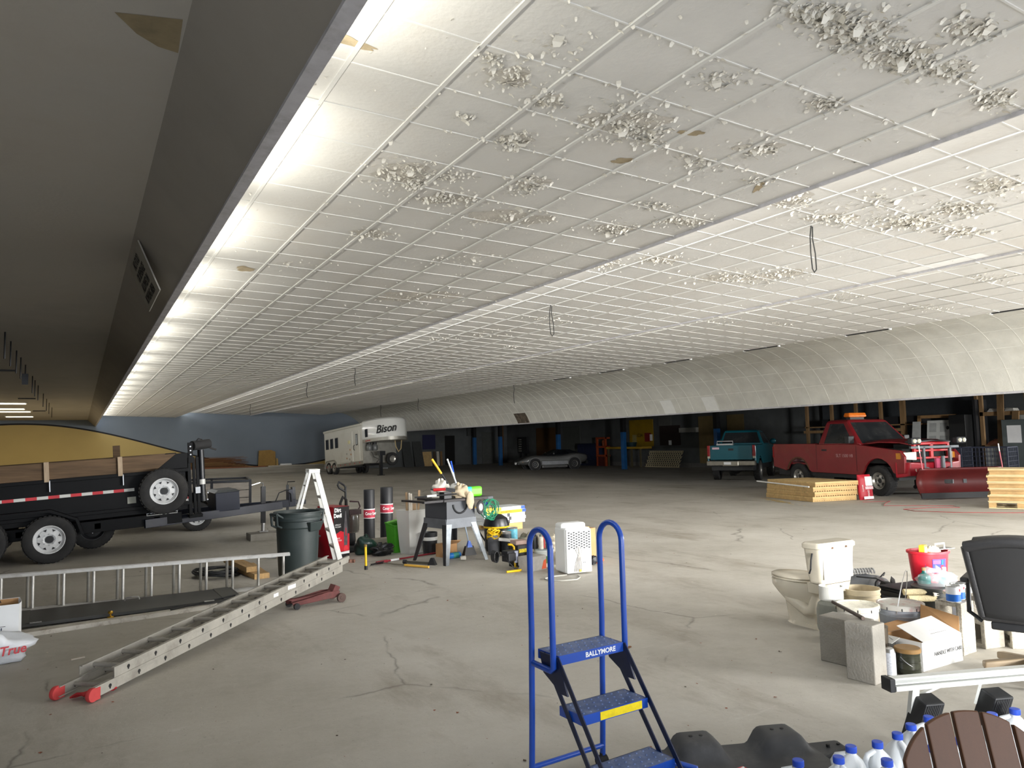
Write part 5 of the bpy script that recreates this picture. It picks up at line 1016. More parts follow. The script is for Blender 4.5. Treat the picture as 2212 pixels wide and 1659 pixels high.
og = thing('hand_tool', 'orange and black hand tool lying right of the dehumidifier', 'tool', (6.42, 8.62, 0), math.radians(30)); MB().cyl((-.1, 0, .03), (.12, 0, .03), .022, n=10).build('handle', mat('orange_tool', S(206, 86, 50), .5), og); MB().blob((-.14, .03, .06), .09, .06, .06, 14, 8, amp=.3, zmin=0).build('head', blackp, og, smooth=1)
# black cord coil and timber behind the standing ladder
coil('cable_coil', (1.66, 11.05, .055), .29, 12, blackp, 'black extension cord coiled on the floor behind the standing ladder', 'cord', .012, (.05, .05, 1), None, .35)
for i, (x0, y0, x1, y1, z, w, h, lab) in enumerate(((2.02, 11.7, 2.14, 10.4, 0, .20, .07, 'lower pine board behind the black cord coil'), (1.95, 11.75, 2.06, 10.6, .072, .17, .07, 'pine board lying on top of the lower board'), (2.24, 11.6, 2.22, 10.45, 0, .06, .05, 'pine board lying next to the trash can'))):
    t = MB().bar((x0, y0, z+h/2+.001), (x1, y1, z+h/2+.001), w, h).build('pine_board', mat('pine_%d' % i, S(184, 150, 102), .8, var=.2, scale=3, stretch=(8, 1, 8)), None, bevel=.003); tag(t, lab, 'board', 'boards by the trash can')
tag(MB().cyl((2.58, 12.22, .035), (2.72, 12.16, .035), .034, n=16).build('paper_roll', whitep, None, smooth=.6), 'small white paper roll lying on the floor by the trash can', 'roll')
# ================================================================ right cluster: toilet
cer = mat('biscuit_ceramic', S(222, 214, 196), .22, var=.03, scale=2, coat=.4, dirt=S(170, 160, 140), damt=.3, dscale=3)
cerb = mat('unglazed_white_back', S(232, 232, 228), .6, var=.04, scale=4, dirt=S(190, 186, 176), damt=.4, dscale=4)
TO = thing('toilet', 'old biscuit-coloured toilet standing loose on the floor with its tank towards the cinder blocks', 'toilet', (5.86, 4.42, 0), math.radians(-2))
def rr_(w, d, yc, z, r=.05, n=5, wf=None):
    """rounded rectangle ring; wf: front half-width"""
    o = []
    for cx__, cy__, a0 in ((w-r, d-r, 0), (-w+r, d-r, PI/2), (-w+r, -d+r, PI), (w-r, -d+r, PI*1.5)):
        for i in range(n+1):
            a = a0+PI/2*i/n; o.append((cx__+r*math.cos(a), yc+cy__+r*math.sin(a), z))
    return o
def egg(w, y0, y1, z, n=28, back=.6):
    """plan outline of the bowl: blunt at the back, round at the front"""
    o = []
    for i in range(n):
        a = 2*PI*i/n; s_ = math.sin(a); c = math.cos(a); yc = (y0+y1)/2; o.append((w*c*(1-.12*(s_ > 0)*s_), yc+(y1-yc)*(s_ if s_ > 0 else max(-1, s_*1.15)), z))
    return o
b = MB(); b.loft([rr_(.20, .075, .0, .43, .04), rr_(.22, .085, .0, .55, .04), rr_(.238, .092, 0, .735, .04)]); b.build('tank', cer, TO, smooth=.6)
MB().box(-.19, .19, -.095, -.088, .47, .725).build('tank_back', cerb, TO, bevel=.01)
b = MB(); b.loft([rr_(.245, .10, 0, .735, .045), rr_(.252, .105, 0, .742, .045), rr_(.252, .105, 0, .775, .045), rr_(.235, .09, 0, .79, .04)]); b.build('tank_lid', cer, TO, smooth=.6)
b = MB(); b.loft([egg(.185, .02, .62, .40), egg(.19, .02, .645, .385), egg(.185, .03, .64, .33), egg(.16, .08, .58, .27), egg(.12, .14, .50, .20), egg(.11, .12, .47, .02), egg(.12, .10, .49, 0)])
b.build('bowl', cer, TO, smooth=.8)
b = MB(); b.loft([rr_(.12, .20, .20, 0, .08), rr_(.11, .19, .20, .035, .08)]).loft([rr_(.19, .09, .03, .34, .05), rr_(.20, .10, .02, .425, .05)])
b.build('pedestal_foot', cer, TO, smooth=.6)
for s in (-1, 1): MB().tube([(s*.085, .40, .24), (s*.105, .28, .20), (s*.105, .18, .15), (s*.10, .12, .17), (s*.09, .10, .25), (s*.07, .06, .34)], [.05, .055, .055, .055, .05, .05], 12).build('trapway', cer, TO, smooth=1)
b = MB(); b.loft([egg(.185, .12, .625, .402), egg(.195, .11, .64, .41), egg(.195, .11, .64, .42), egg(.18, .13, .62, .425)]).build('seat', cer, TO, smooth=.5)
b = MB(); b.loft([egg(.19, .115, .635, .428), egg(.192, .11, .64, .436), egg(.17, .14, .60, .452), egg(.08, .26, .48, .456)]).build('seat_lid', cer, TO, smooth=.6)
MB().tube([(-.243, -.02, .70), (-.250, -.01, .64), (-.248, .0, .56), (-.244, .02, .52)], .008, 6).build('dark_lever', blackp, TO)
for x in (-.08, .10): MB().box(x-.012, x+.012, -.107, -.104, .735, .752).build('chip', mat('rust_chip', S(96, 70, 50), .8), TO)
# ================================================================ propane cylinder
prm = mat('dull_grey_cylinder', S(146, 148, 140), .45, .1, var=.12, scale=5, dirt=S(110, 106, 96), damt=.5, dscale=4)
PC = thing('propane_cylinder', 'grey propane cylinder standing before the toilet and next to the white lidded bucket', 'gas cylinder', (5.60, 4.225, 0), math.radians(30))
MB().lathe([(.095, 0), (.10, .004), (.10, .03), (.085, .032), (.085, .04), (.115, .075), (.124, .11), (.124, .25), (.112, .30), (.075, .335), (.03, .35), (.001, .352)], n=32).build('cylinder', prm, PC, smooth=.5)
b = MB(); pts = [a for a in range(0, 37)]
b.grid(lambda u, v: (.095*math.cos(.6+4.9*u), .095*math.sin(.6+4.9*u), .335+.115*v), 28, 1); b.build('collar', mat('pale_collar', S(216, 216, 210), .4, var=.05), PC, solid=.006)
b = MB(); b.cyl((0, 0, .35), (0, 0, .40), .016, n=12).cyl((-.03, 0, .385), (.04, 0, .385), .012, n=10).cyl((0, 0, .40), (0, 0, .42), .028, n=12); b.build('valve', mat('brass_valve', S(150, 130, 84), .4, .6), PC)
for a, m_ in ((-2.35, 'pale_tag'), (-1.75, 'grey_tag')):
    b = MB(); b.grid(lambda u, v: (.1255*math.cos(a+.42*u), .1255*math.sin(a+.42*u), .165+.075*v), 6, 1); b.build('warning_sticker', mat(m_, S(196, 196, 186), .6, var=.3, scale=40), PC, smooth=1)
# ================================================================ buckets
def pail(name, loc, r, h, m_, label, lidm=None, bail=None, ribs=True, rz=0, open_=False, group=None):
    t = thing(name, label, 'bucket', loc, rz, group); k = .86
    pr_ = [(r*k, 0), (r*(k+.01), .006), (r*.965, h*.74)]
    if ribs: pr_ += [(r*1.02, h*.75), (r*1.02, h*.78), (r*.97, h*.785), (r*.975, h*.85), (r*1.02, h*.855), (r*1.02, h*.88), (r*.98, h*.885)]
    pr_ += [(r, h*.97), (r*1.03, h*.975), (r*1.03, h), (r*.97, h)]
    if open_: pr_ += [(r*.94, h*.7), (r*k*.96, .02), (.001, .018)]
    else: pr_ += [(.001, h)]
    MB().lathe(pr_, n=36, cap=False).build('body', m_, t, smooth=.5)
    if lidm:
        MB().lathe([(r*1.03, h-.03), (r*1.06, h-.028), (r*1.06, h+.012), (r*.98, h+.014), (r*.95, h+.004), (.001, h+.002)], n=36, cap=False).build('lid', lidm, t, smooth=.5)
        b = MB()
        for i in range(10):
            a = 2*PI*i/10; b.box(r*1.062*math.cos(a)-.003, r*1.062*math.cos(a)+.003, r*1.062*math.sin(a)-.003, r*1.062*math.sin(a)+.003, h-.028, h-.006)
        b.build('lid_notch', blackp, t)
    if bail:
        a0, tilt, hh = bail; c, s_ = math.cos(a0), math.sin(a0)
        MB().tube([(c*r*1.03*math.cos(q)-s_*tilt*math.sin(q), s_*r*1.03*math.cos(q)+c*tilt*math.sin(q), h*.84+hh*math.sin(q)) for q in [PI*i/16 for i in range(17)]], .004, 6).build('bail_handle', steel, t, smooth=1)
    return t
wpl = mat('white_pail_plastic', S(228, 226, 218), .45, var=.04, scale=4, dirt=S(150, 120, 110), damt=.3, dscale=6)
wlid = mat('spotted_white_lid', S(226, 222, 206), .5, var=.05, scale=8, dirt=S(120, 112, 96), damt=.6, dscale=16)
pail('paint_bucket', (5.53, 3.93, 0), .158, .345, wpl, 'white bucket with a paint-spotted white lid behind the upright block', wlid, ribs=False)
pail('paint_bucket', (6.12, 4.30, 0), .155, .36, mat('tan_pail', S(190, 176, 148), .5, var=.08, scale=4, dirt=S(150, 130, 100), damt=.3), 'open tan bucket behind the propane cylinder', open_=True)
pail('paint_bucket', (5.94, 3.82, 0), .172, .325, mat('grey_pail', S(158, 164, 174), .4, var=.06, scale=4, dirt=S(120, 90, 86), damt=.25, dscale=5), 'grey bucket with a red-smeared lid and raised wire handle', mat('red_smeared_lid', S(186, 184, 178), .45, var=.1, scale=6, dirt=S(150, 62, 58), damt=.95, dscale=7), bail=(.4, -.06, .33))
pail('paint_bucket', (6.72, 4.02, 0), .155, .35, mat('black_ribbed_pail', S(44, 46, 44), .5, var=.15), 'black ribbed bucket behind the hollow cinder block')
sd_ = thing('paint_can', 'small dark green can with a brown lid and wire handle beside the open white box', 'can', (5.235, 3.335, 0), 0)
MB().lathe([(.082, 0), (.085, .005), (.083, .045), (.086, .05), (.083, .095), (.086, .10), (.083, .14), (.086, .165)], n=32).build('body', mat('dark_green_smoky', S(46, 48, 36), .25, var=.5, scale=7, stretch=(1, 1, 4)), sd_, smooth=.6)
MB().lathe([(.088, .160), (.090, .165), (.090, .185), (.084, .19), (.001, .187)], n=32).build('lid', mat('brown_lid', S(146, 112, 66), .5, var=.1), sd_, smooth=.5)
MB().tube([(.088*math.cos(q)+.0, -.09*math.sin(q)*.55-.03*math.sin(q), .135-.075*math.sin(q)) for q in [PI*i/14 for i in range(15)]], .0025, 6).build('bail_handle', steel, sd_, smooth=1)
wc = thing('spray_can', 'slim white labelled canister between the upright block and the dark green can', 'can', (5.10, 3.385, 0)); MB().lathe([(.036, 0), (.038, .005), (.038, .17), (.030, .19), (.012, .2)], n=24).build('body', steel, wc, smooth=.5); MB().lathe([(.0385, .01), (.0385, .165)], n=24, cap=False).build('label', mat('text_label', S(214, 218, 228), .5, var=.25, scale=55, stretch=(1, 1, 3)), wc, smooth=.6)
mc = thing('metal_tin', 'bare brown-grey tin behind the slim white canister', 'tin', (5.22, 3.56, 0)); MB().lathe([(.075, 0), (.078, .005), (.078, .295), (.081, .30), (.07, .302), (.001, .29)], n=28).build('body', mat('tarnished_tin', S(118, 108, 94), .4, .5, var=.15), mc, smooth=.5); MB().tube([(.06, -.06, .22), (.10, -.08, .18), (.09, -.10, .12), (.0, -.11, .10)], .004, 6).build('bail_handle', steel, mc, smooth=1)
# ================================================================ concrete blocks
def solid_block(loc, rz, sx, sy, sz, label, m_=None):
    o = MB().box(-sx/2, sx/2, -sy/2, sy/2, 0, sz).build('concrete_block', m_ or conc, None, bevel=.008); o.location = loc; o.rotation_euler = (0, 0, rz); return tag(o, label, 'block', 'loose concrete blocks')
solid_block((4.875, 3.42, 0), math.radians(6), .17, .21, .405, 'upright solid concrete block standing in front of the white lidded bucket')
solid_block((5.115, 3.74, 0), math.radians(4), .20, .34, .345, 'solid concrete block on edge behind the upright block')
def hollow_block(loc, rz, label, m_, sx=.2, sy=.2, sz=.40):
    """block on end: two cores run through it along x"""
    b = MB(); x0, x1, y0, y1 = -sx/2, sx/2, -sy/2, sy/2; t = .034
    b.box(x0, x1, y0, y0+t, 0, sz).box(x0, x1, y1-t, y1, 0, sz)
    for z0, z1 in ((0, t), (sz/2-t/2, sz/2+t/2), (sz-t, sz)): b.box(x0, x1, y0+t, y1-t, z0, z1)
    o = b.build('cinder_block', m_, None, bevel=.006); o.location = loc; o.rotation_euler = (0, 0, rz); return tag(o, label, 'block', 'hollow cinder blocks')
rough = mat('rough_cinder', S(186, 180, 166), .95, var=.22, scale=40, bump=.7, bscale=90)
hollow_block((6.075, 3.45, 0), math.radians(3), 'hollow cinder block on end carrying the white and blue cans', rough)
hollow_block((6.42, 3.42, 0), math.radians(-14), 'hollow cinder block on end partly hidden by the office chair', mat('plain_cinder', S(160, 154, 142), .95, var=.15, scale=30, bump=.5, bscale=80))
hollow_block((6.62, 3.25, 0), math.radians(-40), 'pale hollow cinder block under the office chair', rough, sz=.22)
ib = MB().cyl((5.36, 4.03, .376), (4.90, 3.44, .420), .014, n=10).build('iron_bar', mat('dark_iron', S(66, 54, 48), .5, .5, var=.25, scale=9), None, smooth=.6); tag(ib, 'dark iron bar laid from the white bucket lid to the upright block', 'bar')
cb_ = mat('blue_white_tin_label', S(225, 228, 234), .4, var=.05, scale=9); bluel = mat('blue_tin_band', S(26, 104, 200), .4, var=.1, scale=12)
for i, (x, y, lab) in enumerate(((6.02, 3.42, 'white and blue paint can standing over the corner of the cinder block'), (6.135, 3.45, 'second white and blue paint can tight behind the first on the cinder block'))):
    t = can('paint_can', (x, y, .4005), .052, .125, cb_, lab, 'white and blue cans on the cinder block', 'can', band=(.03, .95))
    MB().lathe([(.0527, .008), (.0527, .062)], n=24, cap=False).build('blue_band', bluel, t, smooth=.6); MB().box(-.008, .008, -.0535, -.052, .085, .105).build('red_mark', redink, t)
tt2 = thing('tin_tray', 'stack of pale tin lids lying behind the white and blue cans', 'lid', (6.30, 3.56, .401)); MB().lathe([(.09, 0), (.095, .02), (.09, .024), (.001, .02)], n=26).build('lid_rim', steel, tt2, smooth=.5)
# ================================================================ open white carton
WB_ = thing('open_carton', 'open white cardboard carton with handling marks and brown flaps', 'box', (5.62, 3.46, 0), math.radians(-1))
cw = mat('white_faced_board', S(214, 213, 210), .75, var=.04, scale=4)
b = MB(); x0, x1, y0, y1, h = -.25, .25, -.16, .16, .205
for p in (((x0, y0), (x1, y0)), ((x1, y0), (x1, y1)), ((x1, y1), (x0, y1)), ((x0, y1), (x0, y0))):
    (ax, ay), (bx, by) = p; b.quad((ax, ay, 0), (bx, by, 0), (bx, by, h), (ax, ay, h))
b.quad((x0, y0, .001), (x1, y0, .001), (x1, y1, .001), (x0, y1, .001)); wbx = b.build('carton', [cw], WB_, solid=.005)
MB().box(x0+.005, x0+.009, y0+.006, y1-.006, .004, h).box(x0+.006, x1-.006, y1-.009, y1-.005, .004, h).box(x1-.009, x1-.005, y0+.006, y1-.006, .004, h).build('inner_board', card, WB_)
fl = MB().quad((x0+.02, y0, h), (x1, y0, h), (x1-.06, y0+.19, h+.10), (x0-.03+.03, y0+.19, h+.085)).build('front_flap', cw, WB_, solid=.004)
MB().quad((x0-.13, y0+.15, h-.02), (x0, y0+.17, h), (x0, y1, h), (x0-.13, y1, h-.01)).build('side_flap', cw, WB_, solid=.004)
MB().quad((x1, y0+.01, h), (x1, y1, h), (x1+.05, y1+.02, h+.15), (x1+.09, y0+.06, h+.10)).build('side_flap', card, WB_, solid=.004)
MB().quad((x0+.02, y1, h), (x1, y1, h), (x1-.04, y1+.14, h+.02), (x0+.08, y1+.14, h+.01)).build('rear_flap', card, WB_, solid=.004)
text('lettering', 'HANDLE WITH CARE', .042, plane_m((.07, y0-.004, .10), (1, 0, 0), (0, 0, 1)), ink, wbx, sx=.88)
b = MB()
for i in range(4):
    t_ = .25+.16*i; p = lambda s_, t_=t_: (x0+.02+(.17-.05*i+.20*s_)+.08*i, y0+.19*t_, h+.093*t_+.004)
    b.bar(p(0), p(1), .004, .001)
b.build('printed_line', ink, fl)
# ================================================================ heap behind the buckets
VC = thing('canister_vacuum', 'silver-grey canister vacuum lying behind the toilet with its cable wound round', 'vacuum cleaner', (7.02, 4.88, 0), math.radians(-25))
b = MB(); b.blob((0, 0, .15), .25, .17, .155, 28, 16, amp=.08, zmin=.003); b.build('body', mat('silver_grey_plastic', S(128, 132, 138), .35, .1, var=.08, scale=3), VC, smooth=1.2)
MB().lathe([(.11, -.02), (.125, .03), (.11, .09), (.05, .12)], (.05, -.12, .17), 24, (.2, -1, .25)).build('dust_canister', mat('smoked_silver', S(150, 152, 156), .2, .3), VC, smooth=.6)
MB().box(.0, .09, -.25, -.235, .20, .26).build('badge', mat('pale_badge', S(206, 212, 222), .3), VC)
MB().tube([(-.15, -.1, .30), (-.02, -.23, .30), (.12, -.26, .22), (.15, -.24, .1), (.05, -.26, .03), (-.06, -.24, .1), (-.02, -.22, .26), (.14, -.12, .33), (.2, .0, .28)], .008, 6).build('cable', blackp, VC, smooth=1)
b = MB()
for i in range(9): b.tube([(-.17+.03*i, -.02+.05*math.cos(a)*.8, .315+.045*math.sin(a)) for a in [PI*k/6 for k in range(7)]], .010, 6)
b.build('ribbed_hose', mat('hose_grey', S(160, 160, 160), .5), VC, smooth=1)
blk = mat('charcoal_fabric', S(40, 38, 36), .85, var=.3, scale=7, bump=.5, bscale=20)
tag(MB().blob((6.86, 4.50, .15), .15, .10, .15, 24, 12, amp=.3, zmin=.002).build('tool_bag', blk, None, smooth=1.2), 'charcoal cloth bag slumped behind the vacuum cable', 'bag')
TB = thing('roller_tray_stack', 'stack of black paint trays under the plastic-wrapped bottles', 'tray', (6.78, 4.23, 0), math.radians(-10))
for i in range(3): MB().loft([sq(.21, .14, .22+.02*i), sq(.24, .17, .27+.02*i), sq(.235, .165, .27+.02*i), sq(.20, .13, .225+.02*i)]).build('tray', blackp, TB)
MB().box(-.22, .22, -.15, .15, 0, .22).build('plinth_box', mat('black_toolbox', S(30, 32, 40), .5, var=.2), TB, bevel=.01)
for i, (y, z, lab) in enumerate(((4.02, .285, 'upper tan paint roller lying across the black trays'), (3.98, .235, 'lower tan paint roller lying across the bucket rims'))):
    t = thing('paint_roller', lab, 'roller', (6.55, y, z), math.radians(-34), 'tan rollers on the heap'); MB().cyl((-.14, 0, .03), (.10, 0, .03), .028, n=14).build('sleeve', mat('tan_nap_%d' % i, S(200, 186, 150), .95, var=.15, scale=20, bump=.4), t, smooth=.6); MB().tube([(.10, 0, .03), (.16, 0, .03), (.17, .05, .03), (.26, .06, .03)], .005, 6).cyl((.25, .06, .03), (.38, .07, .03), .014).build('handle', blackp, t)
for i, (x, y, c_, lab) in enumerate(((6.80, 4.12, S(16, 112, 108), 'dark teal bottle in the clear plastic bag'), (6.97, 4.03, S(120, 204, 210), 'light turquoise bottle in the clear plastic bag'))):
    t = thing('bottle', lab, 'bottle', (x, y, .315), math.radians(30*i)); MB().lathe([(.05, 0), (.055, .01), (.052, .05), (.056, .07), (.052, .10), (.02, .13), (.015, .15)], n=16).build('body', mat('teal_%d' % i, c_, .25, var=.2, scale=15), t, smooth=.4); MB().cyl((0, 0, .15), (0, 0, .175), .018, n=12).build('cap', card if i == 0 else whitep, t)
tag(MB().blob((6.86, 4.05, .39), .19, .13, .09, 26, 12, amp=.35, zmin=.316).build('clear_bag', mat('clear_bag_film', S(206, 208, 212), .15, var=.1, bump=.8, bscale=12, alpha=.34), None, smooth=1.2), 'crumpled clear plastic bag round the teal bottles', 'bag')
fr_ = thing('frying_pan', 'black handled tool lying in front of the red bucket', 'tool', (7.0, 3.95, .32), math.radians(-18)); MB().cyl((-.05, 0, .02), (.16, 0, .035), .022, n=14).build('grip', blackp, fr_); MB().cyl((.155, 0, .0345), (.165, 0, .0355), .024, n=14).build('grip_ring', steel, fr_)
wb2 = thing('white_carton', 'low white carton under the red mop bucket', 'box', (7.20, 4.20, 0), math.radians(-16)); MB().box(-.20, .22, -.17, .19, 0, .295).build('carton', cw, wb2, bevel=.004); MB().box(.02, .16, -.173, -.169, .18, .20).build('print', mat('grey_print', S(150, 152, 160), .6), wb2); MB().box(-.2, .22, -.172, -.169, .0, .05).build('dark_band', mat('violet_black', S(40, 34, 54), .6), wb2)
bb_ = thing('toolbox', 'flat black plastic case in front of the low white carton', 'case', (6.98, 3.96, .225), math.radians(-16)); MB().box(-.19, .10, -.06, .10, 0, .085).build('case', blackp, bb_, bevel=.008); MB().box(-.20, .12, -.07, .12, -.22, -.001).build('riser', mat('dark_riser', S(36, 36, 40), .6), bb_)
tag(MB().cyl((6.60, 3.93, .30), (6.74, 3.87, .31), .020, n=14).build('putty_tube', mat('ivory_tube', S(206, 200, 186), .5), None), 'ivory tube lying before the plastic-wrapped bottles', 'tube')
RB = thing('mop_bucket', 'red oval mop bucket filled with small tools on the low white carton', 'bucket', (7.20, 4.31, .297), math.radians(-20))
rdp = mat('red_bucket_plastic', S(206, 34, 52), .4, var=.05, scale=3)
def ov(a, c, z): return [(a*math.cos(2*PI*i/36), c*math.sin(2*PI*i/36), z) for i in range(36)]
b = MB(); b.loft([ov(.155, .12, 0), ov(.165, .13, .02), ov(.19, .15, .27), ov(.205, .165, .275), ov(.205, .165, .295), ov(.185, .148, .295), ov(.16, .12, .04)]); b.build('body', rdp, RB, smooth=.5)
b = MB(); b.grid(lambda u, v: ((.163+.022*(.08+.15*v)/.25+.0015+.004)*math.cos(-1.95+.80*u), (.128+.022*(.08+.15*v)/.25+.004)*math.sin(-1.95+.80*u), .10+.13*v), 10, 2); lb_ = b.build('label', mat('blue_label', S(60, 70, 190), .4, var=.15, scale=14), RB, smooth=1)
def onlab(u, v, o): return ((.163+.022*(.08+.15*v)/.25+.0055+o)*math.cos(-1.95+.80*u), (.128+.022*(.08+.15*v)/.25+.004+o)*math.sin(-1.95+.80*u), .10+.13*v)
MB().grid(lambda u, v: onlab(.04+.50*u, .66+.26*v, .0012), 4, 1).build('pink_logo', mat('pink_logo', S(232, 90, 140), .4), lb_)
MB().grid(lambda u, v: onlab(.04+.92*u, .04+.28*v, .0012), 6, 1).build('white_panel', whink, lb_); MB().grid(lambda u, v: onlab(.56+.24*u, .08+.48*v, .0022), 4, 1).build('picture', redink, lb_); MB().grid(lambda u, v: onlab(.60+.14*u, .58+.36*v, .0022), 4, 1).build('picture_top', bluel, lb_)
yb_ = thing('carton', 'small yellow and blue carton standing in the red mop bucket', 'box', (7.09, 4.29, .335), math.radians(10)); MB().box(-.045, .045, -.03, .03, 0, .32, .008, .004).build('carton', mat('yellow_carton', S(242, 206, 60), .4, var=.06), yb_, bevel=.004); MB().prism([(-.046, .0), (.046, .0), (.046, .22), (-.046, .26)], -.0315, -.0285, 'y').build('blue_field', mat('blue_field', S(48, 80, 160), .4), yb_); MB().box(-.02, .02, -.0285, -.027, .24, .30).build('mark', whink, yb_)
tag(MB().blob((7.23, 4.29, .585), .09, .07, .045, 18, 10, amp=.15).build('sponge', mat('cream_sponge', S(206, 200, 184), .8, bump=.4), None, smooth=1), 'cream sponge on top of the things in the red bucket', 'sponge')
tw = thing('trowel', 'steel trowel lying across the rim of the red bucket', 'trowel', (7.32, 4.26, .60), math.radians(-10)); MB().box(-.10, .14, -.05, .05, 0, .005).build('blade', steel, tw); MB().tube([(-.06, 0, .004), (-.06, 0, .05), (.06, 0, .05), (.06, 0, .004)], .009, 8).build('handle', whitep, tw)
tag(MB().blob((7.19, 4.31, .50), .12, .10, .07, 16, 8, amp=.2).build('cloth_bundle', mat('grey_white_cloth', S(190, 186, 180), .9), None, smooth=1), 'grey-white cloth bundle inside the red bucket', 'cloth')
tu = thing('plastic_tub', 'dusky purple ribbed tub with a blue rim half hidden by the office chair', 'tub', (7.62, 3.72, .29)); MB().lathe([(.055, 0), (.075, .23)], n=20).build('body', mat('dusky_purple', S(146, 112, 128), .45, var=.25, scale=12), tu, smooth=.6); MB().lathe([(.075, .225), (.082, .23), (.082, .25), (.07, .25)], n=20).build('rim', mat('blue_rim', S(70, 84, 200), .4), tu, smooth=.6)
tub2 = thing('brown_carton', 'brown carton carrying the purple tub', 'box', (7.62, 3.74, 0), math.radians(-20)); MB().box(-.18, .18, -.15, .15, 0, .288).build('carton', card, tub2, bevel=.004)
for i in range(3): tag(MB().lathe([(.07, 0), (.075, .006), (.075, .03), (.001, .032)], (7.20+.10*i, 3.72-.05*i, .0), 20).build('metal_disc', mat('white_tin_lid_%d' % i, S(206, 204, 198), .4, .2), None, smooth=.5), ['tin lid beside the low white carton', 'tin lid between the white and brown cartons', 'tin lid against the brown carton'][i], 'lid', 'loose tin lids')
gp = pail('paint_bucket', (6.72, 3.18, 0), .14, .19, mat('green_label_pail', S(190, 188, 176), .5, var=.1), 'small pail with green and orange label behind the chair base', ribs=False)
MB().lathe([(.129, .10), (.1345, .16)], n=30, cap=False).build('green_band', mat('green_band', S(78, 130, 62), .5), gp, smooth=.6); MB().lathe([(.1215, .012), (.1235, .035)], n=30, cap=False).build('orange_band', mat('orange_band', S(196, 88, 50), .5), gp, smooth=.6)
# ================================================================ office chair
lea = mat('dark_grey_leather', S(48, 48, 50), .5, var=.08, scale=3, bump=.15, bscale=60)
leb = mat('dark_fabric_back', S(38, 38, 39), .8, var=.06, scale=40)
OC = thing('office_chair', 'dark grey upholstered office chair on a beige five-star base seen from behind', 'chair', (5.83, 2.80, -.0), math.radians(20))
# chair faces +x; back shell at x = -.24
def bk_(u, v):
    y = -.30+.60*u; w = .86+.14*math.sin(PI*min(1, v*1.1)); crown = .56+.04*math.sin(PI*u) if v == 1 else 0
    z = .44+(.49+.055*math.sin(PI*u))*v
    return (-.20-.10*v+.05*(1-(2*u-1)**2)*-1, y*(.80+.22*v), z)
b = MB(); b.grid(bk_, 14, 12); b.build('backrest', leb, OC, smooth=1, solid=.035)
b = MB(); b.tube([bk_(i/14, 1) for i in range(15)], .040, 10).tube([bk_(0, 1-i/12) for i in range(13)], .030, 8).tube([bk_(1, 1-i/12) for i in range(13)], .030, 8); b.build('backrest_roll', lea, OC, smooth=1)
b = MB(); b.grid(lambda u, v: (-.13-.08*v, (-.26+.52*u)*(.85+.2*v), .50+.48*v+.03*math.sin(PI*u)*v), 10, 8); b.build('back_cushion', lea, OC, smooth=1, solid=.07)
MB().box(-.22, .28, -.27, .27, .40, .50).build('seat', lea, OC, bevel=.045, seg=3); MB().box(-.18, .14, -.20, .20, .345, .40).build('seat_mechanism', blackp, OC, bevel=.01)
for s in (-1, 1):
    MB().box(-.22, .08, s*.34-.03, s*.34+.03, .66, .70).build('armrest', lea, OC, bevel=.018, seg=3); MB().tube([(-.10, s*.26, .38), (-.10, s*.34, .44), (-.06, s*.34, .66)], .016, 8).build('arm_post', blackp, OC, smooth=1)
MB().cyl((0, 0, .10), (0, 0, .36), .028, n=14).build('gas_column', steel, OC)
MB().tube([(-.05, -.2, .36), (-.10, -.27, .30), (-.12, -.31, .24)], .006, 6).build('lever', steel, OC)
bei = mat('beige_wood_base', S(150, 132, 106), .55, var=.1, scale=4)
for i in range(5):
    a = 2*PI*i/5+2.02; c, s_ = math.cos(a), math.sin(a); n_ = Vector((-s_, c, 0))*.032
    b = MB(); p = [Vector((c*r, s_*r, z)) for r, z in ((.02, .085), (.30, .055))]; q = [Vector((c*r, s_*r, z)) for r, z in ((.02, .145), (.30, .105))]
    b.hexa([p[0]-n_, p[1]-n_, p[1]+n_, p[0]+n_, q[0]-n_, q[1]-n_, q[1]+n_, q[0]+n_]); l_ = b.build('base_leg', bei, OC, bevel=.012, seg=3)
    MB().cyl((c*.285-s_*.022, s_*.285+c*.022, .025), (c*.285+s_*.022, s_*.285-c*.022, .025), .025, n=16).box(c*.285-.012, c*.285+.012, s_*.285-.012, s_*.285+.012, .025, .06).build('caster', blackp, l_, smooth=.5)
# ================================================================ white rail frame
WF = thing('rail_frame', 'white metal rail frame with three black ribbed pads behind the water jugs', 'frame', (3.80, 2.545, -.0), math.radians(-21))
wm = mat('white_painted_rail', S(232, 234, 230), .4, var=.04, scale=4, dirt=S(170, 160, 140), damt=.3)
MB().box(0, 1.60, -.035, .035, .40, .425).box(0, 1.6, -.035, -.02, .397, .43).build('rail', wm, WF, bevel=.003); MB().box(.02, 1.60, -.045, .025, .365, .390).build('lower_rail', wm, WF, bevel=.003)
MB().box(-.012, .02, -.04, .04, .36, .43).build('end_cap', blackp, WF, bevel=.004)
for x in (.16, .58, 1.0):
    MB().hexa([(x-.03, .06, 0), (x+.03, .06, 0), (x+.03, .09, 0), (x-.03, .09, 0), (x-.02, -.015, .37), (x+.02, -.015, .37), (x+.02, .015, .37), (x-.02, .015, .37)]).build('leg', wm, WF) if x == .16 else MB().bar((x-.005, 0, .38), (x-.03, .03, .24), .022, .012).build('hanger', wm, WF)
    b = MB(); b.hexa([(x-.06, -.05, .08), (x+.06, -.05, .08), (x+.06, .07, .08), (x-.06, .07, .08), (x+.0, -.085, .30), (x+.115, -.085, .30), (x+.115, .02, .325), (x+.0, .02, .325)]); p_ = b.build('pad', blackp, WF, bevel=.008)
    b = MB()
    for i in range(8):
        t = .1+.1*i; b.bar((x-.055+.115*(t-.05), -.054, .10), (x+.005+.105*(t-.05), -.088, .29), .004, .004)
    b.build('pad_rib', mat('pad_grey', S(58, 58, 60), .5), p_)
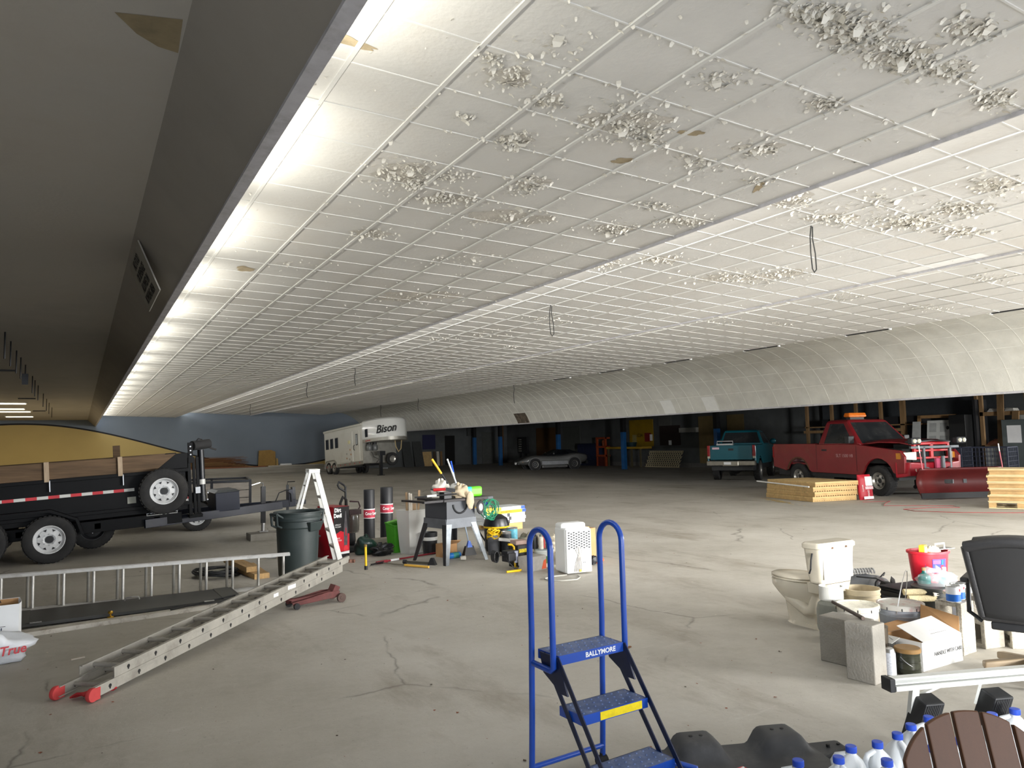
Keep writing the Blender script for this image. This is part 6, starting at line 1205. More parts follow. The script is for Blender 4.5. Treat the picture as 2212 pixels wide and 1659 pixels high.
MB().bar((1.55, .06, 0), (1.5, 0, .38), .05, .03).build('leg', wm, WF)
MB().bar((.21, .05, .30), (.44, .09, .345), .022, .012).build('link_rod', wm, WF); MB().bar((.50, .08, .35), (.98, .06, .36), .02, .012).build('link_rod', wm, WF)
# ================================================================ creeper board
CR = thing('mechanics_creeper', 'grey-black moulded creeper board with a red lettered badge behind the step ladder', 'creeper', (3.0, 2.77, 0), math.radians(-22))
crm = mat('charcoal_moulding', S(60, 61, 64), .6, var=.08, scale=4, dirt=S(120, 120, 120), damt=.2, dscale=9)
def cr_h(x, y):
    hump = 0
    for hx, hy, w in ((-.23, .20, .085), (.23, .20, .085)): hump = max(hump, math.exp(-(max(0, abs(x-hx)-.05)/.075)**4)*math.exp(-(max(0, abs(y-hy)-.04)/.09)**4))
    return .075+.085*hump-.03*math.exp(-((x)/.14)**2)*math.exp(-((y+.02)/.16)**2)
b = MB(); b.grid(lambda u, v: (-.42+.84*u, -.36+.64*v, cr_h(-.42+.84*u, -.36+.64*v)*(1 if .02 < u < .98 and .02 < v < .98 else .45)), 46, 34); b.build('deck', crm, CR, smooth=.9, solid=.012)
for x in (-.23, .23):
    for d_ in (-.028, .028): MB().cyl((x+d_, .20, .150), (x+d_, .20, .1685), .010, n=12).build('bolt_hole', ink, CR)
for sx in (-1, 1):
    b = MB(); b.hexa([(sx*.41-.02, .02, .035), (sx*.56, .06, .05), (sx*.56, .17, .05), (sx*.41-.02, .22, .035), (sx*.41-.02, .02, .075), (sx*.56, .06, .10), (sx*.56, .17, .10), (sx*.41-.02, .22, .075)]) if sx > 0 else b.hexa([(-.56, .06, .05), (-.39, .02, .035), (-.39, .22, .035), (-.56, .17, .05), (-.56, .06, .10), (-.39, .02, .075), (-.39, .22, .075), (-.56, .17, .10)])
    e_ = b.build('outrigger', crm, CR, bevel=.02, seg=3)
    for d_ in (-.03, .03): MB().cyl((sx*.50+d_, .11, .088), (sx*.50+d_, .11, .102), .010, n=12).build('bolt_hole', ink, e_)
for sx in (-.36, .36):
    for y in (-.28, .22): MB().cyl((sx-.012, y, .032), (sx+.012, y, .032), .032, n=16).build('caster', rubber, CR, smooth=.6)
bd = MB().hexa([(-.13, -.05, .088), (-.05, -.19, .086), (.0, -.17, .086), (-.08, -.03, .088), (-.13, -.05, .094), (-.05, -.19, .092), (.0, -.17, .092), (-.08, -.03, .094)]).build('badge', mat('red_badge', S(196, 40, 56), .35), CR, bevel=.012, seg=3)
text('lettering', 'NEXT', .05, plane_m((-.066, -.105, .0945), (.50, -.86, 0), (.86, .50, 0)), whink, bd, bold=.001)
# ================================================================ water jugs
hdpe = mat('translucent_white_jug', S(232, 236, 238), .35, var=.03, scale=4, bump=.15, bscale=14, trans=.08); jcap = mat('blue_screw_cap', S(34, 74, 190), .4, var=.06)
J0 = thing('water_jug', 'j', 'jug', (0, 0, 0), 0, 'water jugs with blue caps')
b = MB(); b.loft([rr_(.068, .068, 0, 0, .03), rr_(.076, .076, 0, .012, .03), rr_(.076, .076, 0, .13, .03), rr_(.072, .072, 0, .155, .035), rr_(.045, .048, -.004, .215, .035, ), rr_(.021, .021, -.004, .245, .02), rr_(.021, .021, -.004, .262, .02)]); b.build('body', hdpe, J0, smooth=.7)
MB().tube([(0, .052, .155), (0, .074, .165), (0, .078, .20), (0, .062, .228), (0, .020, .240)], .013, 8).build('handle', hdpe, J0, smooth=1)
MB().lathe([(.025, .253), (.0255, .256), (.0255, .278), (.023, .281), (.001, .281)], (0, -.004, 0), 20).build('cap', jcap, J0, smooth=.5)
jugs = [(2.84, 2.37, 40, 'water jug set furthest from the brown chair next to the creeper'), (2.82, 2.20, 200, 'water jug at the front of the row by the creeper'), (3.02, 2.285, 160, 'water jug behind the front jug beside the creeper'), (3.17, 2.335, 30, 'water jug in the middle of the rear row between creeper and brown chair'), (3.315, 2.295, 80, 'water jug one in from the middle of the rear row'), (3.17, 2.15, 120, 'water jug just before the brown chair at the picture edge'), (3.49, 2.30, 150, 'water jug with its handle turned to the creeper, rear row'), (3.65, 2.33, 140, 'water jug in the rear row touching the outermost brown slat'), (3.82, 2.345, 60, 'water jug before the first black pad'), (3.485, 2.125, 10, 'water jug seen through the gap beside the outermost slat'), (3.67, 2.10, 90, 'water jug seen through the second gap of the brown slats'), (4.13, 2.19, 100, 'water jug whose cap shows over the arched slats'), (4.29, 2.16, 45, 'water jug beyond the falling side of the brown arch')]
for i, (x, y, a, lab) in enumerate(jugs):
    if i == 0: J0.location = (x, y, 0); J0.rotation_euler = (0, 0, math.radians(a)); J0['label'] = lab
    else: dup(J0, (x, y, 0), math.radians(a), lab)
wbk = thing('wire_basket_handle', 'black curled handle by the jug beyond the arched slats', 'handle', (4.42, 2.06, 0)); MB().tube([(-.04, 0, .0), (-.04, 0, .20), (0, 0, .26), (.05, 0, .22), (.06, 0, .12), (.10, 0, .0)], .011, 8).build('loop', blackp, wbk, smooth=1)
# ================================================================ brown slatted garden chair, very near
AC = thing('slatted_garden_chair', 'brown slatted garden chair with an arched back right in front of the jugs', 'chair', (2.384, 1.232, -.02), math.radians(150))
bro = mat('brown_plastic_lumber', S(86, 52, 25), .5, var=.07, scale=5, stretch=(8, 8, 1), bump=.05, bscale=60)
SW = .082; sp_ = .0925
def bp_(x, s_):  # s_: distance up the back from the seat; the back leans towards -y (to the camera)
    return Vector((x, -.02-.30*s_, .32+.93*s_))
for k in range(-2, 3):
    xc = k*sp_; fan = 1+.0
    b = MB(); n = 8; R_ = .25; topc = .342
    A = []; 
    for i in range(n+1):
        x = xc-SW/2+SW*i/n; s_ = topc+(math.sqrt(max(0, R_*R_-x*x))); A.append((x, s_))
    poly = [(xc-SW/2, 0)]+[(xc+SW/2, 0)]+[(x, s_) for x, s_ in reversed(A)]
    nrm = Vector((0, .93, .30)).normalized()*.011
    b.loft([[bp_(x, s_)-nrm for x, s_ in poly], [bp_(x, s_)+nrm for x, s_ in poly]]); b.build('back_slat', bro, AC, bevel=.004)
for s_ in (.10, .34): MB().bar(bp_(-.25, s_)+Vector((0, .028, 0)), bp_(.25, s_)+Vector((0, .028, 0)), .06, .03).build('back_brace', bro, AC)
for k in range(5): MB().box(-.25, .25, .03+.09*k, .11+.09*k, .31+.012*k, .332+.012*k).build('seat_slat', bro, AC, bevel=.003)
for s in (-1, 1):
    MB().box(s*.32-.065, s*.32+.065, -.12, .50, .53, .555).build('arm', bro, AC, bevel=.008)
    MB().box(s*.29-.013, s*.29+.013, .40, .49, 0, .53).build('leg', bro, AC); MB().bar((s*.26, .48, .33), (s*.26, -.25, .05), .03, .10).build('leg', bro, AC); MB().box(s*.29-.013, s*.29+.013, -.16, -.07, 0, .53).build('leg', bro, AC)
# ================================================================ posts and the dark pin-deck side
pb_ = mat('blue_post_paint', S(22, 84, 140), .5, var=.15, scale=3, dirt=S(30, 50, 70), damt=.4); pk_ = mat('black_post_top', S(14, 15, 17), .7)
for y, lab in ((52.6, 'blue post beside the end wall, first of the row from the horse trailer'), (48.4, 'blue post between end wall and workbench, second of the row from the horse trailer'), (40.6, 'blue post rising behind the silver sports coupe'), (33.83, 'blue post standing before the yellow workbench'), (26.52, 'blue post behind the teal pickup')):
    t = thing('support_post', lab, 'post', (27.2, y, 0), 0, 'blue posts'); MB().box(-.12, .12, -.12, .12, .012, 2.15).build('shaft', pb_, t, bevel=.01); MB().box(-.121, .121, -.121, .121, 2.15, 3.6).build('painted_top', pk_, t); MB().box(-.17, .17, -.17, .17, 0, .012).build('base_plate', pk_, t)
def wall_item(name, label, cat, y0, y1, z0, z1, m_, x=30.985, t_=.04):
    return tag(MB().box(x-t_, x, y0, y1, z0, z1).build(name, m_, None), label, cat)
wall_item('brown_door', 'tall brown door panel on the dark side wall behind the silver coupe', 'door', 46.4, 49.3, .02, 2.75, mat('brown_door', S(84, 58, 28), .6, var=.15, scale=1.2))
wall_item('wall_sheet', 'pale grey sheet on the dark wall over the silver coupe', 'panel', 43.4, 45.5, .02, 2.75, mat('pale_grey_sheet', S(74, 78, 74), .8, var=.1))
yp = thing('notice_board', 'yellow pegboard panel on the dark wall above the yellow workbench', 'board', (30.94, 36.7, 0)); MB().box(0, .04, -1.15, 1.15, 1.25, 2.95).build('board', mat('yellow_board', S(150, 120, 14), .6, var=.15, scale=2), yp); MB().box(-.01, .0, -.95, -.35, 1.55, 2.1).build('red_notice', mat('red_notice', S(120, 26, 30), .6), yp); MB().box(-.01, 0, .45, .85, 1.45, 2.0).build('pale_notice', mat('pale_notice', S(150, 140, 90), .6), yp); MB().box(-.012, -.009, -1.1, -.85, 1.6, 2.0).build('white_notice', whink, yp)
text('lettering', '1234', .3, plane_m((-.005, .15, 1.95), (0, -1, 0), (0, 0, 1)), ink, yp)
wbn = thing('workbench', 'yellow topped workbench with thin legs under the yellow board', 'bench', (30.2, 37.3, 0)); MB().box(-.3, .6, -1.75, 1.75, 1.12, 1.25).build('bench_top', mat('yellow_bench', S(160, 126, 28), .6, var=.15), wbn)
for y in (-1.6, -.75, 1.6): MB().box(-.25, -.15, y-.05, y+.05, 0, 1.12).build('leg', mat('bench_leg', S(84, 78, 56), .7), wbn)
bbx = thing('parts_basin', 'dark blue green basin standing on the yellow workbench', 'basin', (30.3, 36.9, 1.251)); MB().lathe([(.28, 0), (.36, .28), (.33, .28), (.26, .02)], n=20).build('basin', mat('dark_teal', S(14, 44, 50), .5), bbx, smooth=.6)
ors = thing('orange_stand', 'orange steel stand with open shelves between silver coupe and workbench', 'stand', (30.0, 39.6, 0))
orm = mat('orange_stand_paint', S(150, 62, 26), .5, var=.15)
for y in (-.5, .4): MB().box(-.1, .02, y, y+.12, 0, 1.9).build('upright', orm, ors)
for z in (.62, 1.2, 1.78): MB().box(-.12, .3, -.5, .52, z, z+.12).build('shelf', orm, ors)
MB().box(-.05, .3, -.38, .4, .0, .6).build('red_drum', mat('dark_red_drum', S(84, 30, 26), .6), ors)
tag(MB().lathe([(.10, 0), (.12, .3), (.08, .38)], (30.15, 39.6, 1.322), 14).build('orange_jar', mat('amber_jar', S(140, 70, 34), .4), None, smooth=.6), 'amber jar on the middle shelf of the orange stand', 'jar')
bcb = thing('steel_cabinet', 'long dark blue cabinet behind the tail of the silver coupe', 'cabinet', (30.3, 41.3, 0)); MB().box(-.3, .6, -1.1, 1.1, 0, 1.5).build('body', mat('dark_blue_cabinet', S(18, 26, 52), .5, var=.15), bcb, bevel=.01)
for y in (-.75, 0, .75): MB().box(-.32, -.29, y-.34, y+.34, .4, 1.42).build('door', mat('blue_cab_door_%s' % y, S(20, 28, 58), .5), bcb)
wall_item('notice_board', 'dark brown pin board on the wall right of the yellow board', 'board', 33.15, 34.95, 1.3, 2.5, mat('dark_brown_board', S(40, 28, 26), .8))
wall_item('paper_sheet', 'small white sheet pinned to the foot of the dark brown board', 'paper', 33.9, 34.15, 1.32, 1.6, whitep, 30.94, .005)
wall_item('vent_box', 'pale box with louvres high above the dark brown board', 'vent', 33.9, 35.0, 2.5, 3.1, mat('pale_vent_box', S(92, 92, 90), .7))
wall_item('shelf_board', 'white shelf on the wall right of the dark brown board', 'shelf', 31.6, 33.0, 2.05, 2.32, mat('white_shelf', S(150, 150, 144), .7), 30.98, .25)
lt_ = thing('lattice_screen', 'cream wooden lattice panel leaning on the dark wall', 'lattice', (30.25, 34.1, 0), 0, rot=(0, math.radians(22), 0))
lm = mat('cream_lattice', S(196, 184, 150), .8, var=.1)
b = MB(); Lw, Lh = 3.0, 1.0
for i in range(-5, 17):
    for sg, dx in ((1, 0), (-1, .012)):
        y0 = -Lw/2+i*.19; seg = []
        for t in [k/20*Lh*1.0 for k in range(21)]:
            y = y0+sg*t*.75 if sg > 0 else -y0-t*.75
            if -Lw/2 <= y <= Lw/2: seg.append((y, t))
        if len(seg) > 1: b.bar((dx, seg[0][0], seg[0][1]+.02), (dx, seg[-1][0], seg[-1][1]+.02), .05, .012, (1, 0, 0))
b.box(-.01, .022, -Lw/2, Lw/2, 0, .05).box(-.01, .022, -Lw/2, Lw/2, Lh, Lh+.05).build('slats', lm, lt_)
wall_item('plywood_sheet', 'tall pale plywood sheet against the wall by the last blue post', 'sheet', 30.0, 31.6, .25, 2.95, mat('pale_plywood', S(126, 108, 70), .8, var=.15, scale=1.5), 30.98, .03)
wall_item('plywood_sheet', 'second tall plywood sheet behind the teal pickup', 'sheet', 28.2, 29.4, .25, 2.95, mat('pale_plywood2', S(112, 96, 62), .8, var=.15, scale=1.5), 30.98, .03)
db_ = thing('drill_stand', 'dark pegboard stand with small pale bins left of the silver coupe', 'stand', (30.6, 51.2, 0)); MB().box(0, .2, -1.0, .3, .8, 2.1).box(0, .15, .0, .1, 0, .8).box(0, .15, -.8, -.7, 0, .8).build('frame', blackp, db_)
binm = mat('pale_bin', S(120, 120, 112), .6)
for i in range(6):
    for j in range(3): MB().box(-.05, 0, -.2+.14*j, -.10+.14*j, .95+.18*i, 1.03+.18*i).build('bin', binm, db_)
# end wall bits
def end_item(name, label, cat, x0, x1, z0, z1, m_, y=53.985, t_=.04): return tag(MB().box(x0, x1, y-t_, y, z0, z1).build(name, m_, None), label, cat)
end_item('blue_board', 'dark blue square board on the end wall over the leaning sheets', 'board', 23.3, 24.4, 1.3, 2.45, mat('dark_blue_board', S(18, 20, 62), .7))
struct(MB().box(25.25, 26.1, 53.95, 54.0, .02, 2.35).build('door_1', mat('black_doorway', S(6, 6, 7), .9)))
struct(MB().box(30.2, 30.5, 53.7, 54.0, 0, 3.6).build('trim_3', mat('brown_pilaster', S(92, 60, 22), .7)))
end_item('pale_sheet', 'pale grey panel on the end wall between door and brown pilaster', 'panel', 28.6, 29.7, .02, 2.6, mat('grey_white_panel', S(72, 74, 72), .8))
end_item('switch_box', 'grey box with conduit on the end wall', 'box', 27.2, 27.8, 2.3, 3.0, mat('box_grey', S(60, 62, 62), .7), t_=.2)
for i, (x, w, c_, lab) in enumerate(((23.15, .75, S(190, 160, 110), 'pale plywood sheet outermost in the row leaning on the end wall'), (24.06, .18, S(70, 56, 40), 'dark narrow sheet next to the pale plywood on the end wall'), (24.34, .22, S(190, 184, 172), 'white narrow sheet in the leaning row on the end wall'), (24.66, .18, S(120, 92, 60), 'brown narrow sheet last in the leaning row on the end wall'))):
    t = MB().hexa([(x, 53.45+.03*i, 0), (x+w, 53.45+.03*i, 0), (x+w, 53.48+.03*i, 0), (x, 53.48+.03*i, 0), (x+.12, 53.9, 1.12), (x+w+.12, 53.9, 1.12), (x+w+.12, 53.93, 1.12), (x+.12, 53.93, 1.12)]).build('leaning_sheet', mat('sheet_%d' % i, c_, .8, var=.15), None); tag(t, lab, 'sheet', 'sheets leaning on the end wall')
for i, x in enumerate((21.4, 22.3)):
    t = MB().hexa([(x, 53.0, 0), (x+.75, 53.0, 0), (x+.75, 53.05, 0), (x, 53.05, 0), (x+.1, 53.9, 1.95), (x+.8, 53.9, 1.95), (x+.8, 53.95, 1.95), (x+.1, 53.95, 1.95)]).build('grey_board', mat('gpanel_%d' % i, S(58, 60, 60), .7), None); tag(t, ['grey board leaning on the end wall nearest the horse trailer', 'grey board leaning on the end wall next to the plywood row'][i], 'panel', 'grey boards on the end wall')
# timber on the kerb by the wave wall
st_ = random.Random(3); brown = mat('rusty_brown_lath', S(116, 78, 46), .85, var=.35, scale=4, stretch=(.5, 6, 6))
b = MB()
for i in range(70):
    z = .43+.75*st_.random()**1.1; x0 = 5.6+st_.uniform(-.4, .3); x1 = 9.7+st_.uniform(-1.2, .5); y = 53.35+st_.uniform(0, .45); b.bar((x0, y, z), (x1, y+st_.uniform(-.05, .05), z+st_.uniform(-.03, .03)), .03, .02)
tag(b.build('lath_pile', brown, None), 'pile of brown laths lying on the kerb before the blue wall', 'laths', kind='stuff')
tag(MB().prism([(10.75, .43), (11.95, .43), (11.92, 1.45), (11.6, 1.58), (10.8, 1.55)], 53.6, 53.64, 'y').build('plywood_offcut', mat('ochre_ply', S(150, 118, 62), .8, var=.12), None), 'plywood offcut standing on the kerb before the blue wall', 'board')
tag(MB().prism([(11.98, .43), (12.14, .43), (12.1, .95), (11.98, 1.0)], 53.6, 53.64, 'y').build('plywood_offcut', mat('ochre_ply2', S(158, 130, 76), .8), None), 'narrow offcut beside the plywood offcut on the kerb', 'board')
tag(MB().cyl((6.2, 53.0, .455), (11.2, 53.1, .455), .035, n=8).build('copper_pipe', mat('reddish_pipe', S(140, 86, 60), .6), None), 'reddish pipe lying along the kerb', 'pipe')
tag(MB().cyl((11.3, 53.0, .46), (15.2, 53.1, .46), .04, n=8).build('white_pipe', mat('white_pipe_m', S(190, 184, 172), .6), None), 'white pipe lying along the kerb by the horse trailer', 'pipe')
tag(MB().box(12.2, 13.0, 53.3, 53.6, .421, .60).build('white_bundle', whitep, None, bevel=.05), 'white bundle on the kerb by the ochre wall', 'bundle')
# ================================================================ storage behind the pickups
sm = mat('dark_stud_timber', S(132, 104, 70), .8, var=.2, scale=2, stretch=(6, 6, 1))
for i, (y, lab) in enumerate(((22.6, 'timber stud behind the roof of the teal pickup'), (21.3, 'timber stud left of the amber beacon'), (20.1, 'timber stud right behind the amber beacon'), (18.95, 'timber stud behind the red windscreen'), (17.95, 'pair-width timber stud behind the red bonnet'), (15.1, 'timber stud holding the paper shelf'))):
    tag(MB().box(28.9, 29.04, y-.05, y+.05 if i != 4 else y+.14, 0, 3.595).build('timber_stud', sm, None), lab, 'stud', 'timber studs of the store')
tag(MB().box(28.8, 28.9, 18.0, 22.7, 1.80, 1.92).build('timber_rail', sm, None), 'timber rail across the studs behind the red cab', 'rail')
tag(MB().box(28.9, 29.9, 17.2, 22.7, 2.04, 2.09).build('storage_board', sm, None), 'timber board fixed across the studs under the black roll', 'board')
tag(MB().box(29.06, 29.9, 17.4, 21.9, 2.1, 2.4).build('black_cushion_roll', mat('black_roll', S(16, 16, 20), .8), None), 'long black roll stored behind the studs', 'roll')
tag(MB().box(30.6, 30.98, 15.2, 23.0, .02, 3.3).build('grey_partition', mat('blue_grey_partition', S(50, 54, 58), .85, var=.12), None), 'blue-grey partition behind the timber studs', 'partition')
wd = thing('panel_door', 'white panelled door leaning in a bare timber frame behind the plough lamps', 'door', (28.2, 16.3, 0), 0, rot=(0, math.radians(9), math.radians(3)))
MB().box(-.02, .02, -.42, .42, 0, 2.2).build('door_leaf', mat('white_door', S(190, 192, 188), .6, var=.05), wd)
for y in (-.2, .2):
    for z in (.2, 1.0, 1.75): MB().box(-.03, -.018, y-.13, y+.13, z, z+.35 if z > 1.5 else z+.6).build('moulding', mat('door_mould', S(160, 162, 160), .6), wd)
MB().blob((-.06, -.36, 1.9), .05, .05, .07, 10, 8).build('lock', blackp, wd)
fm = thing('door_frame', 'bare timber door frame leaning behind the white panelled door', 'frame', (28.4, 16.52, 0), 0, rot=(0, math.radians(9), 0)); MB().box(-.02, .03, -.75, -.62, 0, 2.42).box(-.02, .03, .62, .75, 0, 2.42).box(-.02, .03, -.75, .75, 2.3, 2.42).build('frame_board', mat('frame_timber', S(140, 108, 70), .8, var=.15), fm)
tag(MB().hexa([(28.0, 16.85, 0), (28.0, 17.25, 0), (28.04, 17.25, 0), (28.04, 16.85, 0), (28.3, 16.9, 2.15), (28.3, 17.2, 2.15), (28.34, 17.2, 2.15), (28.34, 16.9, 2.15)]).build('white_board', mat('white_board_m', S(170, 172, 170), .6), None), 'narrow white board leaning left of the white panelled door', 'board')
tag(MB().box(28.6, 29.4, 14.97, 15.06-.0, 0, 2.9).build('black_sheet', blackp, None), 'thin black panel right of the white door', 'panel')
cbn = thing('tall_cabinet', 'tall near-black cabinet right of the leaning white door', 'cabinet', (28.4, 15.40, 0)); MB().box(-.3, .5, -.30, .28, 0, 2.35).build('body', mat('near_black', S(14, 15, 17), .5), cbn, bevel=.01); MB().box(-.32, -.3, -.30, .28, .05, 2.3).build('door', mat('near_black2', S(17, 18, 20), .5), cbn)
shf = thing('timber_shelf', 'timber shelf with papers beside the grey panel at the room side', 'shelf', (28.9, 14.2, 0)); MB().box(-.1, .6, -.9, .75, 2.28, 2.42).build('shelf_board', sm, shf); MB().box(-.1, .6, -.9, .75, 1.12, 1.2).build('shelf_board', sm, shf)
for y in (-.85, .68): MB().box(-.1, 0, y-.06, y+.06, 0, 3.5).build('upright', sm, shf)
pp = mat('white_paper_stack', S(190, 190, 186), .8, var=.1)
for i, (y, z, w, c_, lab) in enumerate(((14.45, 2.425, .5, S(190, 190, 186), 'stack of white paper on the upper timber shelf'), (13.95, 2.425, .3, S(170, 168, 160), 'smaller paper stack on the upper timber shelf'), (14.5, 1.205, .6, S(150, 96, 74), 'heap of reddish folders on the lower timber shelf'), (14.0, 1.205, .4, S(120, 118, 116), 'heap of grey folders on the lower timber shelf'))):
    t = MB().hexa([(28.85, y-w/2, z), (29.3, y-w/2, z), (29.3, y+w/2, z), (28.85, y+w/2, z), (28.9, y-w*.4, z+.10+.12*(i > 1)), (29.2, y-w*.45, z+.10+.1*(i > 1)), (29.25, y+w*.3, z+.08+.15*(i > 1)), (28.95, y+w*.4, z+.12)]).build('paper_stack', mat('paper_%d' % i, c_, .8, var=.3, scale=9), None); tag(t, lab, 'papers')
wx = thing('white_drawer_unit', 'narrow white cabinet marked with a small dark mark below the folders', 'cabinet', (28.7, 14.45, 0)); MB().box(-.2, .3, -.22, .22, 0, 1.1).build('body', mat('white_unit', S(150, 152, 150), .6), wx); text('lettering', '3', .16, plane_m((-.203, 0, .8), (0, -1, 0), (0, 0, 1)), ink, wx)
for i, (y, dy, h_, lab) in enumerate(((14.06, .05, 3.2, 'tallest weathered plank leaning on the timber shelf'), (13.70, -.06, 2.4, 'shorter weathered plank leaning beside the tallest one'))):
    t = MB().bar((28.3, y, 0), (28.68, y+dy, h_), .05, .22, (0, 1, 0)).build('plank', mat('weathered_plank_%d' % i, S(120, 94, 62), .8, var=.2, scale=2, stretch=(6, 6, 1)), None); tag(t, lab, 'plank', 'planks leaning on the shelf')
fb = thing('switchboard', 'grey steel switch panel with a white notice at the room side', 'panel', (27.9, 13.3, 0)); MB().box(-.1, .3, -.45, .42, 0, 2.1).build('body', mat('grey_switch_panel', S(84, 92, 92), .5, var=.08), fb, bevel=.01); MB().box(-.105, -.1, -.2, .25, 1.3, 1.9).build('notice', whink, fb)
tag(MB().box(29.6, 29.7, 12.6, 14.0, 0, 2.35).build('white_board', mat('pale_store_board', S(176, 178, 172), .7), None), 'pale board behind the leaning planks', 'board')
for i, (x, y, a, lab) in enumerate(((22.9, 13.25, 20, 'dark wire crate trolley right behind the plough lamps'), (23.3, 11.9, 10, 'second dark wire crate trolley nearer the pallets'))):
    t = thing('wire_crate', lab, 'crate', (x, y, 0), math.radians(a), 'wire crate trolleys'); b = MB(); wv = mat('dark_wire_%d' % i, S(40, 46, 62), .5, .3)
    for z0, z1 in ((.45, 1.25),):
        for p, q in (((-.45, -.6), (.45, -.6)), ((.45, -.6), (.45, .6)), ((.45, .6), (-.45, .6)), ((-.45, .6), (-.45, -.6))):
            for k in range(13):
                u = k/12; x_, y_ = p[0]*(1-u)+q[0]*u, p[1]*(1-u)+q[1]*u; b.bar((x_, y_, z0), (x_, y_, z1), .012 if k % 12 else .04, .012 if k % 12 else .04)
            for k in range(7): z = z0+(z1-z0)*k/6; b.bar((p[0], p[1], z), (q[0], q[1], z), .012 if k % 6 else .03, .012 if k % 6 else .03)
    b.build('wire_basket', wv, t); MB().box(-.45, .45, -.6, .6, .40, .45).box(-.42, -.38, -.56, -.52, .08, .4).box(.38, .42, -.56, -.52, .08, .4).box(-.42, -.38, .52, .56, .08, .4).box(.38, .42, .52, .56, .08, .4).build('frame', darkmetal, t)
    for sx in (-.4, .4):
        for sy in (-.54, .54): MB().cyl((sx-.02, sy, .06), (sx+.02, sy, .06), .06, n=14).build('caster', rubber, t)
tag(MB().blob((23.3, 11.9, .56), .25, .25, .10, 14, 8, amp=.2).build('sack', mat('olive_sack', S(112, 108, 60), .9), None, smooth=1), 'olive sack lying in the second wire crate trolley', 'sack')
# ================================================================ timber panels, red sack, pallets
tpm = mat('new_timber', S(206, 176, 122), .75, var=.14, scale=2, stretch=(1.5, 6, 6), bump=.05, bscale=14); tpe = mat('timber_edge', S(196, 164, 112), .8, var=.2, scale=5)
ang = math.atan2(-.33, 1.30)
for i in range(4):
    t = thing('slatted_platform', ['lowest of the four slatted timber panels stacked before the red pickup', 'second timber panel up in the stack before the red pickup', 'third timber panel up in the stack before the red pickup', 'topmost timber panel with open board grooves before the red pickup'][i], 'panel', (17.33+.02*(i % 2), 13.58-.02*i, .004+.128*i), ang+math.radians((0, 1.2, -.6, .8)[i]), 'stacked timber panels')
    b = MB()
    for k in range(5): b.box(-.68, .68, -1.0+.402*k, -.61+.402*k, .085, .124)
    b.build('top_board', tpm, t, bevel=.003)
    MB().box(-.68, -.62, -1.0, 1.0, 0, .085).box(.62, .68, -1.0, 1.0, 0, .085).box(-.68, .68, -1.0, -.95, 0, .085).box(-.68, .68, .95, 1.0, 0, .085).build('edge_frame', tpe, t, bevel=.003)
    b = MB()
    for k in range(18): b.prism([(-.64+.074*k, .0 if i else .02), (-.60+.074*k, .0 if i else .02), (-.61+.074*k, .028), (-.63+.074*k, .028)], -1.004, -.998, 'y')
    b.build('scallop', mat('scallop_dark_%d' % i, S(104, 78, 44), .9), t)
tag(MB().cyl((16.30, 12.78, .40), (16.72, 14.85, .46), .018, n=8).build('white_tube', whitep, None), 'white tube lying along the flank of the timber panel stack', 'tube')
srd = mat('red_sack_paper', S(180, 26, 44), .5, var=.08, scale=5)
RS = thing('paper_sack', 'tall red and white paper sack leaning against the timber panels', 'sack', (17.95, 12.30, 0), math.radians(-20), rot=(math.radians(-6), math.radians(-1), math.radians(-20)))
b = MB(); b.grid(lambda u, v: (.20*math.cos(2*PI*u)*(1+.04*math.sin(5*v)), .085*math.sin(2*PI*u)*(1 if .08 < v < .92 else .3), .66*v), 20, 10, True); b.build('sack', srd, RS, smooth=.9)
MB().box(-.03, .17, -.092, -.086, .36, .60).build('white_panel', whink, RS); MB().box(-.05, .18, -.093, -.086, .27, .345).build('pale_band', mat('pink_white_print', S(232, 190, 196), .5, var=.35, scale=30), RS); MB().box(-.12, .16, -.0915, -.086, .015, .085).build('white_foot', whink, RS)
text('lettering', 'BREAD', .075, plane_m((.03, -.0935, .16), (0, 0, 1), (-1, 0, 0)), whink, RS, sx=.8)
text('lettering', 'CLOVER', .055, plane_m((-.12, -.0935, .30), (0, 0, 1), (-1, 0, 0)), whink, RS, sx=.9)
ptm = mat('pallet_timber', S(208, 186, 142), .8, var=.22, scale=2.5, stretch=(1, 8, 8), bump=.06, bscale=16)
ptd = mat('pallet_block', S(176, 144, 96), .85, var=.2, scale=5)
for i in range(6):
    t = thing('pallet', ['bottom pallet of the tall stack by the plough', 'second pallet from the bottom of the tall stack by the plough', 'third pallet from the bottom of the tall stack by the plough', 'fourth pallet from the bottom of the tall stack by the plough', 'fifth pallet from the bottom of the tall stack by the plough', 'topmost pallet of the tall stack by the plough'][i], 'pallet', (18.42+.03*((i*7) % 3-1), 8.80+.02*((i*5) % 3-1), .146*i+.001), math.radians(-64+(i % 3-1)*1.2), 'pallets stacked by the plough')
    b = MB()
    for k in range(7): b.box(-.6, .6, -.5+.152*k, -.41+.152*k, .122, .144)
    b.build('deck_board', ptm, t, bevel=.002); b = MB()
    for k in range(3): b.box(-.6, .6, -.5+.455*k, -.41+.455*k, 0, .018)
    b.build('base_board', ptm, t, bevel=.002)
    b = MB()
    for y in (-.5, -.045, .41): b.box(-.6, .6, y, y+.09, .10, .122) if i else b.box(-.6, -.46, y, y+.09, .018, .122).box(-.07, .07, y, y+.09, .018, .122).box(.46, .6, y, y+.09, .018, .122)
    if i: b.box(-.58, .6, -.45, -.41, .018, .10).box(-.58, .6, -.02, .02, .018, .10).box(-.58, .6, .42, .46, .018, .10)
    b.build('stringer', ptd, t, bevel=.002)
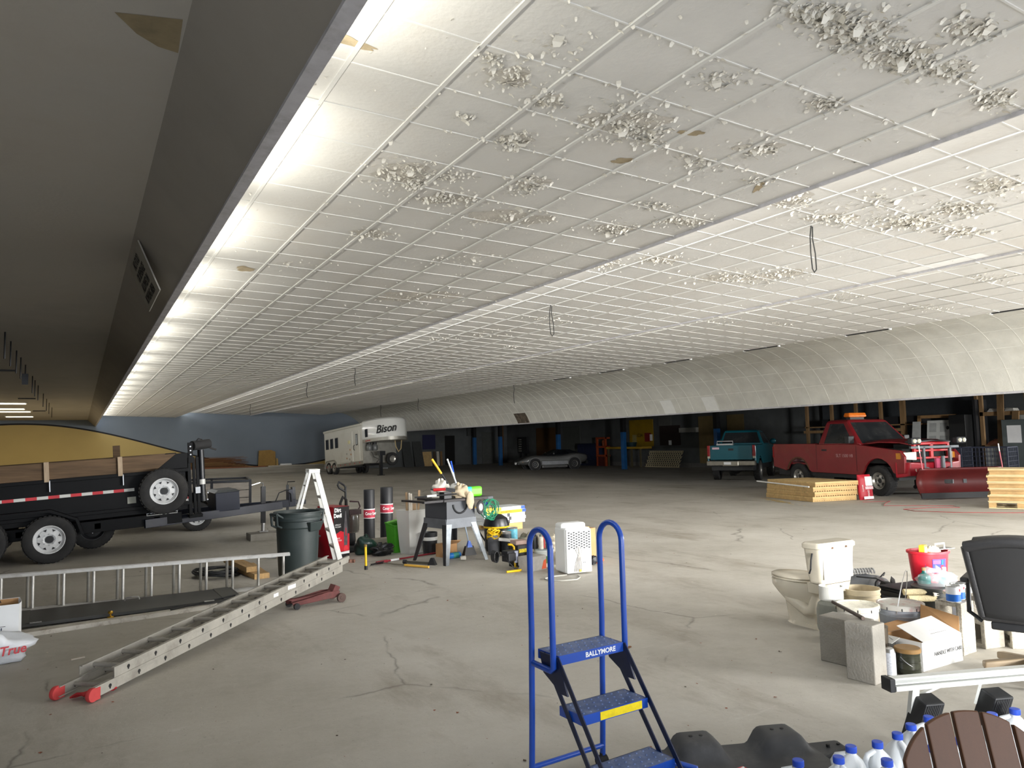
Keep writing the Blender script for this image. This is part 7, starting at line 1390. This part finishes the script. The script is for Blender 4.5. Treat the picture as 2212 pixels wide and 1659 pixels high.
# red cable loops, sawdust and scraps on the floor
tag(MB().tube([(17.2, 11.9, .006), (17.9, 11.6, .006), (17.2, 11.3, .006), (16.7, 11.0, .006), (17.3, 10.4, .006), (17.7, 9.9, .006), (17.4, 9.6, .006), (17.0, 10.0, .006), (16.2, 10.2, .006), (16.0, 9.8, .006), (16.3, 9.1, .006), (17.0, 8.3, .006), (17.9, 7.6, .006)], .006, 5).build('red_cable', mat('red_cable_m', S(150, 50, 50), .6), None, smooth=1), 'thin red cable looping over the floor before the plough', 'cord')
b = MB(); rr = random.Random(12)
for i in range(160):
    u = rr.gauss(0, .5); v = rr.gauss(0, .22); x, y = 16.1+u*.45-v*.3, 13.6+u*.9; s_ = rr.uniform(.01, .05); a = rr.uniform(0, PI); b.quad(*[(x+s_*math.cos(a+k*PI/2), y+s_*math.sin(a+k*PI/2), .003+.002*(i % 3)) for k in range(4)])
tag(b.build('sawdust', mat('sawdust_m', S(214, 190, 130), .9, var=.1), None), 'sawdust scattered beside the timber panels', 'sawdust', kind='stuff')
b = MB()
for i in range(420):
    d_ = rr.uniform(2.6, 16); a = rr.uniform(-.95, .62); ca_, sa_ = math.sin(.527+a*.62), math.cos(.527+a*.62); x, y = d_*ca_, d_*sa_
    if y > 12.5: continue
    s_ = rr.uniform(.003, .014); q = rr.uniform(0, PI); e = rr.uniform(.3, 1); b.m(i % 3).quad(*[(x+s_*math.cos(q+k*PI/2)*(1 if k % 2 else e), y+s_*math.sin(q+k*PI/2), .002+rr.uniform(0, s_*.5)) for k in range(4)])
tag(b.build('floor_debris', [mat('pale_chip', S(206, 200, 186), .9), mat('dark_chip', S(70, 58, 46), .9), mat('rust_chip2', S(140, 84, 60), .9)], None), 'tiny chips and crumbs scattered over the concrete floor', 'debris', kind='stuff')
for i, (x, y, sx, lab) in enumerate(((.02, 7.42, .05, 'pale wood splinter on the floor by the storm door'), (4.0, 5.0, .04, 'dark leaf scrap on the floor beyond the step ladder'))):
    tag(MB().bar((x-sx, y, .006), (x+sx, y+.03, .006), .02, .008).build('splinter', wslat if i == 0 else brown, None), lab, 'scrap')
# ================================================================ ceiling: peeling paint, stains, loose wires
PLN = (P1, P2, P3)
def pz(k, x): x0, z0, x1, z1 = PLN[k]; return z0+(z1-z0)*(x-x0)/(x1-x0)
PATCH = [(0,2.25,3.76,0.17,-0.1,0.09,0.15,90), (0,2.61,3.9,0.1,-0.06,0.09,0.14,70), (0,2.04,3.64,0.07,-0.04,0.04,0.07,30), (0,3.26,3.92,0.31,-0.18,0.22,0.28,260), (0,3.54,4.02,0.12,-0.07,0.1,0.11,60), (0,2.27,5.6,0.27,-0.16,0.14,0.36,190), (0,2.46,5.8,0.09,-0.05,0.07,0.16,40), (0,2.85,5.97,0.26,-0.15,0.1,0.21,130), (0,2.74,4.53,0.13,-0.08,0.08,0.13,80), (0,2.79,4.68,0.05,-0.03,0.03,0.06,10), (0,3.31,5.23,0.17,-0.1,0.11,0.17,70), (0,3.34,5.44,0.11,-0.06,0.07,0.12,40), (0,4.19,4.19,0.16,-0.09,0.18,0.18,60), (0,4.42,3.74,0.18,-0.11,0.15,0.14,90), (0,4.25,3.02,0.13,-0.08,0.11,0.08,70), (0,3.39,3.13,0.15,-0.09,0.11,0.11,60), (0,3.65,2.39,0.2,-0.12,0.19,0.13,240), (0,4.1,2.41,0.19,-0.11,0.18,0.11,220), (0,3.31,2.39,0.17,-0.1,0.11,0.08,180), (0,4.49,2.36,0.14,-0.08,0.14,0.08,120), (0,5.14,2.42,0.13,-0.08,0.15,0.08,130), (0,5.19,5.36,0.24,-0.14,0.15,0.16,130), (0,4.73,5.88,0.25,-0.14,0.12,0.15,100), (0,4.56,5.12,0.15,-0.09,0.11,0.12,60), (0,2.66,5.43,0.2,-0.12,0.07,0.14,60), (0,2.26,4.38,0.08,-0.05,0.03,0.06,20), (0,2.62,7.36,0.25,-0.15,0.08,0.23,80), (0,4.95,4.21,0.14,-0.08,0.1,0.09,40), (0,4.16,2.05,0.13,-0.08,0.14,0.08,80), (0,4.81,5.98,0.17,-0.1,0.1,0.13,40), (0,4.27,10.04,0.71,-0.42,0.24,0.58,80), (0,3.61,6.15,0.47,-0.28,0.19,0.33,90), (0,2.3,3.34,0.2,-0.12,0.11,0.17,30), (0,2.18,9.2,0.3,-0.17,0.07,0.29,20), (0,3.92,7.8,0.43,-0.25,0.16,0.32,60), (1,6.36,5.06,0.24,-0.16,0.29,0.24,110), (1,7.27,5.18,0.3,-0.19,0.25,0.19,140), (1,8.1,4.83,0.38,-0.25,0.29,0.18,260), (1,8.15,4.24,0.28,-0.18,0.27,0.15,220), (1,7.74,3.71,0.22,-0.14,0.33,0.17,120), (1,6.21,8.27,0.43,-0.29,0.24,0.33,120), (1,8.45,7.71,0.56,-0.38,0.31,0.29,180), (1,8.85,7.11,0.33,-0.22,0.27,0.22,70), (1,6.85,7.55,0.31,-0.21,0.19,0.22,70), (1,7.92,12.13,0.52,-0.37,0.27,0.42,50), (1,9.16,15.52,0.23,-0.17,0.23,0.4,30), (1,8.95,4.68,0.26,-0.17,0.22,0.12,90), (1,7.16,4.55,0.24,-0.15,0.33,0.22,60), (1,7.72,14.27,0.5,-0.36,0.24,0.44,30), (1,7.15,15.46,0.35,-0.26,0.17,0.37,30), (2,11.87,8.27,0.33,-0.23,0.27,0.19,40), (2,14.03,8.03,0.42,-0.29,0.43,0.25,60), (2,11.88,11.28,0.48,-0.33,0.32,0.31,30), (2,13.13,10.74,0.32,-0.22,0.27,0.22,30), (2,12.54,6.18,0.3,-0.2,0.45,0.23,50), (2,10.09,12.2,0.48,-0.33,0.27,0.34,30)]
b = MB(); rr = random.Random(21)
def flake(k, x, y, s_):
    x0, _, x1, _ = PLN[k]
    if not (x0+.02 < x < x1-.02): return
    z = pz(k, x)-.002; a = rr.uniform(0, 2*PI); c, s2 = math.cos(a), math.sin(a); w = s_*rr.uniform(.5, 1.0); drop = s_*rr.uniform(.25, .9)
    p = lambda u, v, d: (x+c*u-s2*v, y+s2*u+c*v, z-d)
    b.quad(p(-s_*.5, -w*.5, 0), p(-s_*.5, w*.5, 0), p(s_*.1, w*.55, drop*.35), p(s_*.1, -w*.55, drop*.4)); b.quad(p(s_*.1, -w*.55, drop*.4), p(s_*.1, w*.55, drop*.35), p(s_*.5, w*.3, drop), p(s_*.42, -w*.35, drop*.9))
for k, cx_, cy_, ax, ay, bx_, by_, n in PATCH:
    big = 1.0 if k == 0 else 1.25
    for i in range(int(n*1.5)):
        u, v = rr.gauss(0, .5), rr.gauss(0, .5); flake(k, cx_+ax*u+bx_*v, cy_+ay*u+by_*v, rr.choice((.012, .016, .02, .026, .034))*big)
    for i in range(max(1, n//40)):   # bigger curls hang where the patch meets a bar
        u, v = rr.gauss(0, .4), rr.gauss(0, .4); flake(k, cx_+ax*u+bx_*v, cy_+ay*u+by_*v, rr.uniform(.05, .08))
for i in range(900):
    k = rr.choice((0, 0, 1)); x0, _, x1, _ = PLN[k]; flake(k, rr.uniform(x0, x1), 1.0+abs(rr.gauss(0, 9)), rr.uniform(.008, .02))
for x in (1.93, 2.53, 3.14, 3.74, 4.35, 4.95):
    for i in range(26): flake(0, x+rr.uniform(-.02, .02), rr.uniform(1.8, 7), rr.uniform(.02, .045))
for y in (2.4, 2.96, 3.53, 4.1, 4.66):
    for i in range(30): flake(0, rr.uniform(1.9, 5.3), y+rr.uniform(-.02, .02), rr.uniform(.02, .04))
tag(b.build('peeling_paint', mat('curled_paint_flake', S(226, 222, 212), .85, var=.06, scale=3), None), 'curled flakes of paint peeling off the tiled ceiling', 'paint flakes', kind='stuff')
# bared patches where the flakes came away, and brown water stains
def blot(k, cx_, cy_, rx, ry, rot, seed, off=.0015):
    q = random.Random(seed); ph = [q.uniform(0, 6) for _ in range(6)]; ring = []
    for i in range(40):
        a = 2*PI*i/40; r = 1+.16*math.sin(2*a+ph[0])+.13*math.sin(3*a+ph[1])+.10*math.sin(5*a+ph[2])+.07*math.sin(9*a+ph[3]); u, v = rx*r*math.cos(a), ry*r*math.sin(a)
        x, y = cx_+u*math.cos(rot)-v*math.sin(rot), cy_+u*math.sin(rot)+v*math.cos(rot); x = min(max(x, PLN[k][0]+.01), PLN[k][2]-.01); ring.append((x, y, pz(k, x)-off))
    return ring
b = MB()
for i, (k, cx_, cy_, ax, ay, bx_, by_, n) in enumerate(PATCH):
    if n >= 70: b._f([b._v(p) for p in blot(k, cx_, cy_, .75*math.hypot(ax, ay), .55*math.hypot(bx_, by_), math.atan2(ay, ax), i)])
struct(b.build('ceiling', mat('bared_tile_patch', (.625, .59, .535), .9, var=.14, scale=6, bump=.3, bscale=50)))
b = MB()
for k, x, y, rx, ry, ro, sd in ((0, 3.68, 4.45, .10, .05, -.5, 101), (0, 3.78, 3.80, .09, .045, -.5, 102), (0, 1.27, 3.88, .16, .04, .1, 103), (0, 5.05, 4.3, .16, .03, .9, 104), (0, 1.76, 9.6, .12, .12, 0, 105)): b._f([b._v(p) for p in blot(k, x, y, rx, ry, ro, sd, .0025)])
struct(b.build('ceiling', mat('brown_water_stain', (.42, .34, .22), .9, var=.25, scale=9)))
b = MB(); rr = random.Random(8)
b._f([b._v((x, y, 3.758)) for x, y in ((.10, 3.70), (.38, 3.62), (.395, 3.95), (.30, 3.93), (.2, 3.85))]); struct(b.build('ceiling', mat('damp_stain', (.24, .19, .11), .9, var=.2)))
b = MB(); b.quad(*[(x, y, pz(1, x)-.004) for x, y in ((10.02, 5.05), (10.28, 5.05), (10.28, 6.15), (10.02, 6.15))]); struct(b.build('ceiling', mat('bright_new_tile', (.84, .84, .82), .8, var=.02)))
wr = mat('dark_flex', S(46, 46, 44), .7)
for i, (k, x, y, L_, loop, lab) in enumerate(((1, 7.28, 5.48, .56, True, 'long loop of dark flex hanging from the ceiling, largest of the loose wires'), (1, 7.25, 10.94, .56, True, 'loop of dark flex hanging from the ceiling, second along from the largest'), (1, 7.41, 22.4, .55, False, 'single dark wire hanging above the horse trailer side of the saw'), (1, 7.36, 27.9, .58, False, 'dark wire with a pale tag hanging over the trash can'), (1, 8.0, 42.0, .6, False, 'short dark wire hanging before the blue wall'), (2, 15.1, 41.0, .7, False, 'dark wire hanging down over the horse trailer roof'), (2, 14.9, 35.0, .65, False, 'dark wire hanging from the ceiling edge right of the horse trailer'), (2, 15.3, 26.0, .75, False, 'dark wire hanging before the curved cove'))):
    z = pz(k, x)
    pts = [(x, y, z), (x+.02, y, z-L_*.2), (x-.015, y, z-L_*.5), (x, y, z-L_*.85)]
    if loop: pts = [(x, y, z), (x-.03, y, z-L_*.25), (x-.035, y, z-L_*.6), (x-.02, y, z-L_*.93), (x+.01, y, z-L_), (x+.05, y, z-L_*.93), (x+.045, y, z-L_*.6), (x+.01, y, z-L_*.3), (x+.02, y, z-.02)]
    else: pts += [(x+.02, y, z-L_)]
    o = MB().tube(pts, .008 if loop else .014, 6).build('hanging_wire', wr, None, smooth=1); tag(o, lab, 'wire', 'loose wires under the ceiling')
tag(MB().cyl((5.7, 5.2, 4.19), (5.7, 5.2, 3.94), .004, n=6).build('hanging_wire', mat('pale_wire', S(170, 168, 160), .6), None), 'thin pale wire hanging at the first ceiling step', 'wire', 'loose wires under the ceiling')
for i, (y0, y1) in enumerate(((7.06, 7.65), (9.79, 10.86), (12.82, 13.94), (16.0, 17.08), (19.13, 20.37), (22.21, 23.29))):
    t = thing('lamp_batten', ['dark fluorescent batten nearest the picture edge at the cove', 'dark fluorescent batten second in the row along the cove', 'dark fluorescent batten third in the row along the cove', 'dark fluorescent batten fourth in the row along the cove', 'dark fluorescent batten fifth in the row along the cove', 'dark fluorescent batten sixth in the row along the cove'][i], 'lamp', (15.47, (y0+y1)/2, 4.03), 0, 'battens along the cove'); h_ = (y1-y0)/2
    MB().box(-.03, .03, -h_, h_, 0, .05).build('housing', darkmetal, t); MB().box(-.035, .035, -h_-.03, -h_, -.01, .04).build('end_holder', whitep, t); MB().box(-.035, .035, h_, h_+.03, -.01, .04).build('end_holder', whitep, t)
# ================================================================ left soffit: lamps, rods, tracks, hanging sign
lampm = mat('warm_lamp_diffuser', S(255, 240, 205), .5, emit=(1.0, .86, .58), estr=2.2)
for i, (x, y) in enumerate(((-2.5, 35.2), (-2.78, 39.5), (-2.68, 42.1), (-2.84, 47.9))):
    t = thing('ceiling_lamp', ['lit ceiling lamp first of the row from the camera side', 'lit ceiling lamp second of the row', 'lit ceiling lamp third of the row', 'lit ceiling lamp last of the row, by the ochre wall'][i], 'lamp', (x, y, 3.755), 0, 'lit lamps under the low ceiling'); MB().box(-.65, .65, -.32, .32, -.03, .0).build('frame', whitep, t); MB().box(-.6, .6, -.28, .28, -.045, -.028).build('diffuser', lampm, t)
    area('lamp_glow', (x, y, 3.69), (x, y, 0), 1.1, .5, 26, (1.0, .82, .52))
for i, y in enumerate((14.66, 15.85, 17.25, 18.48, 20.0, 22.9, 24.2, 26.0, 29.6, 32.5, 35.1, 38.7)):
    L_ = .45; tag(MB().cyl((-1.1, y, 3.758), (-1.1, y, 3.758-L_), .014, n=6).build('hanger_rod', darkmetal, None), 'dark threaded rod hanging from the low ceiling, one of a long row', 'rod', 'hanger rods under the low ceiling')
tag(MB().box(-1.16, -1.04, 19.95, 20.05, 3.30, 3.55).build('hanging_bracket', darkmetal, None), 'dark bracket hung among the threaded rods', 'bracket')
for i, (x0, x1, y) in enumerate(((-2.2, -1.37, 21.35), (-1.97, -1.43, 32.2), (-1.95, -1.44, 41.6))):
    tag(MB().box(x0, x1, y-.06, y+.06, 3.72, 3.758).build('ceiling_track', blackp, None), ['black ceiling strip nearest the camera beside the rods', 'black ceiling strip midway along the rods', 'black ceiling strip by the lit lamps'][i], 'strip', 'black strips on the low ceiling')
SG = thing('hanging_sign', 'white board sign with four lines of black capitals hung from the raking soffit', 'sign', (0, 0, 0))
A1, A2, B1, B2 = Vector((.44, 7.58, 3.71)), Vector((.44, 8.82, 3.71)), Vector((.632, 7.58, 3.255)), Vector((.632, 8.82, 3.255)); nn = (B1-A1).cross(A2-A1).normalized()
if nn.x > 0: nn = -nn
MB().hexa([B2, B1, B1+nn*.012, B2+nn*.012, A2, A1, A1+nn*.012, A2+nn*.012]).build('board', mat('grey_white_sign', S(150, 146, 136), .7, var=.06), SG)
dn = (B1-A1).normalized()
for i, s_ in enumerate(('NO FOOD', 'OR BEVERAGE', 'ALLOWED IN', 'BOWLING AREA')):
    c_ = (A1+A2)/2+dn*(.075+.112*i)+nn*.014; text('lettering', s_, .118, plane_m(c_, (0, -1, 0), -dn), ink, SG, sx=.92, bold=.003)
